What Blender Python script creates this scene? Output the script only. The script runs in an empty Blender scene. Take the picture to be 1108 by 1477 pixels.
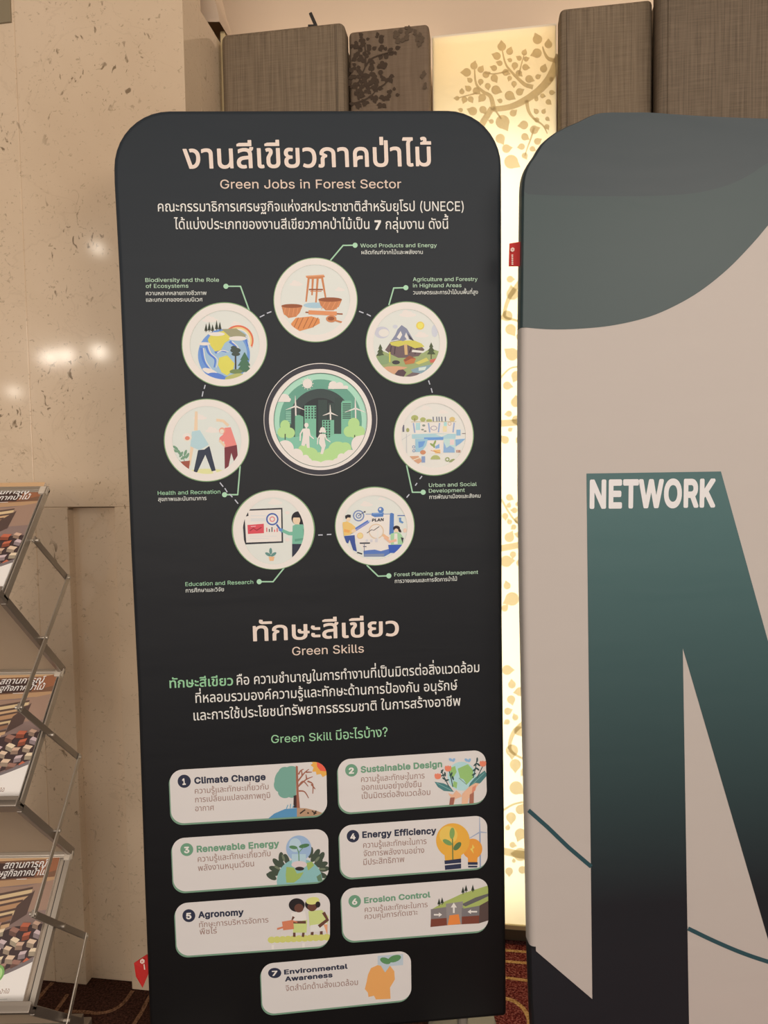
import bpy, bmesh, math, random
from mathutils import Vector, Matrix
from mathutils.geometry import tessellate_polygon

# ------------------------------------------------------------------ camera, world, lights, exposure
W_PX, H_PX, F_PX = 1108.0, 1477.0, 1030.0
PITCH, ROLL, CAM_H = math.radians(3.2), math.radians(0.9), 1.28
_F = Vector((0, math.cos(PITCH), -math.sin(PITCH)))
_R0 = Vector((1, 0, 0)); _U0 = _R0.cross(_F)
CAM_R = math.cos(ROLL)*_R0 - math.sin(ROLL)*_U0
CAM_U = math.sin(ROLL)*_R0 + math.cos(ROLL)*_U0
CAM_F = _F
CAM = Vector((0, 0, CAM_H))
SC = bpy.context.scene
COL = SC.collection

cam_data = bpy.data.cameras.new('camera')
cam = bpy.data.objects.new('camera', cam_data); COL.objects.link(cam)
cam_data.sensor_fit = 'HORIZONTAL'; cam_data.sensor_width = 36.0
cam_data.lens = 36.0*F_PX/W_PX; cam_data.clip_start = 0.02
M = Matrix.Identity(4)
for i in range(3):
    M[i][0] = CAM_R[i]; M[i][1] = CAM_U[i]; M[i][2] = -CAM_F[i]; M[i][3] = CAM[i]
cam.matrix_world = M
SC.camera = cam

SC.view_settings.view_transform = 'Standard'
SC.view_settings.look = 'None'
SC.view_settings.gamma = 1.0
SC.view_settings.use_curve_mapping = False
SC.view_settings.exposure = -0.22
SC.cycles.max_bounces = 8
SC.cycles.caustics_reflective = False
SC.cycles.caustics_refractive = False
SC.cycles.use_denoising = True

WORLD = bpy.data.worlds.new('world'); SC.world = WORLD; WORLD.use_nodes = True
WORLD.node_tree.nodes['Background'].inputs[0].default_value = (1.0, 0.865, 0.745, 1)
WORLD.node_tree.nodes['Background'].inputs[1].default_value = 0.52

YAW = math.radians(-8.3)                       # the panelled wall runs slightly towards the camera on the right
WD = Vector((math.cos(YAW), math.sin(YAW), 0)) # along the wall
WN = Vector((-math.sin(YAW), math.cos(YAW), 0))# into the wall
def room(s, n, z): return WD*s + WN*n + Vector((0, 0, z))

def area_lamp(name, loc, target, sx, sy, power, color, spread=180):
    l = bpy.data.lights.new(name, 'AREA'); l.shape = 'RECTANGLE'; l.size = sx; l.size_y = sy
    l.energy = power; l.color = color; l.spread = math.radians(spread)
    o = bpy.data.objects.new(name, l); COL.objects.link(o); o.location = loc
    o.rotation_euler = (Vector(target)-Vector(loc)).to_track_quat('-Z', 'Y').to_euler()
    return o
def bulb(name, loc, power, color, r=0.05):
    l = bpy.data.lights.new(name, 'POINT'); l.energy = power; l.color = color; l.shadow_soft_size = r
    o = bpy.data.objects.new(name, l); COL.objects.link(o); o.location = loc
    return o
WARM = (1.0, 0.865, 0.745)
area_lamp('ceiling_lamp', (-0.1, -0.2, 2.90), (-0.1, 0.5, 0), 2.4, 1.4, 13, WARM)
area_lamp('hall_fill', (-0.8, -4.1, 1.9), (-0.5, 1.0, 0.7), 3.8, 1.8, 138, WARM)  # unseen broad fill added behind the camera to lift the lower marble
area_lamp('hall_fill', (2.3, -1.4, 2.7), (0.0, 1.6, 1.2), 1.6, 1.2, 72, WARM)  # unseen fill added on the right to brighten the pier's return
# lamps that show as small glints in the polished marble
for q in ((-2.86, -1.11, 2.86), (-6.15, -4.65, 2.86), (-6.5, -4.74, 2.86), (-5.6, -4.6, 2.86), (-9.81, -7.58, 2.86)):
    bulb('downlight', q, 1.6 if q[0] > -5 else 12, (1.0, 0.9, 0.76), 0.04 if q[0] > -5 else 0.07)
# strip lamps inside the light box, behind its translucent sheet
area_lamp('light_box_strip', room(0.02, 2.02, 1.12), room(0.02, 1.9, 1.12), 0.26, 2.06, 5.6, (1.0, 0.94, 0.76))
# cove lamp above the panels, shining up the plaster
area_lamp('cove_lamp', room(0.0, 1.99, 2.36), room(0.0, 2.06, 3.0), 2.4, 0.04, 2.2, (1.0, 0.80, 0.58))

# ------------------------------------------------------------------ measuring: a pixel of the photo to a point on a known plane
def ray(px, py): return CAM_F + CAM_R*((px-W_PX/2)/F_PX) - CAM_U*((py-H_PX/2)/F_PX)
class Plane:
    """a surface of the place: origin, x axis, y axis (away from the viewer), z axis"""
    def __init__(s, o, x, y, z, off=0.0):
        s.o, s.x, s.y, s.z, s.off = Vector(o), Vector(x), Vector(y), Vector(z), off
    def at(s, px, py):
        d = ray(px, py); t = (s.o + s.y*s.off - CAM).dot(s.y)/d.dot(s.y)
        q = CAM + d*t - s.o
        return Vector((q.dot(s.x), q.dot(s.z)))
    def matrix(s):
        m = Matrix.Identity(4)
        for i in range(3): m[i][0], m[i][1], m[i][2], m[i][3] = s.x[i], s.y[i], s.z[i], s.o[i]
        return m
    def shifted(s, off): return Plane(s.o, s.x, s.y, s.z, off)
def floor_at(px, py):
    d = ray(px, py); q = CAM + d*(-CAM.z/d.z); return Vector((q.x, q.y))

# ------------------------------------------------------------------ materials
def lin(c):
    c = c/255.0
    return c/12.92 if c <= 0.04045 else ((c+0.055)/1.055)**2.4
def rgb(c): return tuple(lin(v) for v in c)
def new_mat(name):
    m = bpy.data.materials.new(name); m.use_nodes = True
    return m, m.node_tree, m.node_tree.nodes['Principled BSDF']
def nd(t, typ, **kw):
    n = t.nodes.new(typ)
    for k, v in kw.items(): setattr(n, k, v)
    return n
def coords(t, scale=(1, 1, 1), rot=(0, 0, 0)):
    tc = nd(t, 'ShaderNodeTexCoord'); mp = nd(t, 'ShaderNodeMapping')
    mp.inputs['Scale'].default_value = scale; mp.inputs['Rotation'].default_value = rot
    t.links.new(tc.outputs['Object'], mp.inputs['Vector'])
    return mp.outputs['Vector']
def noise(t, vec, scale, detail=3, dist=0.0, rough=0.5):
    n = nd(t, 'ShaderNodeTexNoise'); n.inputs['Scale'].default_value = scale
    n.inputs['Detail'].default_value = detail; n.inputs['Distortion'].default_value = dist
    n.inputs['Roughness'].default_value = rough
    t.links.new(vec, n.inputs['Vector']); return n.outputs['Fac']
def ramp(t, fac, stops):
    r = nd(t, 'ShaderNodeValToRGB'); e = r.color_ramp.elements
    while len(e) < len(stops): e.new(0.5)
    for k, (p, c) in enumerate(stops):
        e[k].position = p; e[k].color = (*c, 1) if len(c) == 3 else c
    t.links.new(fac, r.inputs['Fac']); return r.outputs['Color']
def mix(t, fac, a, b, mode='MIX'):
    m = nd(t, 'ShaderNodeMix', data_type='RGBA', blend_type=mode)
    for sock, v in ((m.inputs[0], fac), (m.inputs[6], a), (m.inputs[7], b)):
        if hasattr(v, 'links') or hasattr(v, 'is_linked'): t.links.new(v, sock)
        elif isinstance(v, (int, float)): sock.default_value = v
        else: sock.default_value = (*v, 1)
    return m.outputs[2]
def bump(t, p, h, strength, distance):
    b = nd(t, 'ShaderNodeBump'); b.inputs['Strength'].default_value = strength
    b.inputs['Distance'].default_value = distance
    t.links.new(h, b.inputs['Height']); t.links.new(b.outputs['Normal'], p.inputs['Normal'])
def add(t, a, b, op='ADD'):
    m = nd(t, 'ShaderNodeMath', operation=op)
    for i, v in enumerate((a, b)):
        if isinstance(v, (int, float)): m.inputs[i].default_value = v
        else: t.links.new(v, m.inputs[i])
    return m.outputs[0]

# wrinkles of the stretched fabric: one shared node group in object space
WR = bpy.data.node_groups.new('fabric_wrinkles', 'ShaderNodeTree')
WR.interface.new_socket('Normal', in_out='OUTPUT', socket_type='NodeSocketVector')
_o = WR.nodes.new('NodeGroupOutput')
_a = noise(WR, coords(WR, (1.4, 1, 6.0), (0, 0.15, 0)), 1.6, 3, 0.8)
_b = noise(WR, coords(WR, (2.0, 1, 9.0), (0, -0.5, 0)), 1.3, 2, 1.2)
_c = noise(WR, coords(WR, (1, 1, 1)), 900, 1)
_h = add(WR, add(WR, _a, add(WR, _b, 0.5, 'MULTIPLY')), add(WR, _c, 0.02, 'MULTIPLY'))
_bp = WR.nodes.new('ShaderNodeBump'); _bp.inputs['Strength'].default_value = 0.20; _bp.inputs['Distance'].default_value = 0.006
WR.links.new(_h, _bp.inputs['Height']); WR.links.new(_bp.outputs['Normal'], _o.inputs[0])
def fabric_finish(t, p, rough=0.55, spec=0.35):
    g = t.nodes.new('ShaderNodeGroup'); g.node_tree = WR
    t.links.new(g.outputs[0], p.inputs['Normal'])
    p.inputs['Roughness'].default_value = rough; p.inputs['Specular IOR Level'].default_value = spec
_INK = {}
PAPER = (204, 190, 178)     # how plain white cloth looks under this room's lamps
def ink(c, ref=PAPER, cloth=True):
    """printing ink of the colour it shows beside white cloth"""
    k = (tuple(c), tuple(ref), cloth)
    if k not in _INK:
        a = [min(0.9, max(0.006, 0.80*lin(v)/lin(w))) for v, w in zip(c, ref)]
        m, t, p = new_mat('ink_%d_%d_%d' % tuple(c)); p.inputs['Base Color'].default_value = (*a, 1)
        if cloth: fabric_finish(t, p)
        else: p.inputs['Roughness'].default_value = 0.35
        _INK[k] = m
    return _INK[k]
def plain(name, color, rough=0.5, metal=0.0, spec=0.5):
    m, t, p = new_mat(name); p.inputs['Base Color'].default_value = (*color, 1)
    p.inputs['Roughness'].default_value = rough; p.inputs['Metallic'].default_value = metal
    p.inputs['Specular IOR Level'].default_value = spec
    return m

def marble_mat():
    m, t, p = new_mat('cream_marble')
    v = coords(t)
    big = noise(t, v, 1.6, 5, 0.8)
    base = ramp(t, big, [(0.3, rgb((207, 186, 160))), (0.5, rgb((217, 197, 171))), (0.72, rgb((225, 206, 182)))])
    fl = noise(t, coords(t, (52, 52, 34), (0, 0.6, 0)), 1.0, 3, 1.2)
    zone = noise(t, v, 4.5, 3, 0.5)
    f1 = ramp(t, fl, [(0.635, (0, 0, 0)), (0.71, (1, 1, 1))])
    z1 = ramp(t, zone, [(0.47, (0, 0, 0)), (0.62, (1, 1, 1))])
    base = mix(t, mix(t, 1.0, f1, z1, 'MULTIPLY'), base, rgb((136, 118, 96)))
    f2 = ramp(t, noise(t, coords(t, (95, 95, 130), (0, -0.3, 0)), 1.0, 2, 0.8), [(0.64, (0, 0, 0)), (0.74, (0.6, 0.6, 0.6))])
    base = mix(t, f2, base, rgb((158, 140, 114)))
    vein = noise(t, coords(t, (1, 1, 1.4), (0, 0.8, 0)), 2.6, 6, 1.6)
    vm = add(t, add(t, vein, 0.5, 'SUBTRACT'), 0.0, 'ABSOLUTE')
    vr = ramp(t, vm, [(0.0, (0.10, 0.10, 0.10)), (0.008, (0, 0, 0))])
    base = mix(t, vr, base, rgb((140, 112, 84)))
    t.links.new(base, p.inputs['Base Color'])
    p.inputs['Roughness'].default_value = 0.085; p.inputs['Specular IOR Level'].default_value = 0.5
    return m
def weave_mat(name, c1, c2, sx=260, sz=30):
    m, t, p = new_mat(name)
    a = noise(t, coords(t, (sx, sx, 6)), 1.0, 2); b = noise(t, coords(t, (14, 14, 420)), 1.0, 2)
    h = add(t, add(t, a, 0.65, 'MULTIPLY'), add(t, b, 0.35, 'MULTIPLY'))
    t.links.new(ramp(t, h, [(0.36, c1), (0.64, c2)]), p.inputs['Base Color'])
    p.inputs['Roughness'].default_value = 0.85; p.inputs['Specular IOR Level'].default_value = 0.2
    bump(t, p, h, 0.35, 0.002)
    return m
def carpet_mat(name, c1, c2, c3):
    m, t, p = new_mat(name)
    n = noise(t, coords(t), 190, 2, 0.0, 0.7)
    g = noise(t, coords(t), 60, 2)
    base = ramp(t, n, [(0.34, c1), (0.5, c2), (0.66, c3)])
    t.links.new(base, p.inputs['Base Color']); p.inputs['Roughness'].default_value = 1.0
    p.inputs['Specular IOR Level'].default_value = 0.1
    bump(t, p, add(t, n, g), 0.6, 0.004)
    return m
MAT = {}
MAT['marble'] = marble_mat()
MAT['plaster'] = plain('warm_plaster', rgb((214, 196, 176)), 0.9, 0, 0.2)
MAT['ceiling'] = plain('ceiling_plaster', rgb((226, 214, 198)), 0.9, 0, 0.2)
MAT['weave'] = weave_mat('taupe_weave', rgb((108, 96, 81)), rgb((136, 122, 104)))
MAT['weave_dark'] = weave_mat('brown_weave', rgb((98, 88, 76)), rgb((126, 113, 98)))
MAT['leather'] = weave_mat('smooth_taupe_cloth', rgb((112, 97, 82)), rgb((128, 112, 96)), 90)
MAT['alu'] = plain('brushed_aluminium', (0.62, 0.58, 0.52), 0.36, 0.85)
MAT['alu_dark'] = plain('grey_aluminium_bar', (0.36, 0.32, 0.28), 0.42, 0.8)
MAT['frost'] = plain('frosted_plastic', rgb((190, 178, 164)), 0.45)
_m, _t, _p = new_mat('frosted_back_sheet'); _tr = nd(_t, 'ShaderNodeBsdfTranslucent'); _tr.inputs['Color'].default_value = (0.93, 0.90, 0.86, 1)
_p.inputs['Base Color'].default_value = (*rgb((206, 190, 172)), 1); _mx = nd(_t, 'ShaderNodeMixShader'); _mx.inputs[0].default_value = 0.75
_t.links.new(_p.outputs[0], _mx.inputs[1]); _t.links.new(_tr.outputs[0], _mx.inputs[2]); _t.links.new(_mx.outputs[0], _t.nodes['Material Output'].inputs['Surface'])
MAT['frost_back'] = _m
MAT['steel'] = plain('grey_steel_plate', rgb((138, 132, 124)), 0.45, 0.3)
MAT['black'] = plain('black_metal', (0.02, 0.018, 0.016), 0.5)
MAT['skirting'] = plain('dark_skirting', rgb((92, 80, 64)), 0.5)
MAT['brass'] = plain('pale_trim', rgb((222, 204, 160)), 0.4)
MAT['stone'] = plain('grey_green_stone', rgb((140, 130, 108)), 0.3)
MAT['red_cloth'] = plain('red_tag_cloth', rgb((196, 44, 42)), 0.7)
MAT['white_print'] = plain('white_print', rgb((236, 214, 204)), 0.7)

# ------------------------------------------------------------------ object helpers
def tag(o, label, cat, group=None):
    o['label'] = label; o['category'] = cat
    if group: o['group'] = group
    return o
def empty(name, mat4, label, cat, group=None):
    o = bpy.data.objects.new(name, None); COL.objects.link(o); o.matrix_world = mat4
    o.empty_display_size = 0.1
    return tag(o, label, cat, group)
def link_mesh(name, me, mats, parent=None):
    for m in mats: me.materials.append(m)
    o = bpy.data.objects.new(name, me); COL.objects.link(o)
    if parent: o.parent = parent
    return o
def obj(name, bm, mats, parent=None, smooth=False):
    me = bpy.data.meshes.new(name)
    bmesh.ops.recalc_face_normals(bm, faces=bm.faces)
    bm.to_mesh(me); bm.free()
    if smooth:
        for f in me.polygons: f.use_smooth = True
    return link_mesh(name, me, mats if isinstance(mats, (list, tuple)) else [mats], parent)
def structure(o): o['kind'] = 'structure'; return o
def box(bm, x0, x1, y0, y1, z0, z1, mi=0, bev=0.0):
    g = bmesh.ops.create_cube(bm, size=1.0)
    vs = g['verts']
    for v in vs:
        v.co = Vector(((x0+x1)/2+v.co.x*(x1-x0), (y0+y1)/2+v.co.y*(y1-y0), (z0+z1)/2+v.co.z*(z1-z0)))
    fs = {f for v in vs for f in v.link_faces}
    for f in fs: f.material_index = mi
    if bev:
        es = {e for v in vs for e in v.link_edges}
        r = bmesh.ops.bevel(bm, geom=list(es), offset=bev, segments=2, profile=0.5, affect='EDGES')
        for f in r['faces']: f.material_index = mi
def bar(bm, a, b, wdt, thick, side, mi=0, bev=0.0):
    """flat bar from a to b; 'side' is the direction of its thickness"""
    a, b, side = Vector(a), Vector(b), Vector(side).normalized()
    d = (b-a).normalized(); w = d.cross(side).normalized()
    vs = []
    for q in (a, b):
        for s1, s2 in ((-1, -1), (1, -1), (1, 1), (-1, 1)):
            vs.append(bm.verts.new(q + w*(wdt/2*s1) + side*(thick/2*s2)))
    idx = [(0, 1, 2, 3), (4, 7, 6, 5), (0, 4, 5, 1), (1, 5, 6, 2), (2, 6, 7, 3), (3, 7, 4, 0)]
    fs = [bm.faces.new([vs[i] for i in f]) for f in idx]
    for f in fs: f.material_index = mi
    if bev:
        es = {e for f in fs for e in f.edges}
        r = bmesh.ops.bevel(bm, geom=list(es), offset=bev, segments=2, profile=0.5, affect='EDGES')
def cyl(bm, a, b, r, seg=14, mi=0):
    a, b = Vector(a), Vector(b); d = (b-a)
    q = d.to_track_quat('Z', 'Y').to_matrix().to_4x4(); q.translation = (a+b)/2
    g = bmesh.ops.create_cone(bm, cap_ends=True, segments=seg, radius1=r, radius2=r, depth=d.length, matrix=q)
    for f in {f for v in g['verts'] for f in v.link_faces}: f.material_index = mi

# ------------------------------------------------------------------ lettering: letter outlines (r regular, b bold), two characters per number, in thousandths of an em
GLYPHS = {
'r(': '&-|.R&~.>(D.%(x-i)a-^*/-V*R-Q+#-O+O-Q+V-S,2-b-+-q-i.+.J.I/1.N/9.R/;/4/;/8/9/8/4.~.a.k./.U-F.L,~.D,N.?,(.=+1.D*P.X)Z.q(u/:(%/6&}',
'r)': '&-|,x&~,v((-;(l-P)K-f*9-q*y-r+h-o,5-h,b-U-R-9.N,w/8,{/;-]/;-a/9-h/.-x.f./.<.>-i.J-:.W,L.]+x.^+&.[*m.M)}.;)<.((i-a(%-Z&}',
'r?': '(*|.@)%./)+-v)<-o)N-o)c-v)t.,*).@*0.M*0.a*).m)x.u)k.y)U.u)D.o)9.h)2.T)(.J)%|.$*m-}*r.#+B.)+]./+n.:,(.D,3/.,d/B-#/J-:/L-F/L-U/G-l/>-~/2../(.6.p.=.Z.@.K.@.:.=.%.5-s.+-g-u-b-k-[-X-Y-I-U-E,n-F,l-K,q-n,{.0-2.J-I.a-a.o-~.y.>/#.m/#/2.w/O.k/h.X/y.F0+.405-u08-b08-703,z0),_/o,D/T,./,+n.z+a.r+R.l+B.i+).h*p.f*m',
'rA': ')L|,d)+,b)/,d)7.i.t.p.x/b.w/h.j0%.(1n)-1i)+1()+0})-0I*_0G*b.-*b.)*]-R)--L)+|.B+H00+H/Y,{/9../4-}.u-*',
'rB': ')4|-5)+-3)0-3.u-8.x/T.w/}.p0B.c0[.O0l.>0{-~1*-^1,-N1*-+1%,t0x,b0n,S0_,F0R,=08,00:,.0J,)0[+{0o+n1(+X15+@1>*z1?*T18*/1-)p0x)Z0b)H0>)7/v)./V)+|-~)m/J)l/p)q00){0=*+0E*50P*L0R*V0R*l0I+.0@+=01+L/v+X/b+a/R+c-~+b|-~,G/>,F/Z,L/v,W0$,_01,n07,x0=-20?-A0>-P0:-^04-l0%-~/w.)/j.//V.4/E.6-~.6',
'rC': ')l|/>)$/&)(.k)-.R)5.>)?-u)X-_)n-L*,-7*T-.*l-%+3,y+l,{,N-+-*-7-L-D-i-U.(-v.J.:.a.U.o.p.w/</#/p/#0;.w0Y.m0x.]12.M1K.41a-r1i-a1s-B1x-*1s-&12-(0z-R0m-f0]-t0O.#0=..0*.4/l.:/B.:.x.1.].#.C-j..-N-y-2-s,{-j,V-g,5-h+X-o+3-y*p.&*_.:*B.M*0.d){.z)q/1)l/E)i/h)i0))n0;)u0L)~0b*10l*;0}*R1**f1.*v12*{1s*{1v*z1x*w1p*R1[*,1I)m13)U1#)I0b)903))/m)#',
'rD': ')d|-5)+-3)0-3.u-8.x/F.w/c.t0*.l0R.Y0y.>16.$1F-i1P-U1[-81h,i1m,<1m+j1i+E1a*y1V*]1F*;1-)t0{)g0b)R0B)A/t)3/Z)./9)+|-~)m/.)l/V)q/o)x0.*)0F*;0Y*O0n*t0z+>1$+b1$,B0v,s0n-00d-D0R-]0>-p/z.&/Z.1/8.6-~.6',
'rE': '(i|-5)+-3)0-3.u-8.x0h.w0k.r0k.<0j.90g.7-~.6-~,G0T,F0X,B0X+g0X+c0R+a-~+a-})n.$)l0j)l0n)h0n)-0h)+',
'rF': '(_|-5)+-3)0-3.u-8.x0e.w0h.r0h.<0g.90d.7-~.6-~,@0L,?0P,<0P+]0N+Y0J+X-~+X-})/-z)+-v)+',
'rG': ')v|/@)$/()(.k)-.R)5.:)A-x)U-S)}-<*H-2*b-&+*,}+E,y+j,{,N-+-+-:-U-N-z-d.9-p.E.*.U.<.c.P.m.n.w/;/#/o/#03.y0X.m0q.a16.H1P.-1a-r1n-U1u-A1x-21x-*1s-&12-(1.-+0z-L0h-g0Y-t0G.&0).4/j.:/@.:/..6.t./.c.&.F-n.6-Y.+-I-s,{-j,V-g,5-h+X-o+3-y*p.&*_.;*B.R*,.n)v/9)k/F)i/j)i0%)l0:)s0N)~0d*10m*;0y*L1+*f14+,15+@/f+B/d+G/d+}/e,%/h,(1{,(2#+}1~+61x*l1k*@1b*/1Q)s17)U0t)A0X)40D)-0.)(/o)#',
'rH': ')s|-5)+-3)0-4.u-8.x-v.x-}.u-~,J0v,J0x,L0y.u1#.x1f.w1h.r1g)-1b)+1#)+0{)+0y)/0x+d.$+d-}+b-})/-z)+-v)+',
'rJ': '(P|.F)$.*)*-p)0-^)9-B)L-0)d,~*$,t*E,r*V,s+,,x+/-^+.-b+)-b*V-i*;-u*$.#)w.2)n.P)e.h)e/#)k/1)q/@)}/O*</V*Z/W.t/Y.w/].x0D.w0F.r0F*_0D*J0?*101)k0&)Z/m)F/V)7/C)//#)%.n)#',
'rM': '+0|-5)+-3)0-4.u-8.x.7.x.>.t/h+10,*-0.*/0O+;1t.u1z.x2~.w3%.r3$)-2z)+2>)+2:)+28)/28-j1l,T0V)H0L)/0E)+/l)+/f)-.H,J-x-h-y)/-u)+',
'rN': ')y|-5)+-3)0-4.u-8.x.(.x...u0Q+01(*71&*m1$*t1$.t1(.w1+.x1l.w1o.r1n)-1i)+0y)+0t)-.r,<-z-k-y-K-},q-})/-z)+-v)+',
'rP': '))|-5)+-3)0-3.u-8.x/O.w0#.o0E._0X.Q0t.41)-r12-S16->16,p14,b1),<0x,#0e+g0N+R06+E/r+;/T+6/8+4-~+3-})--v)+|-~+v/1+u/H+w/c+}/v,*0&,206,C0?,T0D,f0H-#0D-H0<-a01-r/w.&/f.//O.5/B.6-~.6',
'rR': ')-|-5)+-3)0-3.u-8.x/P.w/y.q04.j0E.a0[.Q0p.>0{.-1+-s12-Z15-H17-(14,d1.,L1%,80v,(0[+g0J+Y03+N02+L1B)<1G)21G)-1B)+0V)+0O)//>+A.$+A-}+>-})--v)+|-~,)/C,(/Z,,/m,10*,>06,I0?,Z0D,i0H,{0H-:0D-N0:-h01-u/z.&/m../P.5/C.6-~.6',
'rS': ')+|.f(~.F)(.-)/-p)9-N)N-8)h-(*,,y*J,x*b,~*d-f*c-h*_-j*O-r*;-z*/.2)y.J)n.c)g.n)e/@)e/Y)k/m)q/x)w02*,0>*;0F*M0H*W0H*m0D*z0=+-03+70%+A/p+H/M+U.:+v-v,)-V,=-B,Q-3,l-,-+-+-N-.-h-7.$-=.0-L.E-V.O-n.a.:.t.U.{.n/#/F/#/f.y0#.r0=.f0R.V0l.>0x.-1#-z1--X1,-G1(-E0B-F0:-a05-k0,-v/v.+/b.4/O.9/9.=.w.=.N.4.8.(.)-u-x-b-s-N-r-?-v-0.$,z.,,s.H,a.w,O/R,A/z,50H+~0^+o0l+d0x+T1-+;10+115*r15*R10*81#)u0l)Z0X)J0G)>/})-/_)%/E(}',
'rU': ')s|/9(~.x)%.a)+.H)4.%)F-p)S-])h-K*$-<*F-5*f-3*w-3.u-8.x-v.x-z.w-}.t-}*y.(*b..*O.6*B.F*..Z)y.j)s/2)i/Z)g/t)k0*)p0=)x0M*(0d*?0p*V0v*m0z+00z.t1#.w1f.w1h.r1h*p1c*R1V*41L)}1?)i1%)N0])90:)+/})%/_(}',
'rW': '+l|.<)+.9)0.5)>,e.d,b.r,d.w-K.x-P.u.@+g.d**.g*,/*+O/w.f/}.v0&.x0n.x0q.w0t.r1n+>2.*)2Q+d3A.r3D.w3H.x4..x42.u2V)-2R)+1f)+1_)-0_,l0H-m07,v/4)//.)+',
'ra': '(I|.-(~-v)%-^)--I)7-<)A-()W,x)k,s)z,o*8,q*Y,v*o-(+)-7+8-V+J-s+S.0+X/6+f/F+j/R+n/W+s/Z+y/Z,3/X,=/Q,N/B,b/2,i.x,o.T,o.:,h-~,Y-o,J-d,8-^,4,~,E,{,L--,g-6,t-K-.-k-A.6-M.Z-R/$-P/@-K/b-?/w-10+,~06,l0?,X0B,I0F,20F)/0B)+/_)+/])//Z)Z/O)K/B)>/6)5.})+.k)%.U(~|.C)a.T)_.x)g/:)w/F*(/T*B/Y*T/Y+3/1+*.R*~.7*x-v*n-e*_-^*R-Y*E-Y*8-c)}-o)p.$)g.7)b',
'rb': '(n|.x(~.f)%.T)+.A)5./)D-p)f-o)/-m),-0)+-,)/-,.r--.u-0.w-k.x-p.u-r,n.4-6.F-C.W-K.f-O/&-R/H-P/Y-M/t-D0)-<0;-/0N,v0_,^0l,F0s,30z+o0~+T0~*}0z*b0s*B0l*/0_)r0N)X0:)D/z)4/h)+/T)%/>(~|.u)c//)b/L)i/c)u/r**/~*;0+*M02*e07+007+H02+n0(,2/z,@/h,V/T,d/B,k/.,o.m,m.X,h.E,[.7,O.,,@-y,#-q+R-q+#-r*r-y*R.&*>.4*+.C)u.X)i',
'rc': '(P|.c(~.A)(.-)/-s)9-X)K-A)f--*.,{*O,t*v,r+:,t+X,y+x-),?-=,f-S-$-n-9./-F.W-P.}-R/4-P/M-K/c-D0&-40B,u0I,l0Y,L0a,<0],80R,5/},)/w,,/n,B/b,R/E,f/.,m.k,o.K,h.9,^.&,L-t,:-i+y-b+Y-_+J-b*t-l*L-v*8.#*,.4)v.F)j.f)b/$)b/B)i/Z)w/f*&/n*2/z*M0&*N0]*@0b*<0Y*&0J)f00)G/w):/_)//@)%/((~',
'rd': '(n|.U(~.A)%.*)--f)>-D)]-8)n--**-#*@,w*],r+;,v+h-%,:-2,T-?,l-Z-/-k-:-~-D.C-O._-R.p-R//-O/B-I/T-?/f-20#,p0$.u0*.x0h.w0k.r0j)-0e)+0*),0()/0&)f/o)M/])</H)//()#.u(}|.e)c.x)b/<)i/R)u/a*(/k*6/v*O/~*j0%+*0%+N/~+h/v,(/l,=/],Q/J,a/2,k.x,o.h,o.H,h.3,Z.$,L-v,?-l,+-d+h-_+O-b*t-g*Z-r*<.)*$.6)t.J)i',
're': '(X|.f(~.M)%.*)0-d)C-G)]-5)w-#*B,v*h,r+:,w+o-),?-7,Z-I,t-X-*-k-7.--F.K-O.x-R/;-O/c-C0&-006,~0B,p0Q,V0a,50i+e0k+*0j+&0e+$-_+#-_*t-e*W-l*E-t*6.$*&.1)w.<)o.N)g.j)b/.)b/E)g/T)n/c)w/p*,/z*@0#*B0_*50d*20_*#0V)m0J)Z0:)I/})9/])+/F)%/.(}|-_+b/z+a/~+d/x+}/n,</d,J/R,[/B,f/4,k/#,o.h,o.R,k.7,_-y,G-i,+-b+o',
'rf': '%t|-I)+-G)0-G,i-D,k,X,l,U,q,V-I,Z-M-F-N-G.--L.J-S.X-^.h-k.t-v.}.<//.P/3.p/3/4/./>/*/@/&/1.I/,.G.t.L.X.L.P.J.C.D.>.?.8.6.3-}.4-N/,-M/1-K/2,q/1,n/.,l.6,k.3,i.3)/./)+',
'rg': '(o|.T&E.6&J-v&S-b&^-P&j-:(%--(8-)(B-U(]-b(a.$(?.9(3.K(,._()/,()/C(./T(4/d(>/p(I/x(V/~(f0%(z0%)m0%)n0#)m/d)K/T)A/H):/6)4.z)0.T)0.0)7-l)D-N)Z-?)m--*1-#*E,v*l,r+=,t+],{,)-(,?-3,X-?,l-X---n-<.6-K.M-P.c-R/&-P/>-K/R-A/b-7/q-(0&,m0(-I0*-L0h-M0k-H0k(i0d(F0Y(40L&{04&e/t&T/_&M/@&G/1&E|.o)n/()o/B)v/R*$/c*3/p*E/v*T/~*l0%+&0%+V/~+n/t,./i,D/V,W/E,e/2,k.x,o.],m.D,f.1,X.$,L-r,:-j,(-d+j-_+Q-_+*-d*o-j*V-}*6.4*$.D)v.])p',
'rh': '(_|-.)+-,)0-,.t-0.w-l.w-p.u-q.r-r,s./-4.K-F.p-P/6-R/O-O/h-H0)-90B,x0O,^0V,D0Z,,0Z)/0X)+0T)+/w)+/r)-/q+l/l,5/d,G/Z,R/L,a/>,h/.,m.h,m.P,h.9,Y.,,L.#,@-t,(-q+j-p)--k)+',
'ri': '$u|-.)+-,)0-,-I-0-M-l-M-p-K-q-H-p)/-l)+|-B./-5.4-%.C,{.P,{.d-%.r-8/)-D/,-X/,-h/&-w.t.#.a-}.M-v.A-k.5-X..',
'rk': '(A|-.)+-,)0-,.t-0.w-l.w-p.u-q.r-r+U-u+V.,+i/h-M0X-M0^-K0[-F/E,..r+V0k)/0i),0e)+/p),.@+&.:+*-q*b-p)--k)+',
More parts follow.
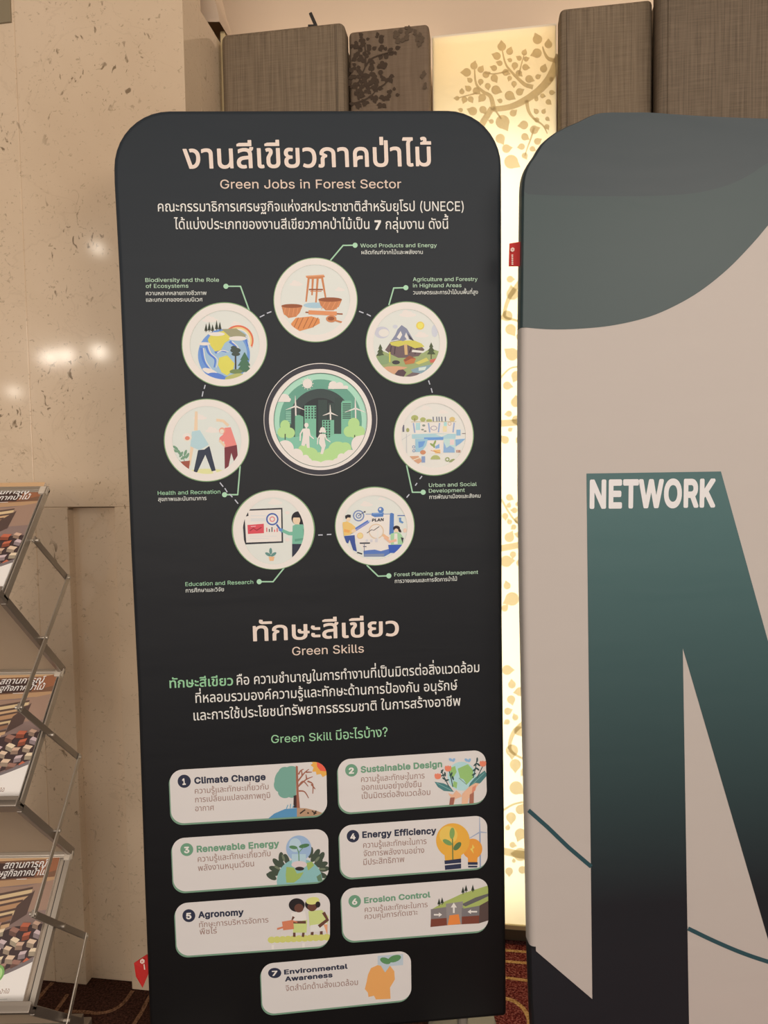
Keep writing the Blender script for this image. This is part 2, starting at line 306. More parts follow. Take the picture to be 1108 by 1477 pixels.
'rl': '%1|-r)*-])/-N)5-=)D-3)U-,)p-,.r--.u-0.w-l.w-p.t-q*2-r*#-w)p-~)k.0)g.>)g.K)j.N)h.Y)7.Y)/.U)-.A))',
'rm': '*x|-.)+-,)0-,-H-.-M-m-L-o-I-p,q.$-,.0-7.C-D.a-P.z-T/B-P/V-I/_-D/w-/0%,~00,i0>-#0O-60]-?0j-F1%-N1F-T1g-R2(-K2A->2R-/2Z-#2i,g2p,N2t,:2t)02r)+24)+2.)-2-,52&,J1t,[1b,h1G,o10,o1%,m0h,c0V,R0N,G0H,60D,#0D)00B),/_)+/Y)-/X,8/T,E/J,V/8,f.x,n.a,o.F,h.1,X-},F-v,6-s,)-q+r-p)--k)+',
'rn': '(_|-.)+-,)0---K-2-M-m-L-o-I-p,p..-4.A-A.T-I.p-P/4-R/O-O/h-H0)-90<-%0G,p0Q,X0X,<0Z,,0Y)-0T)+/w)+/t)+/r)//q+l/n,./f,D/Z,R/T,Y/>,h/,,m.h,m.P,h.9,Y.,,L.#,@-t,(-q+j-p)--k)+',
'ro': '(e|.c(~.A)(.-)/-s)9-X)K-A)f--*.,{*O,t*v,r+:,t+X,y+x-),?-=,f-S-$-n-9./-F.W-P.}-R/>-O/c-D0)-20D,s0Y,Q0e,<0l,(0s+Y0u+30p*]0d*40V)w0L)h02)J/w):/_)//J)(/((~|.c)c/$)b/8)f/O)o/_){/l*./y*F0%*Y0-*}0.+:0++_/{,)/q,=/h,J/Y,W/L,c/6,k.},o._,m.K,h.9,^.(,M-t,:-n,,-e+n-_+L-_+&-d*j-l*L-v*8.#*,.;)p.J)i',
'rp': '(n|-.&L-,&Q---K-2-M-m-L-o-I-p,l.)-+.5-7.J-D.W-K.f-O/&-R/H-P/Z-M/t-D0:-00O,u0_,^0l,F0v,%0~+T0~*}0v*O0l*/0_)r0T)c0:)D0,):/p)//Z)(/J)#.z(~.f)%.T)+.9)<.()M-r)d-p&N-k&K|.u)c//)b/L)i/c)u/r**/~*;0+*M02*e07+007+H02+n0(,2/z,@/h,V/T,d/B,k/.,o.m,m.X,h.E,[.7,O.,,@-y,#-q+R-q+#-r*r-y*R.&*>.4*+.C)u.X)i',
'rr': '%y|-.)+-,)0---K-2-M-m-L-o-I-p,u-~--./-9.<-C.M-K.n-R/4-R/>-P/A-K/A,l/>,g/.,j.d,j.J,c.3,S.(,H-w,5-q+r-p)/-l)+',
'rs': '(1|.D(~.-)%-i)/-P):-A)F-4)S-%)i,v**,t*6,x*8-V*D-]*@-c*/-l){.$)l.4)f.A)b.a)_.x)d/.)i/E)w/N**/S*9/S*@/O*M/L*U/B*a//*j.%+)-b+4-K+B-8+T--+j-%,,-%,D-+,[-8,v-N-2-d-?.(-K.A-P.U-R.}-P/;-K/P-C/m-1/w-%0+,n08,N08,I07,F03,C/W,8/R,</F,S/>,]/1,h.p,p.M,p.4,i-w,X-n,I-l,@-n,.-s+~-}+u.2+k.D+e/>+O/V+G/q+:0-+%08*m0?*T0A*90=*#01)c/w)I/c):/M)0/2)(.k(~',
'rt': '%W|.2)(-n)0-Z)<-F)R-;)m-8*$-7,j,Z,l,V,p,U-H,X-L-7-N-8.K-8.N-<.Q-x.Q-~.N.$-N.n-M.r-I.s,q.p,l.%,k.#,i.#**.,)q.:)g.T)e.h)h.o)h.r)a.})0.w)+.d)(',
'ru': '(_|.F)%.4))-x)0-h)9-V)D-F)W-=)f-2**-,*H---K-2-M-k-M-p-K-q*_-v*B.(*).<)q.W)g.r)e/&)g/8)l/R)}/b*4/l*L/q*m/r-K/w-M0X-M0Z-H0Y)-0T)+/u),/s)//r)d/d)N/V)B/H)9/4)/.j)%',
'rv': '(I|.C)+.:)>,b-K,g-M-L-M-R-K.P*e.f)z.h)}/$*p/z-K0%-M0h-M0k-I0g->//)-/*)+',
'ry': '(I|-B&J-.&N-*&O-&&S-&&Z-3(.-:(3-P(/-^(0-h(1-x(;.)(H.1(X.@)-,b-K,g-M-L-M-R-K.P*e.f){.h*#/$*p/z-K0%-M0h-M0k-I0g->.w(S.f(..U&s.H&f.2&T-x&M-f&J',
'b1': ')G|-?(f-5(j-.(p-((x-#)(-#)k-&)u-,*#-7*,-B*0.P*0.S*2.S-F.P-H-b,n-P,k-A,o-4,{-.-0-.-~-0./-<.>.Z/;.k/=/b/=/m/;/w/50#/-0*.u0**20,*01%*012*,1:*%1A)w1E)i1E)-1B(}16(l1#(e',
'b2': ')G|-2(f-((j,z(p,t(x,q)(,p)a,t)p/E,S/_,z/g-2/i-D/c-[/Y-h/R-m/E-t/8-w/*-y.u-w.c-q.P-b.G-N.A-+.;,{.2,t-},o-4,o-*,t,{,z,v-(,r-4,r-D,v-d-%.,-7.K-D.^-T.n-p/(.6/8.R/@.p/D/F/D/_/@/z/80=/)0R.t0n.Y0~.C10.(17-k1;-I19-%1.,V1%,D0h+x04+9/7*8/4*20{*210*.1<*#1C)n1C)-1A(}15(l0}(e',
'b3': ')G|._(^.2(g-r(q-P)(->)6-*)J,s)d,c*/,Z*T,[*b,_*l,j*x,z+#-i+$-u*~.$*x.-*o.8*J.E*;.T*2.c*/.w*+/,*+/L*2/d*@/l*L/q*]/o*z/j+./c+8/Y+@/J+I/$+Q.9+T.,+Y-}+e-v+x-v,S-x,_.+,s.r-i.v-p-?-q-.-v,~.&,w.4,w.t,y/$,~/--+/6->/=0g/=0r/<1(/210.z11.@1..41(.*/t,g03,[0V,H0w,+1-+o1:+R1@+B1F*y1E*H1<*(1/)f0s)F0Y)00D({/}(l/O(_/9(]',
'b4': ')G|/](f/R(j/K(p/A)%/@)u,~)v,p)x,b*(,X*8,W*z,a+6.~/././8/;/=0*/=0:/80E/-0K.z0J.k0D.Z/K-*/J-$/T-+/b-/0H-/0Y-+0f,~0l,s0n,i0n+G0q+D1?+D1J+>1T+41Z+#1Z*<1T*,1G)z1:)v0o)u0n)*0i(v0_(l0L(e|.M+E/@+E/B,r',
'b5': ')G|.d(^.F(d-x(s-V)-->)D-))a,r*/,m*L,o*f,z*u-0*~-~*}./*w.:*k.D*L.P*<.h*0.z*+/.*+/>*//K*4/X*>/e*L/j*W/o*m/p*z/n+6/g+H/V+]/F+i/4+p.w+q.Z+l.F+d.4+V.$+R-k+R-8+W-++],z+j,t+v,t,(-8/$-</--D/6-V/=0b/=0n/<0~/11)/(1,.x1,.61(.*0z-z0o-s0d-q.Z-p.X-n.S-:.U-9.u->/B->/f-908-&0O,r0h,[1(,815+x1?+T1C+@1E*w1C*Z1<*;10)u0x)U0V)30B)#/z(l/_(d/<(]',
'b6': ')G|.k(^.@(h-v(y-S)8-7)Z-%)},r*R,p+0,v+R-(+{-E,[-z-Q/*/0/6/9/B/=0:/=0H/60S/*0W.u0T.f/J-+/t-#0B,l0[,Y0y,:15+l1?+E1A+41A*]1>*C13)}0})Z0n)G0H)%0#(l/Z(b/@(]|/&**//**/C*./V*9/i*P/o*l/n+0/j+;/b+J/Y+S/M+[/C+b/1+f/$+f.k+a.W+R.I+>.B*z.B*o.G*V.V*<.j*0',
'b7': ')G|-S(f-F(l-<(x-8)--:)</T-n/P-q-7-q-(-u,t.&,o.6,o.u,s/*-$/8-7/=0y/=10/91<//1C.z1C.21A.%.j(z.](l.M(e',
'bA': ')d|,[(f,N(l,E(v,@)*,@)9.K/(.Y/8.j/=/b/=/p/90#/-0,.u2$)c24)624)*20(x2#(k1p(e1#(e0r(g0g(o0[(}01*@.D*A.A*>.<*/-s(~-i(o-^(h-R(e|.q+j/[+j/9,s/7,q',
'bC': '*(|/8(^.z(b.a(h.F(q.-)#-^)@-F)X-2)t,s*H,j*b,_+,,W+h,Y,S,e-2,t-]-)-z-:.:-b.e.,/#.J/3.f/</9/D/v/D0G/<0g/11#/$1F.i1d.J1}.(20-d2>-22=,z23,j1{,b1,,b0{,f0r,n0j,{0b-80V-I0I-X04-h/p-r/J-t//-o.u-f.Z-R.J-=.<,~.0,P.,,,..+_.5+:.B*r.T*W.m*B/1*4/M*./b*//}*403*:0D*D0O*N0_*f0j+&0p+30y+;1++@1t+A2(+?22+929+02>+#2>*r24*F1y)u1c)U1H)<16)/0n(u0:(d/o(]',
'bD': ')z|-.(f-#(j,u(r,o(},m)-,m.t,r/,,~/8-4/=/H/=/j/:06/00e.v14.W1F.E1V.01k-l1v-R2,,x23,?23+g2/+@2%*p1w*R1c**1F)^1))B0_)+01(r/c(i/<(e|.C*2/$*2/9*4/T*8/l*?0#*I07*Y0E*n0N+%0X+E0^+h0^,<0X,^0N-#0B-;03-L/o-c/T-k/1-p.C-p',
'bE': ')$|-.(f-#(j,u(r,o(},m)-,m.t,r/,-#/8-5/=0g/=0y/81+/-10.z11.:1,.(0x-u0g-q.C-p.C,i0T,h0d,f0q,Z0y,J0z+g0x+X0s+N0h+D0[+@.C+?.B*4.D*20l*20y*/1-*#14)m14),1/(v0}(j0l(e',
'bK': ')U|-.(f-#(j,u(r,o(},m)-,m.t,o/$,s/--%/9-8/=.$/=.2/8.</-.B.u.C-$0I/80T/=0_/=1[/=1n/81x/-1~.z1~.m1x._/m,D1z)A2$)72$)-1z(u1n(j1^(e0e(e0S(k0B(~.f+9.Q+&.B*o.B)-.<(u.0(j-~(e',
'bL': '(e|-.(f-#(j,u(r,o(},m)-,m.x,p/(,u/1-+/<-7/=-~/=.//9.8/2.?/(.B.w.C*20[*20j*/0x*$1%)n1&)*0~(x0v(o0l(h0_(e',
'bN': '*5|-.(f-#(j,u(r,o(},m)-,m.t,o/$,t//-%/9-5/=.//=.:/9.C/3.T.w0]+[0^.t0b/&0n/61#/=1n/=2%/620/*24.t24)/23(~2-(s1{(i1l(e0r(e0g(i0](o0L),.C,E.B)/.@(~.6(n.$(e',
'bO': '*?|/8(^.z(b.P(m.$))-Y)D-H)V-4)r-%*.,s*H,_+,,W+h,Y,S,e-2,t-]-&-v-7.5-H.J-].a-s.r.//$.F/1.f/</9/D/t/D0L/:0o/-1+.{1J.d1g.G1v.42*-x2:-U2K,v2R,:2Q+N2F*p29*H2***1v)o1f)X1I)=1%)$0e(q0E(g/o(]|/H*//b*/0**70=*@0Q*P0e*k0s+.0{+O1$+o1$,30x,d0q,z0e-80R-P0=-b0&-m/c-t/F-t/&-k.d-Y.R-H.B-0.5,i.0,P.-,...+_.3+@.=*}.H*h.T*V.n*B/,*5',
'bP': ')?|-.(f-#(j,u(r,o(},m)-,m.t,q/*,~/8-4/=/P/=/o/:0./30T.}0o.j15.F1G-~1R-Z1U-?1U,l1T,[1G,01:+o0}+N0l+?0O+.04*{/y*u/W*p.C*m.B)-.=(v.2(k.$(e|.C,</*,;/C,=/_,C/o,M/{,b0&-*/~-F/p-]/]-j/>-p.C-p',
'bR': ')C|-.(f-#(j,u(r,o(},m)-,m.t,q/*,~/8-4/=/P/=0&/60@/.0T/#0r.j1..S1:.C1I.$1S-X1W-#1S,[1L,@1A,%10+g0t+N0_+>1g)@1j)/1f(x1X(k1I(e0R(e0B(j02(z/,*z.D*{.B*y.B)-.>(x.4(l.$(e|.C,I/<,H/Z,M/p,W/~,j0(-(0$-F/v-Y/e-h/L-o/<-q.C-p',
'bS': ')A|._([.0(f-h(s-I))-9)6-))F,o)c,]*1,U*T,V*f,Z*r,g+#,v+*-d+*-p+(-}*{.)*r.2*P.=*@.U*2.w*+/E*-/W*2/l*;/y*H0%*T0(*b0%*o/y*x/c++/F+5./+V-h+g-@,%-#,D,o,b,h,v,e-4,f-b,s.0-*.M-B.j-f/(.0/8.X/B.n/D/H/D/Y/B0./70L/)0h.q1*.T19.>1A./1K-k1M-]1M-F1G-51<-*1.-$0D-$08-&0.-,0%-5/t-V/j-e/O-r/1-w/#-w.c-r.K-h.C-a.<-U.8-F.:-<.@-3.W-#/#,q0,,S0X,?0t,-1++x17+j1K+G1P+:1U*w1U*M1O*.1?)c14)P0})<0X(}0.(i/f(_/H([',
'bT': ')C|.](f.R(j.J(q.C(}.@),.@-n.>-q,q-q,a-v,T.(,O.6,O.u,Q/&,W/1,a/8,s/=1:/=1G/;1W//1_.x1_.61Z.*1S-{1I-t1=-q/r-q/p-n/p)//m(}/c(m/P(e',
'bW': ',(|.6(f.*(k-{(s-u)$-p)6,@.k,@.},J/2,S/9,_/=-N/=-^/9-l/--r.}.^+v.f+a/U.n/_/,/l/8/z/=0q/=1(/812//19.}2)+o2.+a2z.t3(/-36/93D/=44/=4@/94H/34Q/$4R.k2z)(2q(r2f(i2X(e1b(e1Q(i1D(u1:)70H,9/P(x/C(k/6(e',
'ba': '(a|.%([-R(i-2(z,o):,X)_,Q)u,M*8,O*_,V*z,h+=,}+Q-2+]-S+m-T+o,s,&,i,,,_,5,Z,=,Y,G,Y,T,d,j,y-0-7-H-^-a./-o.W-t/*-r/H-m/j-a0#-T01-J0D-70Q-#0_,_0h,30g)%0c(v0Z(n0R(i0G(e/Z(e/O(i/C(r/.(g.j(^.U([|.J*&.m*+/&*7/1*C/6*M/:*Z/9*d.D*X./*Q.%*L-{*@.%*2.0*+|-z+y/1,,/8,-/9,0/5,=/*,H.r,M.X,M.J,I.7,?..,6',
'bb': ')*|.r([._(_.J(g./(t-~(j-r(e-*(e,z(i,q(o,k(v,g)%,f.u,i/&,o/1,x/8-(/=-r/=.$/8.///.6.w.7-b.M-l.k-r/&-t/L-r/c-n0%-d0G-O0h-10{,q10,Q1<,.1C+V1C*z1A*e1<*F13*,0~)c0q)O0N)+0=(y/}(k/e(b/C([|.}*(/4**/C*//O*7/Z*D/j*e/q+8/l+g/d,%/],0/S,</F,D/;,I/&,M.f,H.P,:.G,..?+v.:+e.6+J.8*w.<*f.D*M.N*>.Z*3.k*+',
'bc': '(h|.Z([.7(c-}(k-d(v-C)2-%)R,j)x,Y*H,R*r,P+:,R+],_,<,s,g-3-2-K-H-n-^.7-m.h-t/9-r/T-m/o-d03-R0H-B0e-#0x,[1%,D1$,00w+}0j+t0)+c/y+c/l+g/b+n/Y+x/N,5/9,F/(,K.r,M.],I.M,C.A,9.5,(.++g.(+T.%+..)*p.2*T.=*@.N*0.c**.z*(/6*-/H*8/Q*E/]*_/h*j/v*o0,*p0g*b0r*Z1$*L1(*B1(*80y)u0g)R0E)00/(z/l(k/F(_/*([',
'be': '(p|._([.7(d-x(l-h(u-E)0-#)T,s)h,e*(,W*O,R*p,P+6,R+[,Y,,,g,N,t,j-%,~-B-B-d-X.0-k.P-r/#-t/P-m/}-Z03-P0I->0b,~0v,X1$,@1+,(11+Q11+%1+*o0x*c0l*^0J*]0l*S0v*N1%*B1**21**(1$)t0s)Z0d)D0O)101(v/j(g/W(b/2([|.k*(/(*(/C*0/O*9/_*R/h*].-*^.0*P.>*<.Q*/|.2,(/M,&/Q,)/H,7/:,D/&,K.n,M.X,I.J,C.9,4',
'bf': '&0|-B(f-8(j-0(q-)(}-&),-&,G-#,J,Q,J,F,P,=,X,6,l,6-R,?-c,L-m,V-o-%-p-).A-3.c-E/#-U/3-d/<-~/I.K/S.t/S/;/M/J/H/T/B/[/9/b/./b.z/N.</C../4.(/&.&.n.,.X.*.U.$.S-r.U-o/4-o/>-k/H-c/M-Z/Q-N/Q,j/J,X/;,L//,J.U,J.S,G.R)%.I(p.A(j.7(f',
'bg': ')+|.M&%./&+-k&5-R&@-?&L,z&l,k((,e(5,c(H,g(R,n([-F(z-Y)(-8)B-#)Y,j)},Y*J,R*t,P+>,V+{,c,I,q,i-#-#-A-C-]-W.*-k.H-r.u-t/8-p/H-l/f-]/t-j0&-o0g-o0r-m0{-i1*-a1.-V11-K11(h1/(S1((<0w&~0f&f0H&J0)&8/h&./E&&/2&$|.c(I/&(I/<(N/J(T/X(d/^(s/^(z/<(n/#(j.P(j.((q.2(b.@(T.R(L|.c*6.}*5/,*7/9*</F*F/R*V/V*b/_+./^+]/Y+n/P,*/F,9/;,C/,,I.r,M.R,F.=,6.3,(..+v.%+J.(+#.-*h.5*T.=*H.K*=',
'bh': '(v|-((f,x(j,o(r,i(},f)-,f.x,i/(,o/1-#/<-0/=-r/=-~/9.,/3.2/*.6.z.7-c._-p/#-t/;-t/_-n/w-f0=-R0U-:0e-#0s,^0},20})*0x(x0r(p0h(i0[(e/o(e/b(k/V(u/P)-/P+d/L,(/F,6/@,?/9,D/&,K.m,K.X,F.H,;.>,,.8+r.6+b.6)-.2(x.((l-s(e',
'bi': '%1|-((f,x(j,p(q,i(},f),,f-H,g-R,l-^,t-h-(-p,j.,,_.:,Y.K,Y.h,^.w,f/*,{/@--/G->/L-]/L-x/B.2/2.@.u.D.d.C.M.9.2.(-y-u-p..-b.4-V.6-L.6),./(s.%(k-x(g-l(e',
'bl': '%G|-k(d-R(j-?(s-4({-%).,w):,o)J,f)k,f.w,i/(,p/2,z/9-+/=-u/=.+/4.5/$.6.t.7*6.9*..R*0._*+.i*#.p)n.{)<.{)-.y(~.r(r.h(k.F(c',
'bm': '+4|-((f,x(j,o(r,i(},f)-,f-K,j-Z,t-h---o-n-o-}-k./-_.D-k.Z-r.u-v/1-v/J-r/f-h/y-Z03-H0L-[0l-l12-t1Z-v2(-o2K-^2b-M2u-83.,q36,T3:,<3:)-36(x3,(l2s(e2-(e1x(k1l(x1h)/1h,,1f,61_,A1T,H1@,M1,,K0x,D0l,60h,)0f+v0f)/0b(x0T(k0D(e/W(e/M(h/E(m/<(x/8)-/8,2/5,:/+,F.z,K.h,M.T,H.F,?.=,3.8+}.6+l.6)/.3(z.((l-s(e',
'bn': '(v|-((f,x(j,o(r,i(},f)-,f-I,h-U,l-^,x-j-+-o-r-o-~-j.0-^.H-i.a-p/6-t/M-r/c-m/t-h01-Z0A-N0^-.0q,f0z,B0},.0})/0z(~0v(u0l(k0](e/v(e/c(j/U(v/P)-/P+d/L,(/F,6/@,?/9,D/&,K.m,K.X,F.H,;.>,,.8+r.6+b.6)-.2(x.((l-s(e',
'bo': '({|.Z([.7(c-}(k-d(v-C)2-%)R,j)x,Y*H,R*r,P+:,R+],_,<,s,g-3-2-K-H-n-^.7-m.h-t/9-r/T-m/o-d01-S0G-C0Y-10q,n1),G15+x1;+B19*o15*V1-*80t)h0^)H0E)00,(x/l(k/P(b/,([|.j*(.x*(/1*+/=*1/J*;/V*K/^*Z/g+)/e+X/[+x/T,,/J,9/;,E.u,M.W,H.M,C.A,8.2+{.++g.%+E.%+..)*p.0*W.7*J.?*>.N*0',
'br': '&5|-((f,x(j,p(q,i(},f),,f-I,j-Z,v-i---o-p-o-}-k.--b.H-m.j-t/8-t/M-n/Z-b/b-R/b,g/Z,U/P,J/C,E.k,H.U,C.D,6.:,#.6+j.6)-.2(x.((l-s(e',
'bs': '(G|.>([-r(d-L(q-7)#,x);,d)X,U)z,R*4,V*E,_*P,l*V-V*f-f*c-q*Z-y*P.%*>.-*4.6*..A**.X*%.w*+/$*///*6/2*;/1*B/.*E.x*L-k*h-N*t-5+*,y+@,i+],_,(,_,I,g,i,x-.-8-J-I-V-h-f.0-p.R-t/&-r/E-l/b-a/w-R04->0F-#0S,d0X,N0X,B0T,80L,-0@,%/W+r/J+t/@+z/8,)/,,?.},I.t,M.T,N.@,I.4,@.2,<.3,6.:,1.K,*/Y+j/w+[03+M0G+80V*y0a*Z0c*40X)i0L)O03)1/u(z/Y(l/9(b.n([',
'bt': '%o|.,(b-b(l-H({-0)9,~)P,v)d,r)},r,G,p,J,S,J,G,O,<,Z,6,j,6-K,:-Z,A-f,L-m,V-o,q-p,r.N,t.X-#.j--.p-7.s-~.s.4.m.>.c.C.T.D-p.r-o.}-m/1-a/8-N/8,j/5,_/0,V/&,O.u,J.F,J.D,G.D*2.E*..K*+.d*..t*./#**/.)~/8)i/B)9/B)*/>(z/8(r/&(g.f(b',
'bu': '(v|.@(a.$(f-l(l-U(w-B)+-4)9-&)K,t)d,m)z,f*F,f-I,j-Z,x-j-0-o-s-o.%-i.1-].6-K.6*h.8*W.?*B.I*6.W*/.m*+/,*0/<*;/G*J/N*b/P*v/P-K/T-Z/b-i/p-o0X-o0h-k0v-^0}-K0})/0x(x0l(k0[(e/p(e/e(j/V(u/@(k.}(b.j(_',
'bv': '(a|.<(f.2(j.)(r-v)2,A->,@-L,D-Z,P-i,b-o-S-o-a-k-j-d-r-V.f+4.j+:/W-P/b-b/m-k/z-o0h-o0x-k1(-c1.-V11-K1/->/L(x/B(l/2(e',
'bw': '*c|-~(f-m(n-c(~,H-8,G-P,J-Z,Q-e,Z-k,g-o-P-o-a-l-m-b-v-S.K+Z.N+]/#-U/,-c/8-l/E-o01-o0>-k0I-b0S-K1(+Z1W-R1c-d1p-m2#-o2i-o2u-k3#-d3--R3--A1p)21i(x1b(o1X(i1L(e0e(e0V(g0I(p0C(x0>),/l*o/h*y/f*y/5)*/.(u.}(j.n(e',
'by': '(a|-<&+-*&.,t&3,j&;,d&F,a&P,a&_,o(8,x(G--(Q-B(R-V(O-b(S-m(f-x)-,A->,@-L,D-Z,P-i,b-o-S-o-a-k-j-d-r-V.f+4.j+:/Y-S/b-b/m-k/z-o0h-o0x-k1(-c1.-V11-K1/->/;(H/)&z.l&X.Z&H.A&8.%&.-k&*',
'rก': '*n|-F))-B),-B)0-B+T-E+n-L,)-Z,?-i,L-},Z.A,j.>,n-?-5-8-9-8-s-@.6-N.P-Z.a-n.s.(/(.>/5.j/E/E/P0&/Q0]/J1;/91O//1f.}2%.c2<.A2F.$2M-Z2L),2F))1J))1F)*1C)-1C-B1>-a12-}0y.70n.?0O.L0).T/V.T/..L.h.<.T.+.M-{.F-h.F-[/R-)/W-#/X,z/Q,L/O,G/L,E/@,D/,,?.m,1.Z+y.P+].L+G.L)-.F))',
'rข': '*7|/B(z/((}.j)(.M)0.1)@-})K-i)_-^)m-O*/-E*T-B*w-B+x-E,?-N,[-a-#.9-m.>-~.@.4.>.?.9.J.%.R-r.R-].M-H.F-A.F-./$-,/4-0/9->/@-U/G-v/L.J/L.]/I.s/@/#/9/1/,/:.x/B.c/F.M/F.%/D-u/=-]/5-K._,Z.Q,:.N,%.N*t.W*M.a*>.o*//$*$/;)x/O)t/m)t06)~0L*/0X*>0f*]0h*j0h/C0n/G1p/G1s/E1t/@1t*p1p*H1f*&1X)j1L)X15)C0r)20X))0.({/t(y',
'rค': '*}|-K))-H),-G)0-G-I-J-f-S.--b.K-n.a.6/(.Y/</&/I/T/P06/Q0v/J16/D1L/;1p/(2+.n2B.M2R.$2Y-^2]-82[),2U))1X))1S)*1Q)-1P-?1K-]1C-s16.-1,.70l.H0O.Q0:.T/j.T/L.O/*.A.o./.a-s.U-R.Q-8.Q,%.T,%.t,D/4,P/J,U/j,Y0Q,X0U,S0U+d0O+^/m+^/R+Z/1+O.u+B.j+6.b+*.X*p.S*Z.Q*L.P),.J))',
'rง': '*-|.K)).G)-,M/>,M/C,Q/G-S/G-Y/C/:*./>*(/J*(/c*-/z*800*B0B*T0S*o0d+40s+n0x,:0x,n0v,~0p-B0c-f0M.(0;.90&.D/r.J/Y.O/8.O.u.I.p.J.l.P.V/9.W/@.f/E/*/K/Z/L06/E0W/;1#/&15.t1I._1c.:1u-i2&-22*,f2*,<2&+o1}+O1p+%1W*J1I*216)u0r)W0[)I08)8/v)0/T)+/@))',
'rจ': '*(|.4)).0),.0)0.0+l.-+n-B+n->+q->,d-D,f//,f/6,d/7*$/9)~/V*$/h*(/}*/0:*>0L*V0V*m0f+E0k+y0k,S0d-50V-a0L-u0>.-0%.@/k.J/W.O/8.T.].T.A.Q-f.C-A.4-#-~,z-~,u.(,v/#,z/(-4/2-U/?.-/J.T/P.p/Q/T/P0%/I0B/@0e/10{.}15.i1I.N1W.61h-h1r-:1u,{1y,21w+g1r+;1f*c1P*41;)p0y)T0Y)A0:)5/_)+/H))',
'rช': '*:|/B(z.x)#.d)).M)0.1)@-})K-i)_-^)m-O*/-E*T-B*w-B+x-E,?-N,[-a-#.9-m.>-~.@.4.>.?.9.J.%.R-r.R-].M-H.F-A.F-./$-,/4-0/9->/@-U/G-v/L.J/L.]/I.s/@/#/9/1/,/:.x/B.c/F.M/F.%/D-u/=-]/5-K._,Z.Q,:.N,%.N*t.W*M.a*>.o*//$*$/;)x/O)t/m)t03){0L*/0X*=0b*M0h*j0h,^0f,j0^,~0R-20D-:08->/y-@/v-B/u.%/y.*08.-0G.00T.70_.A0h.P0n.c0q.x0s/B0v/F1z/G2#/B2#/$1z.c1r.@1g.*1Z-w1<-b1Q-U1^-I1k-21r,n1t,V1t*o1p*H1f*&1T)d1<)H1)):0o)00Y))0.({/v(y',
'rซ': '*@|/C(z.z)#.f)).<):.-)E-s)W-d)m-T*/-J*T-G*y-G+}-N,P-V,j-p-5.K-v.U.-.T./.H.).0-~-l-}-U.(-A.4-..J-#.f,z/(,{/C-%/G-v/G-z/C-~/*.*.p.6.i.D.i.S.m.e.u.x/B.}/F/T/G/Y/E/Z.F/V.(/O-l/D-S/9-C.f,b.V,@.S,,.S*v.Z*P.d*@.p*1/#*(/8)z/O)u/o)t06){0E*(0Q*/0]*;0e*F0n*h0n,_0k,q0]-.0T-50D-<0#-@/{-B/z.%0#.*0>.-0Q.20].90h.E0o.R0u.f0x/(0x/B0{/F2%/G2*/B2).w2$._1u.<1i.(1V-r1B-d1V-V1g-G1s-+1y,j1z,V1z*f1w*H1n*,1d)p1S)Z16)A0y)40[))0;(}/v(y',
'rญ': '.A|2u&,2Z&/20&81f&C1L&N1J&T1K(R1N(T1S(T1v(B2A(62z(,3:(*3W(,3r(14-(84B(D4O(R4b(p4g)%4l)D4l)k4O)P49)B3m)23D)+2k)+2S).27)71{)@1p)H1S)c1I)p1=*.14*F1/*c1-*t1--?1*-Z1#-p0r.+0g.90Q.F08.O/w.T/O.T/2.O.p.D.].7.N.$.F-h.F-[/Z-(/_,~/U,G/R,E/E,D/.,>.p,0.h,&.]+o.T+N.T*8.W*.._)}.r)u/.)u/C)y/J)w/L)t/X)7/W)1/R),/F)(/*({.W(y.F({.-)(-r)2-d)>-U)P-L)k-H*1-H+D-J+[-O+x-^,;-s,P.(,Z.F,j.>,p-:-7-8-<-8-r-@.9-S.Z-k.t.&/*.N/?.w/J/P/Q/v/Q0O/J0y/?1:/21X.w1j.f1z.P2-.224-s28-V28+12?*c2N*E2d*52u*-3/*(3N*(3c*+4$*748*C4C*O4P*c4Z*v4g+@4k+Y4k/C4m/F4r/G5o/G5v/E5w)Z5q(}5f(N5V(05;&g5%&S4c&B4;&43r&-3a&,',
'rฐ': '*7|,~%j,y%o,y&@-%&_-0&s-A(+-S(8-d(@.-(H.D(H.](E.n(?/#(7/<&y/F&m/L&p0#(B0)(C00(A0h&p0k&s0k(R0n(V1g(W1m(S1m%q1l%l1i%j0j%j0)&E0%&D/J%j/2%j//%l/%&%.p&=.a&J.M&P.9&N.1&J.*&D-~&3-y&#-y%n-v%j|.0)).-),.,)0.,+l.*+n->+n-9+q-8,d-?,f/,,f/2,d/3*$/6)~/R*$/t*.01*;0D*O0S*o0[+00f+j0h,@0f,f0a-20R-^0H-u0>.(00.7/y.B/L.Q/2.T.X.T.4.O-].A-5.0,z-~,s-~,p.*,q/$->/8-k/E.4/L.k/Q/O/P/y/I0;/@0b/-0}/912/F19/T1=/h1@/l2B/l2E/h2E/Z2A/F26/,20/#2#.p1s.f1g.^1@.K1R.01d-b1p-*1t,[1t+o1m+41h*w1Z*P1F*)1.)f0g)J0J)<00)3/j)-/F))',
'rฑ': '+.|-]))-X),-W)0-W,)-^,Z-i,~-p-2-z-A.N-}.T.-.R...0-~-l-}-U.(-A.4-..J-#.f,z/(,{/E-(/G-v/G-z/C-~/*.*.p.6.i.C.i.P.m.].u.o/B.t/F/L/G/P/B/P.c/h.}/{/206/@0b/N0}/Q1N/O1s/G24/92I/#2Z.a2f.>2j-~2i),2b))1g))1b)*1_)-1_-Z1]-p1V.-1L.?1F.F1:.M1(.R0n.S0V.M0@.D/v.(/[-i/4-8.~,x.p,[.g,6.d+g.c),.Z))',
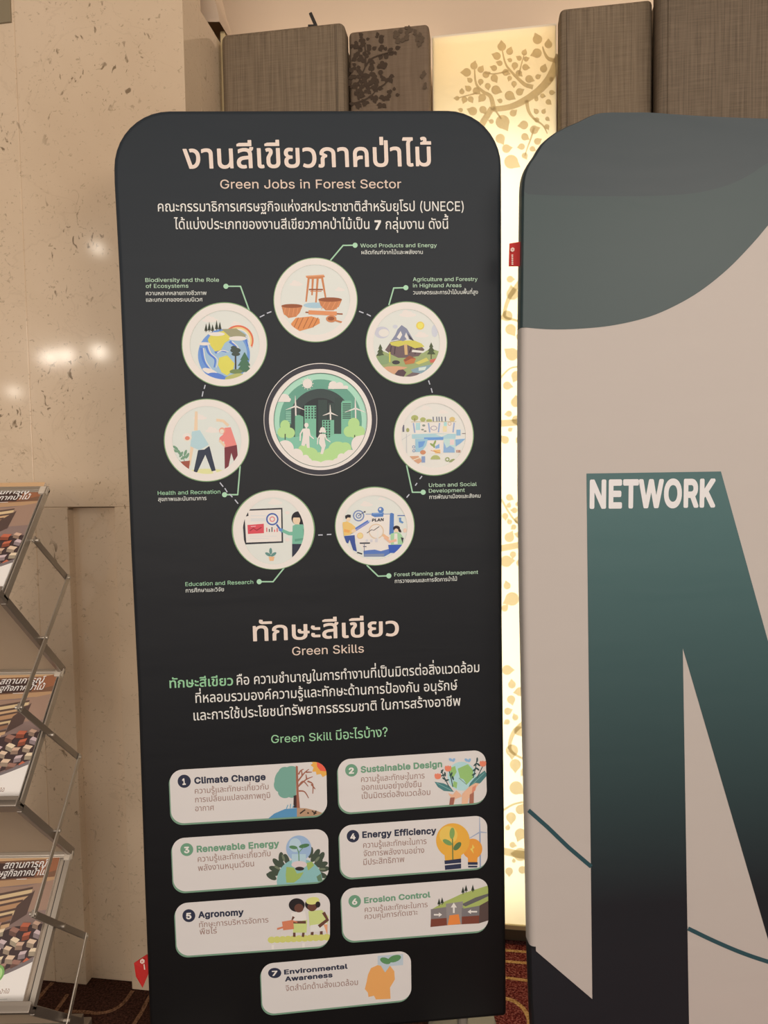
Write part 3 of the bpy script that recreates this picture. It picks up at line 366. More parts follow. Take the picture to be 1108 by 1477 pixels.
'rฒ': '.;|/>(z.w)#.X)-.A)7.()J-k)d-Y*#-L*B-@*m-8+G-4+q-4,q-9-N-D.,-Q.R-d.s-w//.-/<.F/I.W/N.r/Q/</O/Z/F/j/>/w/10%/$03/60B/B0Y/L0{/Q18/Q1V/L1t/A20/12=.}2I.h2P.R2V.92W.$2W+O2[+62h*m2r*W2~*F34*63C*,3d)z3x)v41)v4P*#4l*24t*;5$*O5-*m5/*z5//C51/F56/G63/G6:/E6;+%69*b64*@6+*$5y)f5l)R5])D5>)04})%4c({4,(y3c)#3F)-3-)92k)O2Z)a2L)u2J)m2H)72D)*1N)*1K)01K.%1E.@1<.K12.Q1%.T0g.R0Y.M0Q.D0H./0F-x0B-s/c-r/]-v/X.2/P.D/E.N/6.T/#.T.h.J.Y.:.K-p.F-V.@-(.?,_.@+g.I+%.Q*c.X*R.h*<.t*1/#**/6)}/M)v/f)t0&)v0>){0H)z0K)w0S)40R)/0N)+01(~/p(y',
'rณ': '.A|.R(z.>(~.-)(-z)--i)9-S)T-N)d-J)w-H*1-H+D-J+]-Q+}-^,<-s,P.(,Z.F,j.>,p-<-6-8-:-8-r-@.9-S.Z-l.u.///.N/?.w/J/R/Q00/P0]/G0y/?18/31V.x1j.f1z.P2-.224-s28-V28+&2;*f2@*T2M*<2Z*/2j*&3*)x3J)v3f){3w*(4**/4;*<4P*W4]*r4e+04k+O4k/C4m/F4r/G5o/G5v/E5w)05t)*5#)*4z)74x)m4v)v4_)U4R)J4;)93})-3M({2u(y2P)#22).2#)51b)H1Q)W1?)w16*61/*W1-*l1--?1+-R1#-p0m.20R.E08.O/y.T/O.T/(.L.p.D._.9.U.0.L-}.E-^.M-W/Z-(/_,~/U,G/R,E/E,D/.,>.p,0.h,&.]+o.T+N.T*8.W*.._)}.r)u/.)u/C)y/J)w/L)t/X)2/P),/6(~.w(y',
'rด': '+#|/>(z//({.h)(.R)/.9)<.*)H-n)_-])w-O*4-D*T-;*w-4+G-1+q-3,q-8-?-@-f-I.$-W.D-n.d.&.w.7/*.U/;/(/I/E/N/l/Q0Q/P0n/L16/D1d/11x.~2..n2E.N2R.22Y-u2_-L2_)-2[)*2V))1Z))1T)-1T-B1N-b1E-}12.:0o.J0V.Q0@.T/m.T/M.O/8.H.y.:.j.-.X-p.L-U.F-?.?,s.;,+.A+G.F+,.N*j.a*G.u*1/&*)/9){/O)v/f)t/})v0>)~0C)}0F)x0N)<0N)/0L),0;)%/z({/j(y',
'rต': '+8|/C(z/4({.m)(.O)2.6)A-m)f-])}-N*B-@*r-8+L-4+v-4,q-;-]-D.*-N.I-V.Z-f.s-}/1.@/D.]/N.w/Q/4/Q/V/L/c/H/v/>0*//01/#0;/10N/B0Y/G0y/O12/Q1[/P1p/L2./C2D/62].w2j.]2r.:2t.*2t)-2q)*2l))1p))1j)-1j-r1f.01[.D1L.O1<.T1#.T0v.R0i.M0_.D0X.70S-}0O-s/p-r/i-x/e.4/Y.F/L.O/<.T/*.T.w.P.k.J.Z.7.N-u.F-P.@,~.?,,.D+E.N*o.^*L.j*<.z*./4*#/P)v/j)t0,)v0D){0N)z0P)w0X)40W)/0R)+06(~/t(y',
'rถ': '*p|.R(z.7)#-~),-r)2-c)@-U)P-L)k-H*1-H+B-J+[-O+x-^,;-s,P.(,Z.F,j.>,p-9-8-8-r-A.7-N.P-Z.a-n.s.(/(.>/5.j/E/E/P0&/Q0_/J1%/B1=/91_/&1o.u2).a2:.H2A.:2H.%2M-k2Q-B2P)-2N)*2I))1J))1E)-1E-D1A-Z1:-q10.(0{.70[.H0E.O0*.T/W.T/..L.h.<.T.+.M-{.F-h.F-[/Z-(/a,{/U,G/R,E/F,D//,?.n,3.c,(.^+y.T+X.T*8.W*.._)}.r)u/.)u/C)y/J)w/L)t/X)2/P),/6(~.w(y',
'rท': '*w|-L))-I),-H)0-I/E-P/G.7/F.9/C.H.R.W.k.y///F/D/m/N03/Q0R/Q1%/L1G/B1j/12*.u2>.X2J.>2T-p2W-L2V),2P))1S))1N)*1L)-1K-I1F-f1A-u13.20y.C0h.K0R.Q0=.T0*.T/l.Q/T.J/@.@/2.7.z.$.r-s.f-[.[-B.T,v.T)-.N))',
'rธ': '*4|/8(z.p(}.F))-n)7-H)E-H,%-N,(.C,(.I,%.K*,.]*$.})x/O)s0#)u0O*$0j*20w*@0~*J1+*e1-+%1(+@0{+O0q+[0R+n0;+x.N,Q-v,h-Z,z-H-2-A-<-6-X-4-f-4.0-=.R-D.c-P.t-n/1.6/@.f/L/E/Q0;/P0q/I1Z/61i/11m/*1m.61i.01d.018.@0l.J0:.R/m.V/>.V.j.O.M.C.C.5.?.%.B-r.F-i.M-b._-V/*-G0j,s18,a1P,Q1p,52#+y21+Y26+@28*v26*]2/*<1z)u1s)i1Q)H1:):1()20O)#/y(y',
'rน': '*{|/@(z.w)#.T)..;):.*)F-r)Y-f)j-V*)-N*C-G*p-H/E-L/G.J/G.N/F.Q/C.Q+,.V*h._*P.j*B/$*./H)z/b)v/y)v06)z0L*%0b*00o*91#*H13*_1A+)1H+J1J+h1J/C1P/G2Q/F2T/@2S),2L))1[)*1W)21T)t1G)a13)K0v):0[).0G)(0%({/m(y',
'rบ': '*r|/Y(z/&)%.d)..C)<.*)O-p)f-e)w-T*<-L*Z-G+&-G/C-I/F-N/G.K/G.Q/C.Q+4.X*h._*V.j*E.w*6/)*./L)z/y)t08)v0Q){0e*(0{*41,*@17*P1C*r1F+01G/C1L/G2N/G2R/E2R/@2R+62K*W2>*.25)w1{)Z1f)F1D)41+)+0[(}0:(y',
'rป': '*s|/Y(z/&)%.d)..C)<.*)O-p)f-e)w-T*<-L*Z-G+&-G/C-I/F-N/G.K/G.Q/C.Q+4.X*h.f*J.y*4/6*&/L)z/y)t0B)x0c*&0{*412*G1>*b1F+.1G1X1L1]2N1]2R1Y2R1T2R+82O*l2F*E26)x2+)h1n)M1S);1+)+0](~0:(y',
'rผ': '+D|-P))-L),-L)0-L.N-Q.j-W.x-c/,-n/7.*/E.@/L.R/P.f/Q/./P/L/I/V/B/V/8/K.R/F.O/(.V.u.V.j.R._.M.X.D.U.7.T+].R*z/#+m/j-0/p-8/v-90Q-90V-71D+r1q*{1q/C1v/G2v/F2y/@2x),2r))1~))1x),06+~.K),.D))',
'rพ': '+u|.-)).))-.%):,{//,y/;,z/E-%/G.$/G.*/E.,/@.T,S.f*}.h*v.j*y/0,G/}/A0%/F0)/G0v/F1%/(1i,P23*t25*q2E,N2q/@2s/E2x/G3}/F4#/@3}//2w):2s),2l))1s))1n)*1j)-0f,P0U-20P-S0N-V0=,n/2)-/,))',
'rภ': '*q|->(z-#)#,n)*,b)1,l)t,n)w,s)x--)s-?)s-G)w-L)}-Q*2-Q+O-T+o-Y,)-f,?-w,Q.,,].G,j.F,m-8-9-8-i-;.$-A.5-P.R-k.p.2/..M/;.p/G/F/P0)/Q0b/J1=/:1d/$2#.h2:.I2F./2O-f2Q-S2P),2I))1N))1I)*1G)-1F->1A-^17-x10.*1%.40n.@0V.J0*.T/W.T/4.M.o.@.d.9.T.*.G-k.E-a.H-[/Y-)/_-#/a,z/W,I/R,E/>,C/$,8.r,,.i+y.d+j.^+Q.^*1.[)r.R)N.I)@.?)6.%)%-a(y',
'rม': '*}|03(z0#({/])(/2)8.m)N.c)X.N)t.L)m.J)7.F)*-S))-N)--M/@-N/E-R/G.T/G.Y/C.Y+R.b+,.j*q.t*[/#*L/6*9/F*./]*$0.)v0E)v0])z0t*&1)*/15*91?*G1K*e1P+%1Q/C1S/F1X/G2V/G2]/C2]*}2W*O2K*(2<)f2*)O1g)91T)01<)(0r({0_(y',
'rย': '*h|/C({/()#.a)+.E)4.*)A-r)O-^)c-M)}-E*6-=*b-=+:-@+Q-E+d-S,#-f,6-x,C.4,L-s,[-Z,p-I-+-?-B-9-^-9.*-?.C-H.Z-X.u-p//.7/B.W/J.u/N/H/N/t/I00/B06/>07/10).P0%.J/w.I/J.S.}.Q.j.K.].D.T.<.J.*.E-s.G-S.N-A._-0.u-#//,y/V,t/t,t/y,q/z,./y,)/v,&/J,%/&+z.d+l.T+Y.L+G.I+6.I*r.P*V.X*C.f*6.}*(/6){/P)v/t)t0>)x0_*&0{*71+*C12*R1:*o1<*z1=/C1B/G2D/G2H/E2H/@2H+,2A*M24*$1{)a1i)M1Q)>16)20})+0L(}08({',
'rร': ')T|.n(z.J(}-}))-L)5,z)F,w)J,w)N-7*<-:*?-B*?.-*(.a)x/8)t/f)z0#*&06*00J*B0Q*O0U*_0U*m0Q*z0G+30:+@0%+M/R+b.r+u.9,2-p,D-U,V-A,l-5,~-)-A-#-d-#-x-).<--.H-:.c-U/$-}/;.@/E._/L.}/P/e/Q0@/L0q/B13/81A/.1A.:1?.618.50r.A0R.J0).R/b.V/&.T.].L.O.F.C.>.:.5.2.%.0-z.0-h.;-N.H-B.W-9/.-#/y,d0H,Q0e,D1+,.1J+g1V+O1Z+D1a+)1a*W1]*C1T*.1I)p1@)d1))K0b)60B)+/t(}/O(y',
'rล': '*O|.p(z.T(~.7))-r)6-W)H->)f-5)u-,*2-&*O-$*h-)+8-4+Y-<+l-H+}-],6-u,G.@,X.u,i/E,p1%,{1&-L0~-f0x-x0p.-0_.@0T.F0=.O/m.V/6.T.].J.7.>-[.$-U.#-Q.*-Q/#-U/(-d//.,/;.U/G/$/N/O/Q/z/Q0E/N0n/E1?/21Q/$1b.p1n.a1z.I2,-~21-U21)-2.)*2*))1,))1&)-1&+{1#+~0j+~/l+v/(+k.m+d.W+X.K+O.@+B.7+1.3*}.3*].:*E.H*1.]*$.p)x/&)u/J)s/z){0%)z0))t05)905)003)-/w)%/W({/E(y',
'rว': ')X|.F(z.,(}-b))-?)5,x)E,v)H,v)M-4*1-8*9-?*:-c**.*)z.T)t.m)v/$)z/C*+/Y*9/l*J/z*_0.+#07+B0<+]0?,,0?,G0<,p05-70*-U/{-i/h.*/R.:/;.G/..L._.T.-.T-P.J-(.:,{.:,y.@,y/1,{/6-+/;-U/I.(/P.f/Q///N/L/I/z/906/.0Q.s0e.a0t.M1*.214-v1C-B1K,b1K+o1C+013*T0x*)0c)h0M)R01)=/u)2/Z))/<(~.w(y',
'rศ': '+0|-K))-H),-G)0-G-I-J-f-S.--b.K-u.j.-.}.F/3.n/D///J/C/N/o/Q0N/P1#/G1:/@1T/21j/<1v/H1~/Y2%/h2*/l3,/k3./e3,/M3%/;2v/)2^.j2;.R2H.<2R-~2Y-a2]->2[),2U))1X))1S)*1Q)-1P-?1K-]1@-z18.,1).:0x.B0_.M0;.T/l.T/F.M/,.B.p.0.d-z.X-a.Q-:.Q,%.T,#._,1.r,B/*,L/;,R/j,Y0Q,X0U,S0U+d0O+^/o+^/L+X/4+P.t+@.j+6.a+).V*l.S*Z.Q*L.P),.J))',
'rษ': '+<|/c(z/8)#.z)).Z)3.E)>./)M-r)f-e)x-V*;-N*V-G+)-G/C-I/F-N/G.K/G.P/E.Q+:.X*l.^*].k*E.u*9/)*//9*&/P)z0&)t0B)v0d)~1#*.15*;1C*O1N*m1U+;1U+Y1S+]0L+]0>+^/}+h/j+s/Y,(/R,2/I,L/G,f/K-#/P-7/W-D/]-G0L-90O-70P-20K,x0K,l0O,a0V,V0_,R0l,P1T,Q1V/C1[/G2]/G2a/E2b/@2b,S2d,P3C,P3H,N3H+b3C+]2b+[2_*w2Y*W2R*@2E)}2:)k1s)H1N)40{)%0B(y',
'rส': '*P|.p(z.T(~.7))-r)6-W)H->)f-5)u-,*2-&*O-$*h-)+8-4+Y-<+l-H+}-],6-u,G.@,X.u,i/E,p1%,{1&-L0~-f0x-x0p.-0_.@0T.F0=.O/m.V/6.T.].J.7.>-[.$-U.#-Q.*-R/$-V/)-n/3.H/D.t/L/O/Q/y/Q0N/L0o/D12/51D/@1I/E1P/R1T/h1X/l2Z/l2]/f2]/R2U/;2N/,2F.z25.j1p.T2#.:2(./21-V20),2+))1.))1))*1&)-1&+{1#+~0j+~/l+v/(+k.m+d.W+X.K+O.@+B.7+1.3*}.3*].:*E.H*1.]*$.p)x/&)u/J)s/z){0%)z0))t05)905)003)-/w)%/W({/E(y',
'rห': '*a|-R))-N),-M)0-N/E-U/G.R/G.W/F.Y/C.Z,l.}-010/F2F/F2H/B2F/;0a-R0b-O0t-M1<-C1S-81f--2(,j2<,F2H+{2M+Q2L),2F))1I))1B),1A+O1>+e16+y1(,60v,B0f,L0;,Z/o,_.z+l.Z+H.X),.R))',
'rอ': '*R|/B(z.n)%.U)-.>)6-x)K-a)d-N*#-?*J-8*e-3+0-1+}-6,b-9,f->,f/b,e/d,^/c+q/Z+n.<+n.;+X.?+*.F*e.M*O.Y*;.h*..})~/B)u/e)s0&)v0H*&0_*40l*@0u*M0}*[1-*y17+X19,N14-(1+-K1%-[0t-u0l.%0Y.70@.F0,.M/o.R/b.T/,.T.X.M.$.>-L.%-H.%-C.,-C/$-F/*-b/6.(/@.M/I/</Q/}/P0Q/G0q/<13/.1F.z1Y.h1x.?2--x27-X2B-%2G,<2C+L27*f2**=1q)u1f)f1L)M1+)70t)00Q)%/w(y',
'rะ': '&p|.0)k-l)n-S)u-<*)-(*>,y*T,u*r,w+)-#+@-/+R-4+S.%+G.)+@-~+*-~*w.(*j.4*d.@*b/t*b/z*_/{)p/w)k|.0,{-l-#-S-+-<-9-(-N,y-f,u.(,w.9-#.P-/.d-4.e.%.W.).P-~.:-~.-.(-z.4-t.@-r/t-r/z-p/{-%/w,{',
'rั': '##|)m0=)N0A)40M)&0V(o0l(g1#(c1@(i1b(n1s(v2$)(2$)n1s)q1l)l1Z)k1N)l1F)t18*&13,{12-%12-(1.-)0B-#0<',
'rา': '(Z|/6))/2),/2)0/2-S/0-k/(.+.z.:.m.F.W.O.@.T-p.T-V.Q-/.D,_.2,Z.2,W.7,W/.,[/4,j/:-H/J-l/P.M/Q.z/L/B/B/]/4/u.x0&.h00.T08.70<-u0<)-06))',
'rำ': '(Z|/6))/2),/2)0/2-S/0-k/(.+.z.:.m.F.W.O.@.T-p.T-V.Q-/.D,_.2,Z.2,W.7,W/.,[/4,j/:-H/J-l/P.M/Q.z/L/B/B/]/4/u.x0&.h00.T08.70<-u0<)-06))|*H0$*20*)w03)c0B)T0R)L0g)I0})K1B)S1Z)]1i)p1z*,2**F21*b23+#21+62-+O2#+b1s+m1g+{1J,$18,$0y+{0g+s0R+]0;+D0-*z0$|*W0_*l0^*y0c+&0g+00q+50}+513+.1D+#1K*o1P*W1P*E1I*=1@*916*71,*;0t*C0h*M0c',
'rิ': '##|%b0<%]0B%^0n&P15+O16+T15+V12+W0B+R0<',
'rี': '##|%b0<%]0B%^0n&P15*O16*Q18*Q2(*T2-+Q2.+V2*+W0D+V0?+R0<',
'rึ': '##|%b0<%]0B%^0n&P15)M16)Q1V)X1i)c1v)z2/*<29*f2;+&26+:2.+T1p+]1_+d1L+d1)+a0v+V0d+H0S+>0J+,0A*y0>*j0<|*O0t*c0t*l0w*v0}+#10+%1<*}1J*r1V*k1Z*Y1^*H1Z*>1U*61I*318*81+*B0y',
'rื': '##|%b0<%]0B%^0n&P15(z16({2()$2-)u2-)x2()x18)z16*[16*[2(*_2-+Q2.+V2*+W0D+V0?+R0<',
'rุ': '##|*Y%,*U%1*U&@*S&J*O&S*F&W*1&T**&V*(&[*#&{)~(>**(C*M(J*h(L*}(J+4(D+>(>+J(2+S&x+U&l+U%0+O%+',
'rู': '##|)i%))H%-)6%3(v%@(a%V(V%g(Q%y(O&+(O&J(L&T(F&X(4&W(0&[()(<(*(B(7(H(b(L(v(J)6(A)C(3)L&z)N&q)N&<)U&()Z%{)k%t*2%r*A%v*J%{*T&3*V&=*W(F*_(H+T(G+W(A+W&8+U&%+N%g+C%R+3%B+)%;*_%-*;%(',
'rเ': '&C|.](z.>)%.,).-x)7-m)C-c)P-Y)f-V)w-V/@-V/E-Z/G.Z/G.b/C.b*8.f**.k)}.w)v/6)t/O){/V)z/Y)r/e):/e)2/b)-/H)#/((y',
'rแ': '*L|.](z.>)%.,).-x)7-m)C-c)P-Y)f-V)w-V/@-V/E-Z/G.Z/G.b/C.b*8.f**.k)}.w)v/6)t/O){/V)z/Y)r/e):/e)2/b)-/H)#/((y|1g(z1B)(1))60n)M0h)Z0a)u0^*10^/@0_/E0d/G1f/G1k/C1l*61s*#2%)v2?)t2X){2a)z2e)p2o)92o)22k)-2V)%22(y',
'rโ': '&P|.m(z.X(~.C)).*)9-r)N-j)c-g)p-e*&-e0V-c0h-]0}-T15-B1I-71P-(1W,p1],_1],V1b,V20,Z25,b28-N2V0Q2U0T2S0U2N0U1f0Q1_.@1^.U1D.d1+.j0t.o0T.o*@.q*2.x*#/,)v/C)t/b){/f)x/i)u/u)4/p)-/O(~/6(y',
'rใ': '&=|.T(z.4)%-p)6-c)C-X)O-N)m-L)z-L.w-O/2-]/O-u/r.A0I.Q0d.Y0}.Y1:.Q1N.J1V.@1].%1d-b1e-K1a-41X,i1H,d1I,a1N,b2D,n2K-(2R-B2Y-]2].>2].U2Y.n2R/.2G/;2>/R2#/[1l/d1N/f1:/d0y/_0e/V0L/</{.b/2.Z.}.V.h.V*8.Z**.a)}.m)v/,)t/H){/M)x/Z)4/T),/8(~.x(y',
'rไ': '&L|.m(z.X(~.C)).2)2.():-w)H-n)W-g)p-e*$-e0Q-i0n-s15-~1F.71^,B1_,@1g,V2N,[2U/m2V/r2U/t2R/t1b/m1]/b1]/L1V/41I/)1=.{10.u0x.q0e.o0J.o*@.t**.x*#/$)x/4)t/E)u/b){/f)x/i)u/u)4/p)-/O(~/6(y',
'r็': '##|*10.)}01)f0:)P0L)H0W(s00(]00(F04(00;&p0J&U0g&J1(&F1<&F1_&H1l&P2)&[2>&z2W(82e(P2j(b2l+H2k+K2f+K2++J2%+G2#(s1~(h1}(W1v(I1l(C1_(?1G(B16(G1,(R0}(h0w(k0x)H1N)a1N)e1I)n10)u1%*)0x*80t*H0x*R1%*X13*Z1J*]1N+J1N+M1I+M1:+I0t+E0g+80N+*0@*j02*O0-',
'r่': '##|*O0<*L0?*K0D*K2h*P2l+Q2k+T2i+U2d+U0@+O0<',
'r้': '##|(A0<(=0B(>0q(B0u(p1()*12)71=)>1N)>1X)91e)*1m(z1m(]1c(S1d(O1i(B24(=2B(?2I(U2V(s2a)22e)K2e)_2a)z2S*12B*;2.*A1l*=1N*215+o14+t13+v10+w0B+r0<',
'r์': '##|)]/z)W0#)P01)K0E)I0Q)I0t)N1.)T1:)c1I)m1Q*/1^*V1e,51e,;1b,<0t,:0n*o0m*e0k*U0d*N0T*N0J*V03*T0,*;0&)h/z',
'bก': '*n|-B(z-;)$-8)/-8+T-:+g-B,+-Q,D-k,Z.&,j-8-,-2-1-.-7-.-u-7.9-F.U-R.g-g.z.,/6.U/J/4/X/Z/[0&/[0V/V15/G1^/31y.x2-.j2>.R2K.72U-k2W-X2W)02U)%2N(z2F(y1G(y1@({1;)%19)019-?14-^1/-l1$-~0r./0Y.=0H.C01.H/Y.J//.B.n.4.[.$.V-v.P-f.R-b/Y-0/b-*/d,{/[,J/V,@/O,;/2,7.z,/.g+x.a+l.Z+[.V+D.U)*.P(}.H(y',
'bข': '*7|/@(p/$(s.f(x.J)&.,)7-v)C-b)W-U)h-F*,-;*R-8*v-8+y-;,@-D,_-P,x-f->.0-r.6.2.1.C-~.H-d.E-I.<-A.<-9.@-5.F-#.},}/,,~/8-&/>-./D-</J-S/Q-u/V.K/V.a/R.x/H/-/>/:/1/B/$/L.f/P.N/P.%/N-s/G-X/?-H.p,b.b,G.[,8.X+}.X*w.b*P.i*E.u*7/(*//<*(/P*$/l*$04*-0G*80U*M0[*j0]/F0d/N0l/Q1s/Q1z/L2#/B2#*p1z*F1p*#1b)d1T)R1<);0x))0[(z01(q/v(o',
'bค': '*}|-H(z-@)$-=)/-=-K-D-x-I.0-V.N-g.h.//0.T/E/$/S/R/Z06/[0x/T1:/M1P/E1f/;1v/022.v2I.T2W.72e-a2h-82h)02e)$2X(y1V(y1N({1I)%1F)01F-<1A-Z14-z1%.00r.90N.G06.J/m.J/M.E/4.;/#.0.n-v.f-d.^-F.[-5.[,@._,@.x,R/1,Z/H,a/j,e0T,d0],^0a,T0a+e0_+]0X+V0Q+S/o+S/T+P/4+E.{+:.r+0.j*~.^*Y.[*H.[)/.Y)%.T({.M(y',
'bง': '*-|.H(z.A)#.>)*,D/;,D/H,N/Q-U/Q-]/O-c/J/E*2/b*7/t*?0)*J0A*e0S+*0a+J0l,,0n,j0k-+0d-F0X-a0D-~00.4/p.@/V.E/9.E.t.?.h.D.c.M.L/8.L/@.O/F.W/L.u/S/;/V/]/V08/O0[/D1+/.1;.}1P.g1k.A2$-l2--H24,g24,<21+l2,+N1z*}1c*F1P*,1>)n0y)O0d)A0;)//w)%/V({/@(y',
'bจ': '*(|.0(z.))$.%)/.%+b-~+d-A+d-6+j-3+t-3,_-5,i-<,o-D,p/1,p/8,o/=,j/A,_/A*//E*-/f*20&*>04*H0=*R0L*o0Z+G0a+{0a,Q0X-40L-]0D-n04.)/p.=/].C/E.H/4.J._.J.2.C-V.3-%-s,t-t,n-y,k.%,l/&,t/1-B/C-u/Q.C/X.n/[/V/Z0&/S0E/J0j/91(/)1=.o1Q.T1a.<1q-k1w-U2$,~2),22&+e1}+81p*_1X*.1C)i1%)L0_)80=)+/b({/H(y',
'bฐ': '*7|,z%_,r%e,o%o,o&B,v&b-(&x-:(3-N(A-a(I-x(P.,(R.F(R._(O.r(I/((?/H&}/w(J0%(M0,(M04(I0_(+0a(U0f(^0n(c1i(c1q(_1v(V1w%n1t%e1l%_0g%_0)&7/O%b/H%^/1%_/&%g.w%{.h&7.X&B.J&F.:&D.2&=.+&+.(%j-z%a-r%^|.-(z.%)$-})/-}+b-z+d-<+d-1+j-.+t-.,_-0,i-5,n->,p/.,p/9,k/=,_/=*//@*-/O*//p*70+*C0<*V0I*p0Q+10Z+l0[,?0Z,b0U-00I-Z0?-p05-~0).//r.:/J.G/1.J.].J.6.E-u.>-N.1,~-s,p-t,i-y,f.%,f.},i/*,n//-./=-S/J.0/V.j/[/P/Z/z/S0=/J0b/80v/A1*/M1//V14/m1=/v2?/v2H/t2N/l2O/W2H/92>/$2/.m1z.^1Q.F1i-u1w-?2#,_2#+q1x+=1q*t1f*M1N*#15)^0l)A0L)203)*/l(~/H(y',
'bณ': '.A|.P(p.<(s.*(x-u)$-b)2-J)N-D)a-@)u->*/->+D-@+_-E+y-L,2-V,C-n,Y.+,j-7---1-2-.-8-.-s-7.<-K.b-e.}.*/8.K/H.u/T/R/[01/Z0Q/T0n/M1+/E1?/;1_/$1q.n2(.U27.62>-u2B-X2B+)2E*h2J*V2U*C2h*42u*-3,*(3H*%3j*-4#*744*D4H*a4S*v4Y+14a+R4a/@4b/H4h/O4p/Q5q/Q5}/L6%/F6&/@6&)06%)*5}(~5q(y5&(y4z(z4u)$4r),4o)M4m)T4O):4()#3Z(s3A(o2s(o2A(x1x)-1Z)@1J)P16)r1,*21$*T0~*l0~->0{-P0u-l0d.-0N.<06.E/w.J/R.J/4.E.}.>.m.6._.,.V-z.P-d/b-0/g-+/j-#/d,N/_,B/V,;/>,9//,4.w,(.p+{.g+l._+J._*;.c*0.f**.t*$/**$/E*)/P*#/V)u/d)9/d)0/a)*/Y)$/>(t.x(o',
'bถ': '*p|.P(p.<(s.*(x-u)$-b)1-L)K-B)i->*/->+B-D+r-K,0-V,B-n,Y.+,j-8---0-4-.-<-.-s-7.9-G.W-R.g-h.{-x/..7/=.f/O/C/Z0&/[0b/T1)/L1?/C1f//1u/#20.i2C.M2J.@2U-u2[-D2Z)*2U(}2K(y1I(y1B({1=)%1;)01;-A15-a1&-~0t./0X.>0D.E0&.J/Y.J//.B.n.4.[.$.Q-l.P-d/b-0/g-+/j-#/d,N/^,@/T,;/>,9/,,4.u,+.k+{.g+t._+T._*;.b*1.f**.t*$/**$/E*)/P*#/V)u/d)9/d)0/a)*/Y)$/>(t.x(o',
'bท': '*w|-I(z-B)$->)/->/@-A/J-F/O-L/Q.4/Q.</O.C/F.M.p.k/2/*/B/M/Q/y/Z0T/[1(/V1J/L1p/921.}2F._2S.A2_-s2c-L2c)02a)%2Z({2S(y1Q(y1I({1C)(1A)01A-F1?-U19-n14-x1+.,0}.40l.?0_.C0G.H0..J/m.G/V.@/9.//)-z.z-l.p-X.g-A._,s._)0.^)(.W(}.P(y',
'bน': '*{|/>(p.u(t.P)$.6)2-~)?-i)S-[)d-M*$-D*@-=*o-=/@->/H-D/O-N/Q.M/Q.T/O.Z/H.[/@.[+0.a*p.f*_.n*M.x*A/,*5/J**/c*%/v*%04**0J*00i*B0v*N1(*b12*v17+*1>+N1@+l1@/@1A/H1G/O1N/Q2N/Q2U/P2]/J2_/B2_)02^)(2W(}2P(y1Z(z1S)#1N)-1M)K1J)S12)=0{)20_)$0J(x03(s/p(o',
'bป': '*s|/W(p/$(v.a)$.>)4-})H-h)_-[)p-K*9-B*Y-=+%-=/F-D/O-N/Q.M/Q.U/N.Z/F.[+6.d*j.n*P.}*?//*5/B*-/V*(/y*$04*%0_*00u*<1**M15*h1<+11=1Z1A1d1J1h2R1g2Y1b2]1V2]+82Y*j2P*B2@)u23)a1u)F1V)21.({0_(s0;(o',
'bภ': '*q|-<(p-*(s,l(z,^)%,X),,U)6,b)u,f*#,n*&-:)~-A*$-D*(-G*6-G+O-L+y-U,:-c,L-r,Z.,,j-7---.-7-.-i-1.%-8.:-H.W-e.x.//8.J/E.m/Q/E/Z0)/[0d/T1@/C1i/.2,.n2C.N2P.22Y-i2[-S2[)02X)%2S({2L(y1N(y1F(z1?)%1<)01<-:17-]10-p1&.$0r.10b.;0J.C04.H0&.J/Y.J/6.C.u.8.j.0.].#.Q-i.Q-d.T-b/b-0/h-*/k,{/d,I/a,B/V,;/@,9/,,0.z,%.r+s.n+h.i+O.i*/.g)p.])K.Q)9.E)-.*(w-b(o',
'bม': '*}|01(p/j(t/;)).w):.W)T.U)M.T)6.R)*.N)#.H(z-R(y-I(}-D)*-C/B-G/L-N/Q.U/Q.]/O.d/H.e/@.e+V.l+..s*t.{*c/,*R/<*B/L*7/_*/01*%0D*%0[**0q*00}*71-*@17*M1>*Z1C*m1F+)1F/@1H/H1M/O1T/Q2V/Q2b/N2h/F2h*}2c*M2U*$2D)a21)H1v)71Z)(1?(x0v(q0b(o',
'bย': '*h|/B(q/$(t.]({.C)*.$)9-j)H-V)Z-F)u-<*2-3*_-3+:-7+T-<+h-L,+-_,?-u,N-R,j-A-%-5-?-/-]-/.,-5.F-?.a-R.~-k/8.6/L.U/T.u/X/]/V0#/Q06/J0?/C0A/<0A//03.M0,.B0%.?/w.?/F.I//.H.w.E.j.@.].6.S.%.O-p.P-b.U-K.[-A.k-5.x-./9-&/W-#/y,~0%,x0*,n0*,+0$+{/w+w/M+v/(+p.k+d.]+S.V+E.S+3.S*t.Z*W.b*J.l*>/$*2/8*+/T*%/o*$0=*(0[*00g*50w*B1**W12*z13/F18/N1@/Q2B/Q2I/P2P/J2R/B2R+,2K*L2=)z2))X1p)F1V)51:)(1#({0N(r08(q',
'bร': ')T|.m(p.H(r-z(y-:)0,r)@,n)F,m)P-/*C-7*H-D*I./*2.d*(/6*$/Z*(0#*206*<0A*F0G*R0K*c0G*y0@++04+7/x+E/O+V.n+l.6,(-k,;-N,O-:,e--,x,y->,t-d,t-z,y.@-#.M-2.h-M/,-]/6-v/D.</O.]/V.z/Z/f/[0D/V0t/L1?/=1G/71K/11K.91I.21D.-16.+0Q.@0%.H/].L/*.J._.B.I.6.B./.<-~.:-i.>-].D-S.]-B/1-./},n0L,[0r,G12,51S+l1a+T1f+G1k+*1k*V1g*@1^*(1Q)k1H)]10)D0e)-0E({/w(s/P(o',
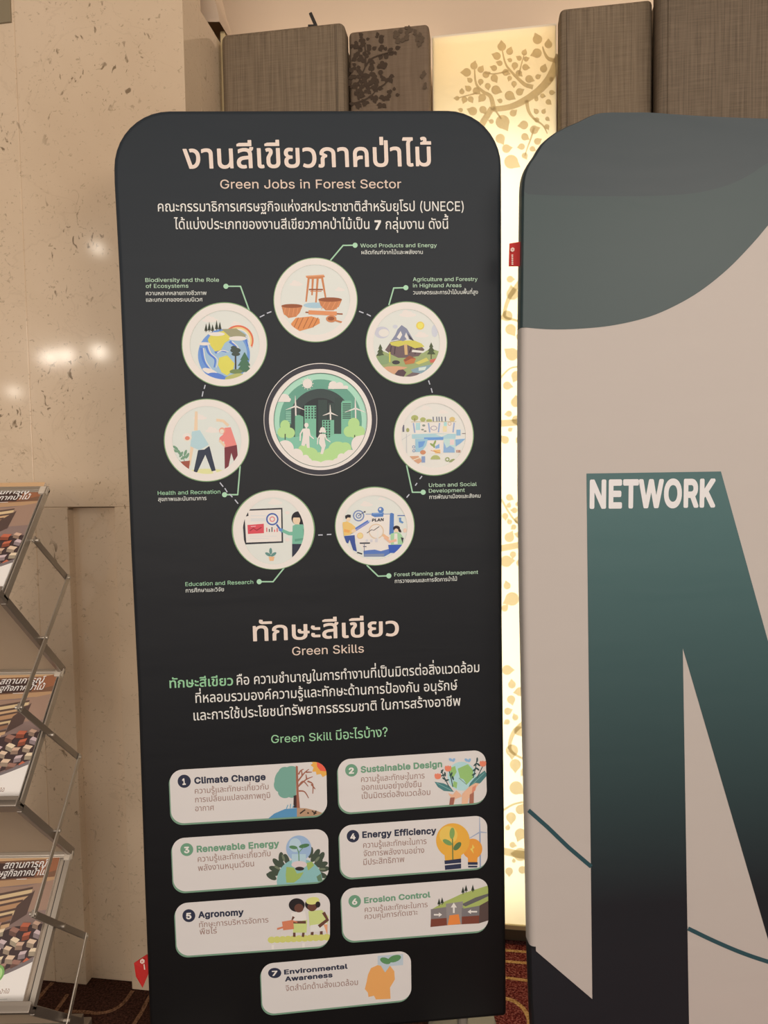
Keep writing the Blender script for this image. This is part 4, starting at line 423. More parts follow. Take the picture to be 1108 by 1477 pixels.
'bว': ')X|.D(p.((s-a(y--)2,s)<,n)A,k)J,n)U-,*9-1*@-7*C-D*C-f*4.$*+.@*%.U*$.w*(/;*2/S*B/d*P/q*e0#+&0-+D02+b05,F02,l0+-5/t-b/^.$/C.8/&.C.Z.J.0.J-R.@-*.0,v.2,q.7,o.>,o/2,r/;,z/@-5/J-S/S.%/Z.h/[/2/X/M/S0%/B0;/60X.{0n.g0}.T12.91=-z1M-D1U,d1U+n1M+.1=*R1%*#0j)_0T)J08)5/w)(/_(z/H(t.x(o',
'bศ': '+0|-H(z-@)$-=)/-=-K-D-x-I.0-X.R-m.p.%/).@/;.k/M/./T/B/X/o/[0O/Z1(/Q1</J1T/=1d/D1n/O1s/Z1w/m2%/v3(/v32/s38/j38/W34/C3,//2y.u2h.d2J.N2S.>2].%2e-b2h->2h)02e)$2X(y1V(y1N({1I)%1F)01F-<1A-Z1:-o10.$1#.10r.90[.C0E.H08.J/o.J/T.G/4.;/#.0.n-v.f-d.^-F.[-5.[,@._,@.r,N/&,V/H,a/j,e0T,d0],^0a,T0a+e0_+]0Y+W0R+T/p+S/M+N/6+F.z+8.r+0.j*~.^*Y.[*H.[)/.Y)%.T({.M(y',
'bษ': '+<|/b(p/4(t.x(y.W)*.@)5.&)F-j)_-[)r-L*8-D*T-=+)-=/@->/H-D/O-N/Q.M/Q.T/O.Z/H.[/@.[+=.d*m.s*L.}*A//*7/<*0/R**0&*$0>*%0b*-0y*71.*C1:*T1D*o1I+.1K+O1I+R0J+R0;+T/w+^/b+l/R+z/J,,/?,J/=,[/?,v/H-</P-L/Z-Q0J-D0T-@0Y-80Z-.0U,p0X,f0],_0n,[1J,[1K/@1M/H1R/O1Z/Q2Z/Q2b/P2i/J2l/B2l,^2n,Z3F,Z3P,S3S,J3S+d3Q+[3M+U3F+R2l+Q2j*t2e*V2]*<2O)x2B)f2:)Y1z)@1i)51P)*0}(v0D(o',
'bส': '*P|.n(p.R(s.6(y-n)--Q)@-A)O-5)a-,)p,~*/,w*L,u*f,y+:-)+[-;+}-T,=-p,P.<,d.t,s/B,z0v-+0v-K0s-d0n-u0g.(0X.80;.E/l.L/L.L.t.E.:.4-^-u-R-u-J-z-G.(-G.}-I/*-P/1-^/8.(/E.T/Q/2/Z/y/[0E/X0n/O13/A1?/I1D/P1K/m1T/v2V/v2a/t2h/j2h/T2_/42W/&2L.r2<.b2$.P22.02;-V2;)029)%24({2-(y1,(y1#({0x)(0w)00w+q0t+s0l+s/o+l/*+a.p+X._+P.R+H.G+;.A+..=*z.=*_.B*J.L*;.U*4.h*+/**$/H)~/v*+0**)03)w0?)<0?)00=)*08)$0,(z/h(s/H(o',
'bะ': '&p|./)a-k)d-N)l-5){,y*9,s*F,m*Y,k*t,m+*,t+D,~+T-*+[-5+^.,+O.1+J.3+B.-+).-*y.0*p.6*n.C*l/w*l0#*j0)*e0+*Z0+)n0))h0#)c/t)_|./,q-k,t-N,}-5-1,y-I,s-V,m-k,k.*,m.:,t.T,~.f-*.m-5.o.,.a.1.Z.3.R.-.9.-./.0.%.6.#.C-}/w-}0#-z0)-u0+-l0+-#0),x0#,s/t,p',
'bั': '##|)k03)K08)-0E(}0M(n0Z(b0o([0}(W16(Y1S(e1x(l2*(s2/)*2/)t1{)y1v){1n)v1V)v1G)z1@*(1=,~1<--19-212-30@-/08-(03',
'bา': '(Z|/2(z/+)$/()//(-P/%-i.y.(.q.6.f.>.P.G.<.J-r.J-X.G-2.;,d.(,[.&,T.*,O./,M.6,M/1,T/<,g/C-F/T-k/Z.M/[.}/V/E/L/e/</~/$00.m0:.W0B.90F-v0F),0A(~08(y',
'bิ': '##|%^03%U08%R0@%R0l%U0t%b0{&N1?+Q1@+[1<+b13+b0>+]06+T02',
'bี': '##|%^03%V07%R0>%R0j%T0s%b0{&L1?*E1@*G1B*G2**J20*O25*W28+R28+[24+b2-+c0@+^08+V03',
'bเ': '&C|.Z(p.:(v.$)%-r)/-f);-Z)J-P)c-L)u-L/B-O/L-X/Q.]/Q.f/N.k/F.l*9.r**/$*$/4*$/P*+/W**/^*&/e)t/o)</o)0/l)*/f)$/V(x/C(s/*(o',
'bไ': '&L|.k(p.W(s.@(z.-)*-})3-n)C-e)T-[)n-Y*#-Y0Q-^0o-f1.-n1@-z1S,F1T,<1W,61_,61j,M2S,R2],Z2a/o2b/y2]0#2S0$1f/}1[/p1S/c1R/O1M/;1A/016/*1+.{0b.y0G.y*C.~*//(*(/6*$/B*$/c*+/j*)/o*#/s)w0$)2/}),/v)$/W(t/8(o',
'b่': '##|*L03*D08*A0B*A2k*F2r*O2v+T2u+]2p+a2f+_0=+Y05+Q02',
'b้': '##|(>03(608(30@(30n(50v(?1#(^1,(~19)/1C)41P)21[)(1c(}1c(a1X(V1W(L1Z(F1f(32?(32I(72O(A2W(P2a(d2h)/2o)M2o)m2h*(2Z*92H*A2<*G2+*K1f*I1S*C1@*E1>+r1>+}1:,%12,%0>+}06+t02',
'b์': '##|)X/p)N/y)D04)?0O)?0v)D12)K1?)c1V)r1b*,1i*T1o,61o,?1l,D1g,F1^,F0q,D0j,?0e,60c*r0c*f0a*]0Z*X0R*Z0E*b03*b0,*Z0$*R/z*</w)i/p',
'r ': '&4',
'b ': '&4',
}
_CS = '#$%&()*+,-./0123456789:;<=>?@ABCDEFGHIJKLMNOPQRSTUVWXYZ[]^_abcdefghijklmnopqrstuvwxyz{}~'
_CI = {c: i for i, c in enumerate(_CS)}
_GL = {}
def _num(s, k): return _CI[s[k]]*len(_CS)+_CI[s[k+1]]
def glyph(ch, bold):
    k = ('b' if bold > 0.015 else 'r')+ch
    if k not in GLYPHS: k = ('r' if k[0] == 'b' else 'b')+ch
    if k not in _GL:
        p = GLYPHS[k].split('|'); adv = _num(p[0], 0)/1000
        loops = [[(_num(c, i)/1000-0.75, _num(c, i+2)/1000-0.45) for i in range(0, len(c), 4)] for c in p[1:]]
        area = lambda l: sum(l[i-1][0]*l[i][1]-l[i][0]*l[i-1][1] for i in range(len(l)))
        def inside(q, l):
            r = False
            for (x0, y0), (x1, y1) in zip(l, l[1:]+l[:1]):
                if (y0 > q[1]) != (y1 > q[1]) and q[0] < x0+(q[1]-y0)/(y1-y0)*(x1-x0): r = not r
            return r
        V, tris = [], []
        depth = [sum(inside(l[0], m) for m in loops if m is not l) for l in loops]
        for i, l in enumerate(loops):                       # each outer loop is filled with the holes that lie in it
            if depth[i] % 2: continue
            grp = [l]+[m for j, m in enumerate(loops) if depth[j] == depth[i]+1 and inside(m[0], l)]
            o = len(V)
            tris += [tuple(v+o for v in t) for t in tessellate_polygon([[Vector((x, y, 0)) for x, y in m] for m in grp])]
            V += [q for m in grp for q in m]
        if ord(ch) < 0x0e00: V, adv = [(x*1.36, y*1.36) for x, y in V], adv*(1.36 if ch != ' ' else 1.0)
        _GL[k] = (V, tris, adv)
    return _GL[k]
UPPER = 'ัิีึืํ็'; TONE = '่้๊๋์'; TALL = 'ปฝฟ'
def layout(s, bold=0.0, shear=0.0):
    V, Fc, x, base, upper, lastx = [], [], 0.0, '', False, 0.0
    for ch in s:
        vs, fs, adv = glyph(ch, bold)
        dx = dy = 0.0
        if ch in UPPER:
            upper = True
            if base in TALL: dx = -0.13
        elif ch in TONE:
            if upper: dy = 0.20
            if base in TALL and base: dx = -0.13
        elif ch not in 'ุู': base, upper = ch, False
        o = len(V)
        V += [(x+dx+a+shear*(b+dy), b+dy) for a, b in vs]; Fc += [tuple(i+o for i in f) for f in fs]
        x += adv
    return V, Fc

# ------------------------------------------------------------------ printed matter: flat shapes laid in thin layers on a surface
def ell(cx, cy, rx, ry=None, n=28, rot=0.0, a0=0, a1=360):
    ry = rx if ry is None else ry; c, s = math.cos(math.radians(rot)), math.sin(math.radians(rot)); out = []
    full = (a1-a0) >= 360
    for i in range(n if full else n+1):
        a = math.radians(a0+(a1-a0)*i/n); x, y = rx*math.cos(a), ry*math.sin(a)
        out.append((cx+x*c-y*s, cy+x*s+y*c))
    return out
def rect(x0, y0, x1, y1): return [(x0, y0), (x1, y0), (x1, y1), (x0, y1)]
class Print:
    def __init__(s, name, parent, plane, start=0.0003, step=0.00003, ref=PAPER, cloth=True):
        s.name, s.parent, s.plane, s.d, s.step, s.ref, s.cloth = name, parent, plane, start, step, ref, cloth
        s.V, s.F, s.MI, s.mats, s.mid = [], [], [], [], {}
        s.view(0, 0, 1)
    def view(s, ox, oy, sc): s.ox, s.oy, s.sc = ox, oy, sc
    def px(s, p): return (s.ox+p[0]/s.sc, s.oy+p[1]/s.sc)
    def loc(s, p): return s.plane.at(*s.px(p))
    def slot(s, c):
        m = c if isinstance(c, bpy.types.Material) else ink(c, s.ref, s.cloth)
        if m.name not in s.mid: s.mid[m.name] = len(s.mats); s.mats.append(m)
        return s.mid[m.name]
    def _add(s, pts, faces, c):
        o = len(s.V); i = s.slot(c)
        s.V += [(a, -s.d, b) for a, b in pts]
        for f in faces: s.F.append(tuple(k+o for k in f)); s.MI.append(i)
        s.d += s.step
    def local_poly(s, pts, c):
        tr = tessellate_polygon([[Vector((a, b, 0)) for a, b in pts]])
        s._add(pts, tr, c)
    def poly(s, pts, c): s.local_poly([tuple(s.loc(p)) for p in pts], c)
    def many(s, polys, c):
        step = s.step; s.step = step*(0.5 if len(polys) < 12 else 0.25)
        for pts in polys: s.poly(pts, c)
        s.step = step
    def ring(s, cx, cy, r0, r1, c, ry0=None, ry1=None, n=64):
        a = [tuple(s.loc(p)) for p in ell(cx, cy, r0, ry0, n)]; b = [tuple(s.loc(p)) for p in ell(cx, cy, r1, ry1, n)]
        s._add(a+b, [(i, (i+1) % n, n+(i+1) % n, n+i) for i in range(n)], c)
    def line(s, pts, w, c, w1=None):
        L, R = [], []; n = len(pts)
        for i, p in enumerate(pts):
            a, b = pts[max(0, i-1)], pts[min(n-1, i+1)]
            dx, dy = b[0]-a[0], b[1]-a[1]; l = math.hypot(dx, dy) or 1
            k = (w + ((w1 if w1 is not None else w)-w)*i/max(1, n-1))/2
            L.append((p[0]-dy/l*k, p[1]+dx/l*k)); R.append((p[0]+dy/l*k, p[1]-dx/l*k))
        q = [tuple(s.loc(p)) for p in L+R]
        s._add(q, [(i, i+1, n+i+1, n+i) for i in range(n-1)], c)
    def text(s, body, p0, p1, h, c, bold=0.0, shear=0.0, latin=False, one_depth=False):
        V, Fc = layout(body, bold, shear)
        x0, x1 = min(v[0] for v in V), max(v[0] for v in V)
        a, b = s.loc(p0), s.loc(p1); up = (s.loc((p0[0], p0[1]-h))-a).length
        d = (b-a); sx = d.length/(x1-x0); d.normalize(); n = Vector((-d.y, d.x)); sz = up/((0.72 if bold < 0.015 else 0.77) if latin else (0.57 if bold < 0.015 else 0.60))
        s._add([tuple(a + d*((v[0]-x0)*sx) + n*(v[1]*sz)) for v in V], Fc, c)
    def build(s, label=None):
        me = bpy.data.meshes.new(s.name); me.from_pydata(s.V, [], s.F)
        for p, i in zip(me.polygons, s.MI): p.material_index = i
        me.update()
        # all faces look at the viewer's side (local -y)
        bm = bmesh.new(); bm.from_mesh(me)
        bmesh.ops.reverse_faces(bm, faces=[f for f in bm.faces if f.normal.y > 0])
        bm.to_mesh(me); bm.free()
        o = link_mesh(s.name, me, s.mats, s.parent)
        if label: o['label'] = label
        return o

# ------------------------------------------------------------------ structure: carpet, marble wall, plaster, ceiling
ROOM_M = Matrix.Rotation(YAW, 4, 'Z')
def room_obj(name, bm, mats, smooth=False):
    o = obj(name, bm, mats, None, smooth); o.matrix_world = ROOM_M.copy(); return structure(o)
def floor_ribbon(bm, pts, w, z, mi):
    q = [Vector((*p, 0)) for p in pts]; L, R = [], []
    for i, p in enumerate(q):
        d = (q[min(len(q)-1, i+1)]-q[max(0, i-1)]).normalized(); n = Vector((-d.y, d.x, 0))
        k = w if not isinstance(w, (list, tuple)) else w[i]
        L.append(bm.verts.new(p+n*k/2+Vector((0, 0, z)))); R.append(bm.verts.new(p-n*k/2+Vector((0, 0, z))))
    for i in range(len(q)-1):
        f = bm.faces.new([L[i], L[i+1], R[i+1], R[i]]); f.material_index = mi
def smooth_pts(pts, n=6):
    out = []
    for i in range(len(pts)-1):
        p0, p1, p2, p3 = pts[max(0, i-1)], pts[i], pts[i+1], pts[min(len(pts)-1, i+2)]
        for k in range(n):
            t = k/n
            out.append(tuple(0.5*((2*p1[j])+(-p0[j]+p2[j])*t+(2*p0[j]-5*p1[j]+4*p2[j]-p3[j])*t*t+(-p0[j]+3*p1[j]-3*p2[j]+p3[j])*t**3) for j in (0, 1)))
    return out+[tuple(pts[-1])]
bm = bmesh.new()
box(bm, -3.2, 3.2, -4.2, 2.4, -0.05, 0.0, 0)
def zp(ox, oy, s, pts): return [tuple(floor_at(ox+x/s, oy+y/s)) for x, y in pts]
# red ground on the right, with its pale curved bands
redp = [(0.30, 1.87), (0.62, 1.84), (0.95, 1.75), (1.2, 1.55), (1.2, 1.0), (0.26, 1.0), (0.20, 1.5), (0.24, 1.8)]
vs = [bm.verts.new((x, y, 0.0006)) for x, y in redp]
f = bm.faces.new(vs); f.material_index = 1
if f.normal.z < 0: f.normal_flip()
Zr = (720, 1320, 9.41); Zl = (0, 1190, 4.617)
for pts in ([(-700, 420), (-200, 460), (125, 485), (420, 510), (900, 560)], [(-700, 570), (-200, 605), (125, 635), (430, 660), (900, 700)],
            [(-700, 790), (-200, 830), (125, 860), (435, 900), (900, 960)]):
    floor_ribbon(bm, smooth_pts(zp(*Zr, pts)), 0.0095, 0.0012, 2)
floor_ribbon(bm, smooth_pts(zp(*Zr, [(-200, 1080), (140, 1150), (270, 1220), (350, 1300), (400, 1400), (412, 1480), (400, 1650)])), 0.011, 0.0012, 2)
floor_ribbon(bm, smooth_pts(zp(*Zr, [(-200, 325), (125, 345), (420, 375), (900, 420)])), 0.03, 0.0010, 3)
for pts in ([(200, 1250), (240, 1180), (295, 1110), (350, 1052)], [(300, 1330), (350, 1270), (405, 1195), (450, 1130)],
            [(430, 1243), (560, 1247), (650, 1256), (740, 1240), (820, 1190), (885, 1105)], [(860, 1390), (895, 1325), (945, 1245), (985, 1165), (1040, 1080)]):
    floor_ribbon(bm, smooth_pts(zp(*Zl, pts)), 0.010, 0.0012, 4)
floor = structure(obj('floor', bm, [
    carpet_mat('carpet_brown', rgb((38, 22, 18)), rgb((62, 40, 32)), rgb((84, 54, 44))),
    carpet_mat('carpet_red', rgb((66, 18, 24)), rgb((128, 52, 50)), rgb((176, 112, 100))),
    carpet_mat('carpet_gold', rgb((176, 128, 70)), rgb((214, 168, 108)), rgb((232, 194, 140))),
    carpet_mat('carpet_plum', rgb((50, 26, 34)), rgb((84, 48, 54)), rgb((116, 72, 70))),
    carpet_mat('carpet_tan', rgb((88, 62, 46)), rgb((124, 92, 70)), rgb((146, 112, 86)))]))

# marble wall on the left: slabs with hairline joints, a shallow sunk panel and the return towards the cloth panels
bm = bmesh.new()
N0, N1 = 1.604, 1.629
TOP = 2.95
def slab(s0, s1, z0, z1, n0=N0, n1=1.70): box(bm, s0, s1, n0, n1, z0, z1, 0, 0.0012)
g = 0.0012
box(bm, -1.104, -1.09, N0+0.0022, 1.70, 0, TOP); box(bm, -1.70, -1.012, N0+0.0022, 1.70, 1.20, 1.212); box(bm, -0.889, -0.68, N0+0.0022, 1.70, 1.20, 1.212)   # filled joints
slab(-1.70, -1.097-g, 1.206+g, TOP, N0+0.001); slab(-1.70, -1.097-g, 0, 1.206-g, N0+0.001)
slab(-1.097+g, -0.679, 1.206+g, TOP)
slab(-1.097+g, -1.012, 0, 1.206-g)
slab(-0.889, -0.679, 0, 1.206-g)
slab(-1.014, -0.885, 0, 1.206-g, N1, 1.71)                 # back of the sunk panel
box(bm, -1.70, -0.679, 1.70, 1.80, 0, 2.40); box(bm, -1.70, -0.679, 1.70, 1.712, 2.40, TOP)                 # core of the pier
box(bm, -0.80, -0.6795, 1.69, 2.00, 0, 2.40)                # its return, seen beside the first panel
box(bm, -0.6795, -0.668, 1.845, 2.00, 0, 2.43, 1)          # pale stop bead against the panels
wall_left = room_obj('wall_left', bm, [MAT['marble'], MAT['brass']])
bm = bmesh.new(); box(bm, -1.70, -1.103, N0-0.004, N0+0.02, 2.352, 2.62, 0, 0.001)
room_obj('trim_1', bm, [MAT['stone']])
# plaster above and behind the panels, and the ceiling
bm = bmesh.new(); box(bm, -3.0, 3.0, 2.06, 2.16, 0, 2.95); room_obj('wall_back', bm, [MAT['plaster']])
bm = bmesh.new(); box(bm, -3.2, 3.2, -1.2, 2.2, 2.95, 3.0); room_obj('ceiling', bm, [MAT['ceiling']])
# curved plaster cornice that comes down between pier and panels
bm = bmesh.new(); pl = Plane(WN*1.845, WD, WN, (0, 0, 1))
Lp = smooth_pts([tuple(pl.at(*q)) for q in ((232, -60), (251, -20), (271, 8), (288, 30), (301, 47))])
Rp = smooth_pts([tuple(pl.at(*q)) for q in ((292, -60), (309, -20), (316, 8), (322, 26), (326, 47))])
A = [[bm.verts.new((x, n, z)) for x, z in P] for n in (1.80, 1.90) for P in (Lp, Rp)]
for i in range(len(Lp)-1):
    bm.faces.new([A[0][i], A[1][i], A[1][i+1], A[0][i+1]]); bm.faces.new([A[2][i], A[2][i+1], A[3][i+1], A[3][i]])
    bm.faces.new([A[1][i], A[3][i], A[3][i+1], A[1][i+1]]); bm.faces.new([A[0][i], A[0][i+1], A[2][i+1], A[2][i]])
room_obj('trim_2', bm, [MAT['plaster']])
bm = bmesh.new(); box(bm, -0.15, 0.205, 1.905, 2.04, 0.0, 0.032, 0, 0.002)
room_obj('baseboard_back', bm, [MAT['skirting']])

# ------------------------------------------------------------------ upholstered wall panels and the light box
def room_empty(name, s, n, label, cat, group=None):
    m = ROOM_M.copy(); m.translation = WD*s + WN*n
    return empty(name, m, label, cat, group)
def cushion(name, s0, s1, n0, n1, z0, z1, mat, parent, o, rad=0.02, seam=True):
    bm = bmesh.new()
    box(bm, s0-o[0], s1-o[0], n0-o[1], n1-o[1], z0, z1)
    es = [e for e in bm.edges if min(v.co.y for v in e.verts) < n0-o[1]+1e-4]
    bmesh.ops.bevel(bm, geom=es, offset=rad, segments=5, profile=0.6, affect='EDGES')
    return obj(name, bm, mat, parent, True)
GRP = 'upholstered panels of the back wall'
def wall_panel(s0, s1, n0, mat, label, rad, top=2.40, seam_side=0):
    o = ((s0+s1)/2, n0)
    e = room_empty('upholstered_panel', *o, label, 'wall panel', GRP)
    cushion('padded_front', s0, s1, n0, n0+0.05, 0.06, top, mat, e, o, rad)
    bm = bmesh.new(); box(bm, s0+0.012-o[0], s1-0.012-o[0], 0.045, 1.955-n0, 0.05, top-0.012)
    obj('backing_board', bm, MAT['weave_dark'], e)
    if seam_side:
        x = (s1-rad-0.002 if seam_side > 0 else s0+rad+0.002)-o[0]
        bm = bmesh.new(); cyl(bm, (x, -0.0005, 0.07), (x, -0.0005, top-0.01), 0.0022, 8)
        obj('piping', bm, MAT['weave_dark'], e)
    return e, o
wall_panel(-0.666, -0.344, 1.807, MAT['weave'], 'taupe woven fabric wall panel beside the marble pier, above the dark banner', 0.02, 2.402, 1)
e2, o2 = wall_panel(-0.342, -0.137, 1.850, MAT['leather'], 'fabric wall panel with a dark printed leaf pattern, left of the glowing light box', 0.014)
wall_panel(0.182, 0.400, 1.850, MAT['weave'], 'narrow taupe fabric wall panel directly right of the glowing light box', 0.016, 2.402, -1)
wall_panel(0.402, 1.10, 1.807, MAT['weave_dark'], 'wide brown fabric wall panel at the right end, above the white banner', 0.022, 2.43, -1)

def leaf(cx, cy, r, ang, tip=0.55, n=14):
    a = math.radians(ang); out = []
    for i in range(n+1):
        t = math.radians(32 + (360-64)*i/n)
        out.append((r*math.cos(t), r*math.sin(t)))
    out.append((r*(1.0+tip), 0.0))
    return [(cx+x*math.cos(a)-y*math.sin(a), cy+x*math.sin(a)+y*math.cos(a)) for x, y in out]
rnd = random.Random(7)
# dark leaf print on the second panel
m2 = ROOM_M.copy(); m2.translation = WD*o2[0]+WN*o2[1]
pl2 = Plane(m2.translation, WD, WN, (0, 0, 1))
pr = Print('leaf_print', e2, pl2, 0.0004); pr.view(480, 20, 3.166)
def leaf_cluster(cl, c, spread, r0, n):
    P = []
    for cx, cy in cl:
        for k in range(n):
            a = rnd.uniform(0, 360); d = rnd.uniform(0.4, 1)*spread
            x, y = cx+d*math.cos(math.radians(a)), cy+d*math.sin(math.radians(a))
            P.append(leaf(x, y, r0*rnd.uniform(0.75, 1.2), a+rnd.uniform(-30, 30)))
    return P
dark = plain('dark_leaf_print', rgb((74, 62, 52)), 0.8, 0, 0.2); faint = plain('faint_leaf_print', rgb((96, 83, 70)), 0.8, 0, 0.2)
pr.many(leaf_cluster([(145, 112), (212, 108), (128, 178), (180, 168), (233, 180), (280, 168), (108, 240), (188, 240), (232, 214), (128, 300), (170, 268), (252, 288), (204, 288),
    (118, 340), (180, 338), (238, 372), (276, 366), (102, 408), (150, 398), (228, 405), (90, 135), (92, 320), (160, 215), (150, 345), (205, 335), (110, 205), (215, 140), (120, 140), (100, 275), (225, 250), (140, 270), (165, 310), (115, 370), (190, 375)], dark, 23, 9.4, 5), dark)
for br in ([(80, 415), (130, 400), (170, 380), (200, 345), (195, 300)], [(120, 395), (110, 340), (130, 290), (150, 240)], [(150, 240), (180, 205), (230, 185), (280, 172)],
           [(150, 240), (150, 180), (145, 120)], [(200, 345), (240, 320), (262, 285)]):
    pr.line(smooth_pts(br, 5), 9, dark, 4)
pr.many(leaf_cluster([(300, 85), (345, 78), (385, 92), (290, 115), (330, 110), (400, 110), (395, 130)], faint, 15, 9, 4), faint)
pr.many(leaf_cluster([(412, 280), (414, 330)], faint, 12, 8, 4), faint)
pr.build('dark brown leaf and branch print')

# the light box: translucent sheet lit from inside, with a bodhi tree etched on it
eb = room_empty('light_box', 0.02, 1.909, 'glowing cream light box wall panel etched with a bodhi tree, between the two banners', 'light box')
ob = (0.02, 1.909)
m, t, p = new_mat('opal_sheet')
tr = nd(t, 'ShaderNodeBsdfTranslucent'); tr.inputs['Color'].default_value = (0.92, 0.88, 0.76, 1)
p.inputs['Base Color'].default_value = (*rgb((232, 222, 190)), 1); p.inputs['Roughness'].default_value = 0.25
mx = nd(t, 'ShaderNodeMixShader'); mx.inputs[0].default_value = 0.6
t.links.new(p.outputs[0], mx.inputs[1]); t.links.new(tr.outputs[0], mx.inputs[2])
t.links.new(mx.outputs[0], t.nodes['Material Output'].inputs['Surface'])
opal = m
bm = bmesh.new(); v = [bm.verts.new(q) for q in ((-0.152, 0, 0.045), (0.158, 0, 0.045), (0.158, 0, 2.396), (-0.152, 0, 2.396))]; bm.faces.new(v)
obj('translucent_sheet', bm, opal, eb)
bm = bmesh.new()
box(bm, -0.154, -0.150, 0.004, 0.135, 0.04, 2.398); box(bm, 0.156, 0.160, 0.004, 0.135, 0.04, 2.398)
box(bm, -0.154, 0.160, 0.135, 0.140, 0.04, 2.398); box(bm, -0.154, 0.160, 0.002, 0.135, 2.396, 2.402); box(bm, -0.154, 0.160, 0.002, 0.135, 0.040, 0.045)
obj('housing', bm, plain('white_box_lining', rgb((236, 226, 206)), 0.7), eb)
bm = bmesh.new(); box(bm, -0.154, 0.160, -0.006, 0.006, 0.032, 0.0445, 0, 0.001); obj('bottom_rail', bm, MAT['brass'], eb)
mlf, t, p = new_mat('etched_leaf')
tr = nd(t, 'ShaderNodeBsdfTranslucent'); tr.inputs['Color'].default_value = (0.70, 0.64, 0.51, 1)
p.inputs['Base Color'].default_value = (*rgb((196, 178, 142)), 1); p.inputs['Roughness'].default_value = 0.6
mx = nd(t, 'ShaderNodeMixShader'); mx.inputs[0].default_value = 0.75
t.links.new(p.outputs[0], mx.inputs[1]); t.links.new(tr.outputs[0], mx.inputs[2])
t.links.new(mx.outputs[0], t.nodes['Material Output'].inputs['Surface'])
plb = Plane(WD*ob[0]+WN*ob[1], WD, WN, (0, 0, 1))
pr = Print('leaf_print', eb, plb, 0.0004)
LA = [(935,117,22),(985,140,18),(933,180,22),(772,150,20),(808,172,16),(750,193,18),(875,178,13),(852,203,12),(883,207,12),(810,212,10),(763,226,13),(737,248,14),(832,236,15),(880,244,15),(645,238,17),(612,268,20),(676,255,15),(700,278,16),(738,294,17),(627,304,12),(676,310,13),(708,330,14),(745,348,21),(620,342,14),(590,356,12),(568,386,11),(602,392,14),(630,390,14),(683,383,18),(656,352,17),(807,374,22),(853,357,17),(765,398,11),(897,298,18),(937,288,12),(963,252,17),(850,272,15),(790,268,16),(808,294,11),(828,320,13),(640,445,20),(686,438,17),(776,494,32),(824,454,16),(873,508,20),(725,492,11),(920,530,20),(877,562,17),(863,607,15),(877,648,14),(912,617,13),(935,583,16),(765,570,22),(793,616,20),(815,676,32),(930,390,10),(958,375,11),(985,403,13),(930,447,12),(963,447,11),(980,480,10),(932,485,12),(978,516,12),(1000,360,12),(998,300,10),(585,440,10)]
AA = [250,270,160,265,290,200,290,210,340,200,200,200,100,10,285,180,300,330,60,220,100,80,20,220,270,180,110,60,130,40,30,330,200,20,330,290,40,20,110,90,200,60,60,320,170,200,340,30,170,60,30,330,60,350,30,300,10,40,230,300,40,200,60,0,320,200]
def leaves(lst, ang): return [leaf(x, y, r, a) for (x, y, r), a in zip(lst, ang)]
pr.view(480, 20, 3.166)
pr.many(leaves(LA, AA), mlf)
for pts, w0, w1 in (([(1040,190),(1010,260),(980,310),(930,360),(860,405),(800,428),(732,436)], 44, 24), ([(735,440),(722,380),(685,355),(655,320),(648,255)], 24, 6),
        ([(728,430),(690,490),(660,540)], 26, 34), ([(915,335),(880,325),(850,300),(820,270),(790,230),(775,170)], 22, 6), ([(885,395),(895,445),(920,480),(960,510),(980,548)], 18, 5),
        ([(1020,215),(985,205),(968,180),(958,150)], 22, 5), ([(800,262),(740,275),(690,270)], 9, 4), ([(660,362),(600,378),(570,386)], 8, 4), ([(745,445),(770,480)], 10, 6),
        ([(850,280),(862,230),(875,185)], 8, 4), ([(920,520),(905,570),(885,625),(878,650)], 9, 4)):
    pr.line(smooth_pts(pts, 5), w0, mlf, w1)
pr.view(690, 380, 2.836)
LB_ = [(130,65,14),(140,125,25),(118,215,22),(132,270,22),(168,300,14),(138,372,26),(155,460,20),(118,500,17),(153,568,20),(125,615,13),(155,640,18),(130,680,9),(110,722,16),(165,720,12),(127,957,14),(125,990,10),(148,1010,12),(110,1033,13),(160,985,9),(128,1057,11),(145,1078,11),(162,1050,15),(127,1120,20),(163,1110,12),(142,1190,13),(115,1218,24),(118,1318,15),(138,1372,28),(170,1225,15),(108,1410,14)]
pr.many([leaf(x, y, r, (37*i*7) % 360) for i, (x, y, r) in enumerate(LB_)], mlf)
for pts, w0, w1 in (([(90,470),(130,430),(185,420)], 8, 6), ([(185,60),(150,105),(122,150),(108,215),(150,232),(185,245)], 24, 6), ([(90,655),(185,648)], 28, 26), ([(95,965),(140,1040),(185,1078)], 9, 7), ([(90,1166),(185,1148)], 26, 26)):
    pr.line(smooth_pts(pts, 5), w0, mlf, w1)
pr.view(690, 880, 2.472)
LC = [(103,213,18),(120,265,14),(148,290,16),(117,318,15),(105,360,13),(132,382,11),(103,398,10),(145,430,17),(120,500,22),(132,550,20),(165,575,14),(135,633,24),(150,710,17),(117,738,18),(150,797,20),(122,836,11),(105,775,9),(150,870,24),(110,930,14),(157,925,14),(127,893,7)]
pr.many([leaf(x, y, r, (90 if i in (8, 9, 13) else (53*i*5) % 360)) for i, (x, y, r) in enumerate(LC)], mlf)
for pts, w0, w1 in (([(180,390),(130,430),(112,480),(125,510),(185,540)], 20, 6), ([(90,712),(130,690),(190,680)], 8, 7), ([(90,858),(165,872),(190,860)], 26, 30)):
    pr.line(smooth_pts(pts, 5), w0, mlf, w1)
pr.build('etched tree with heart shaped leaves')

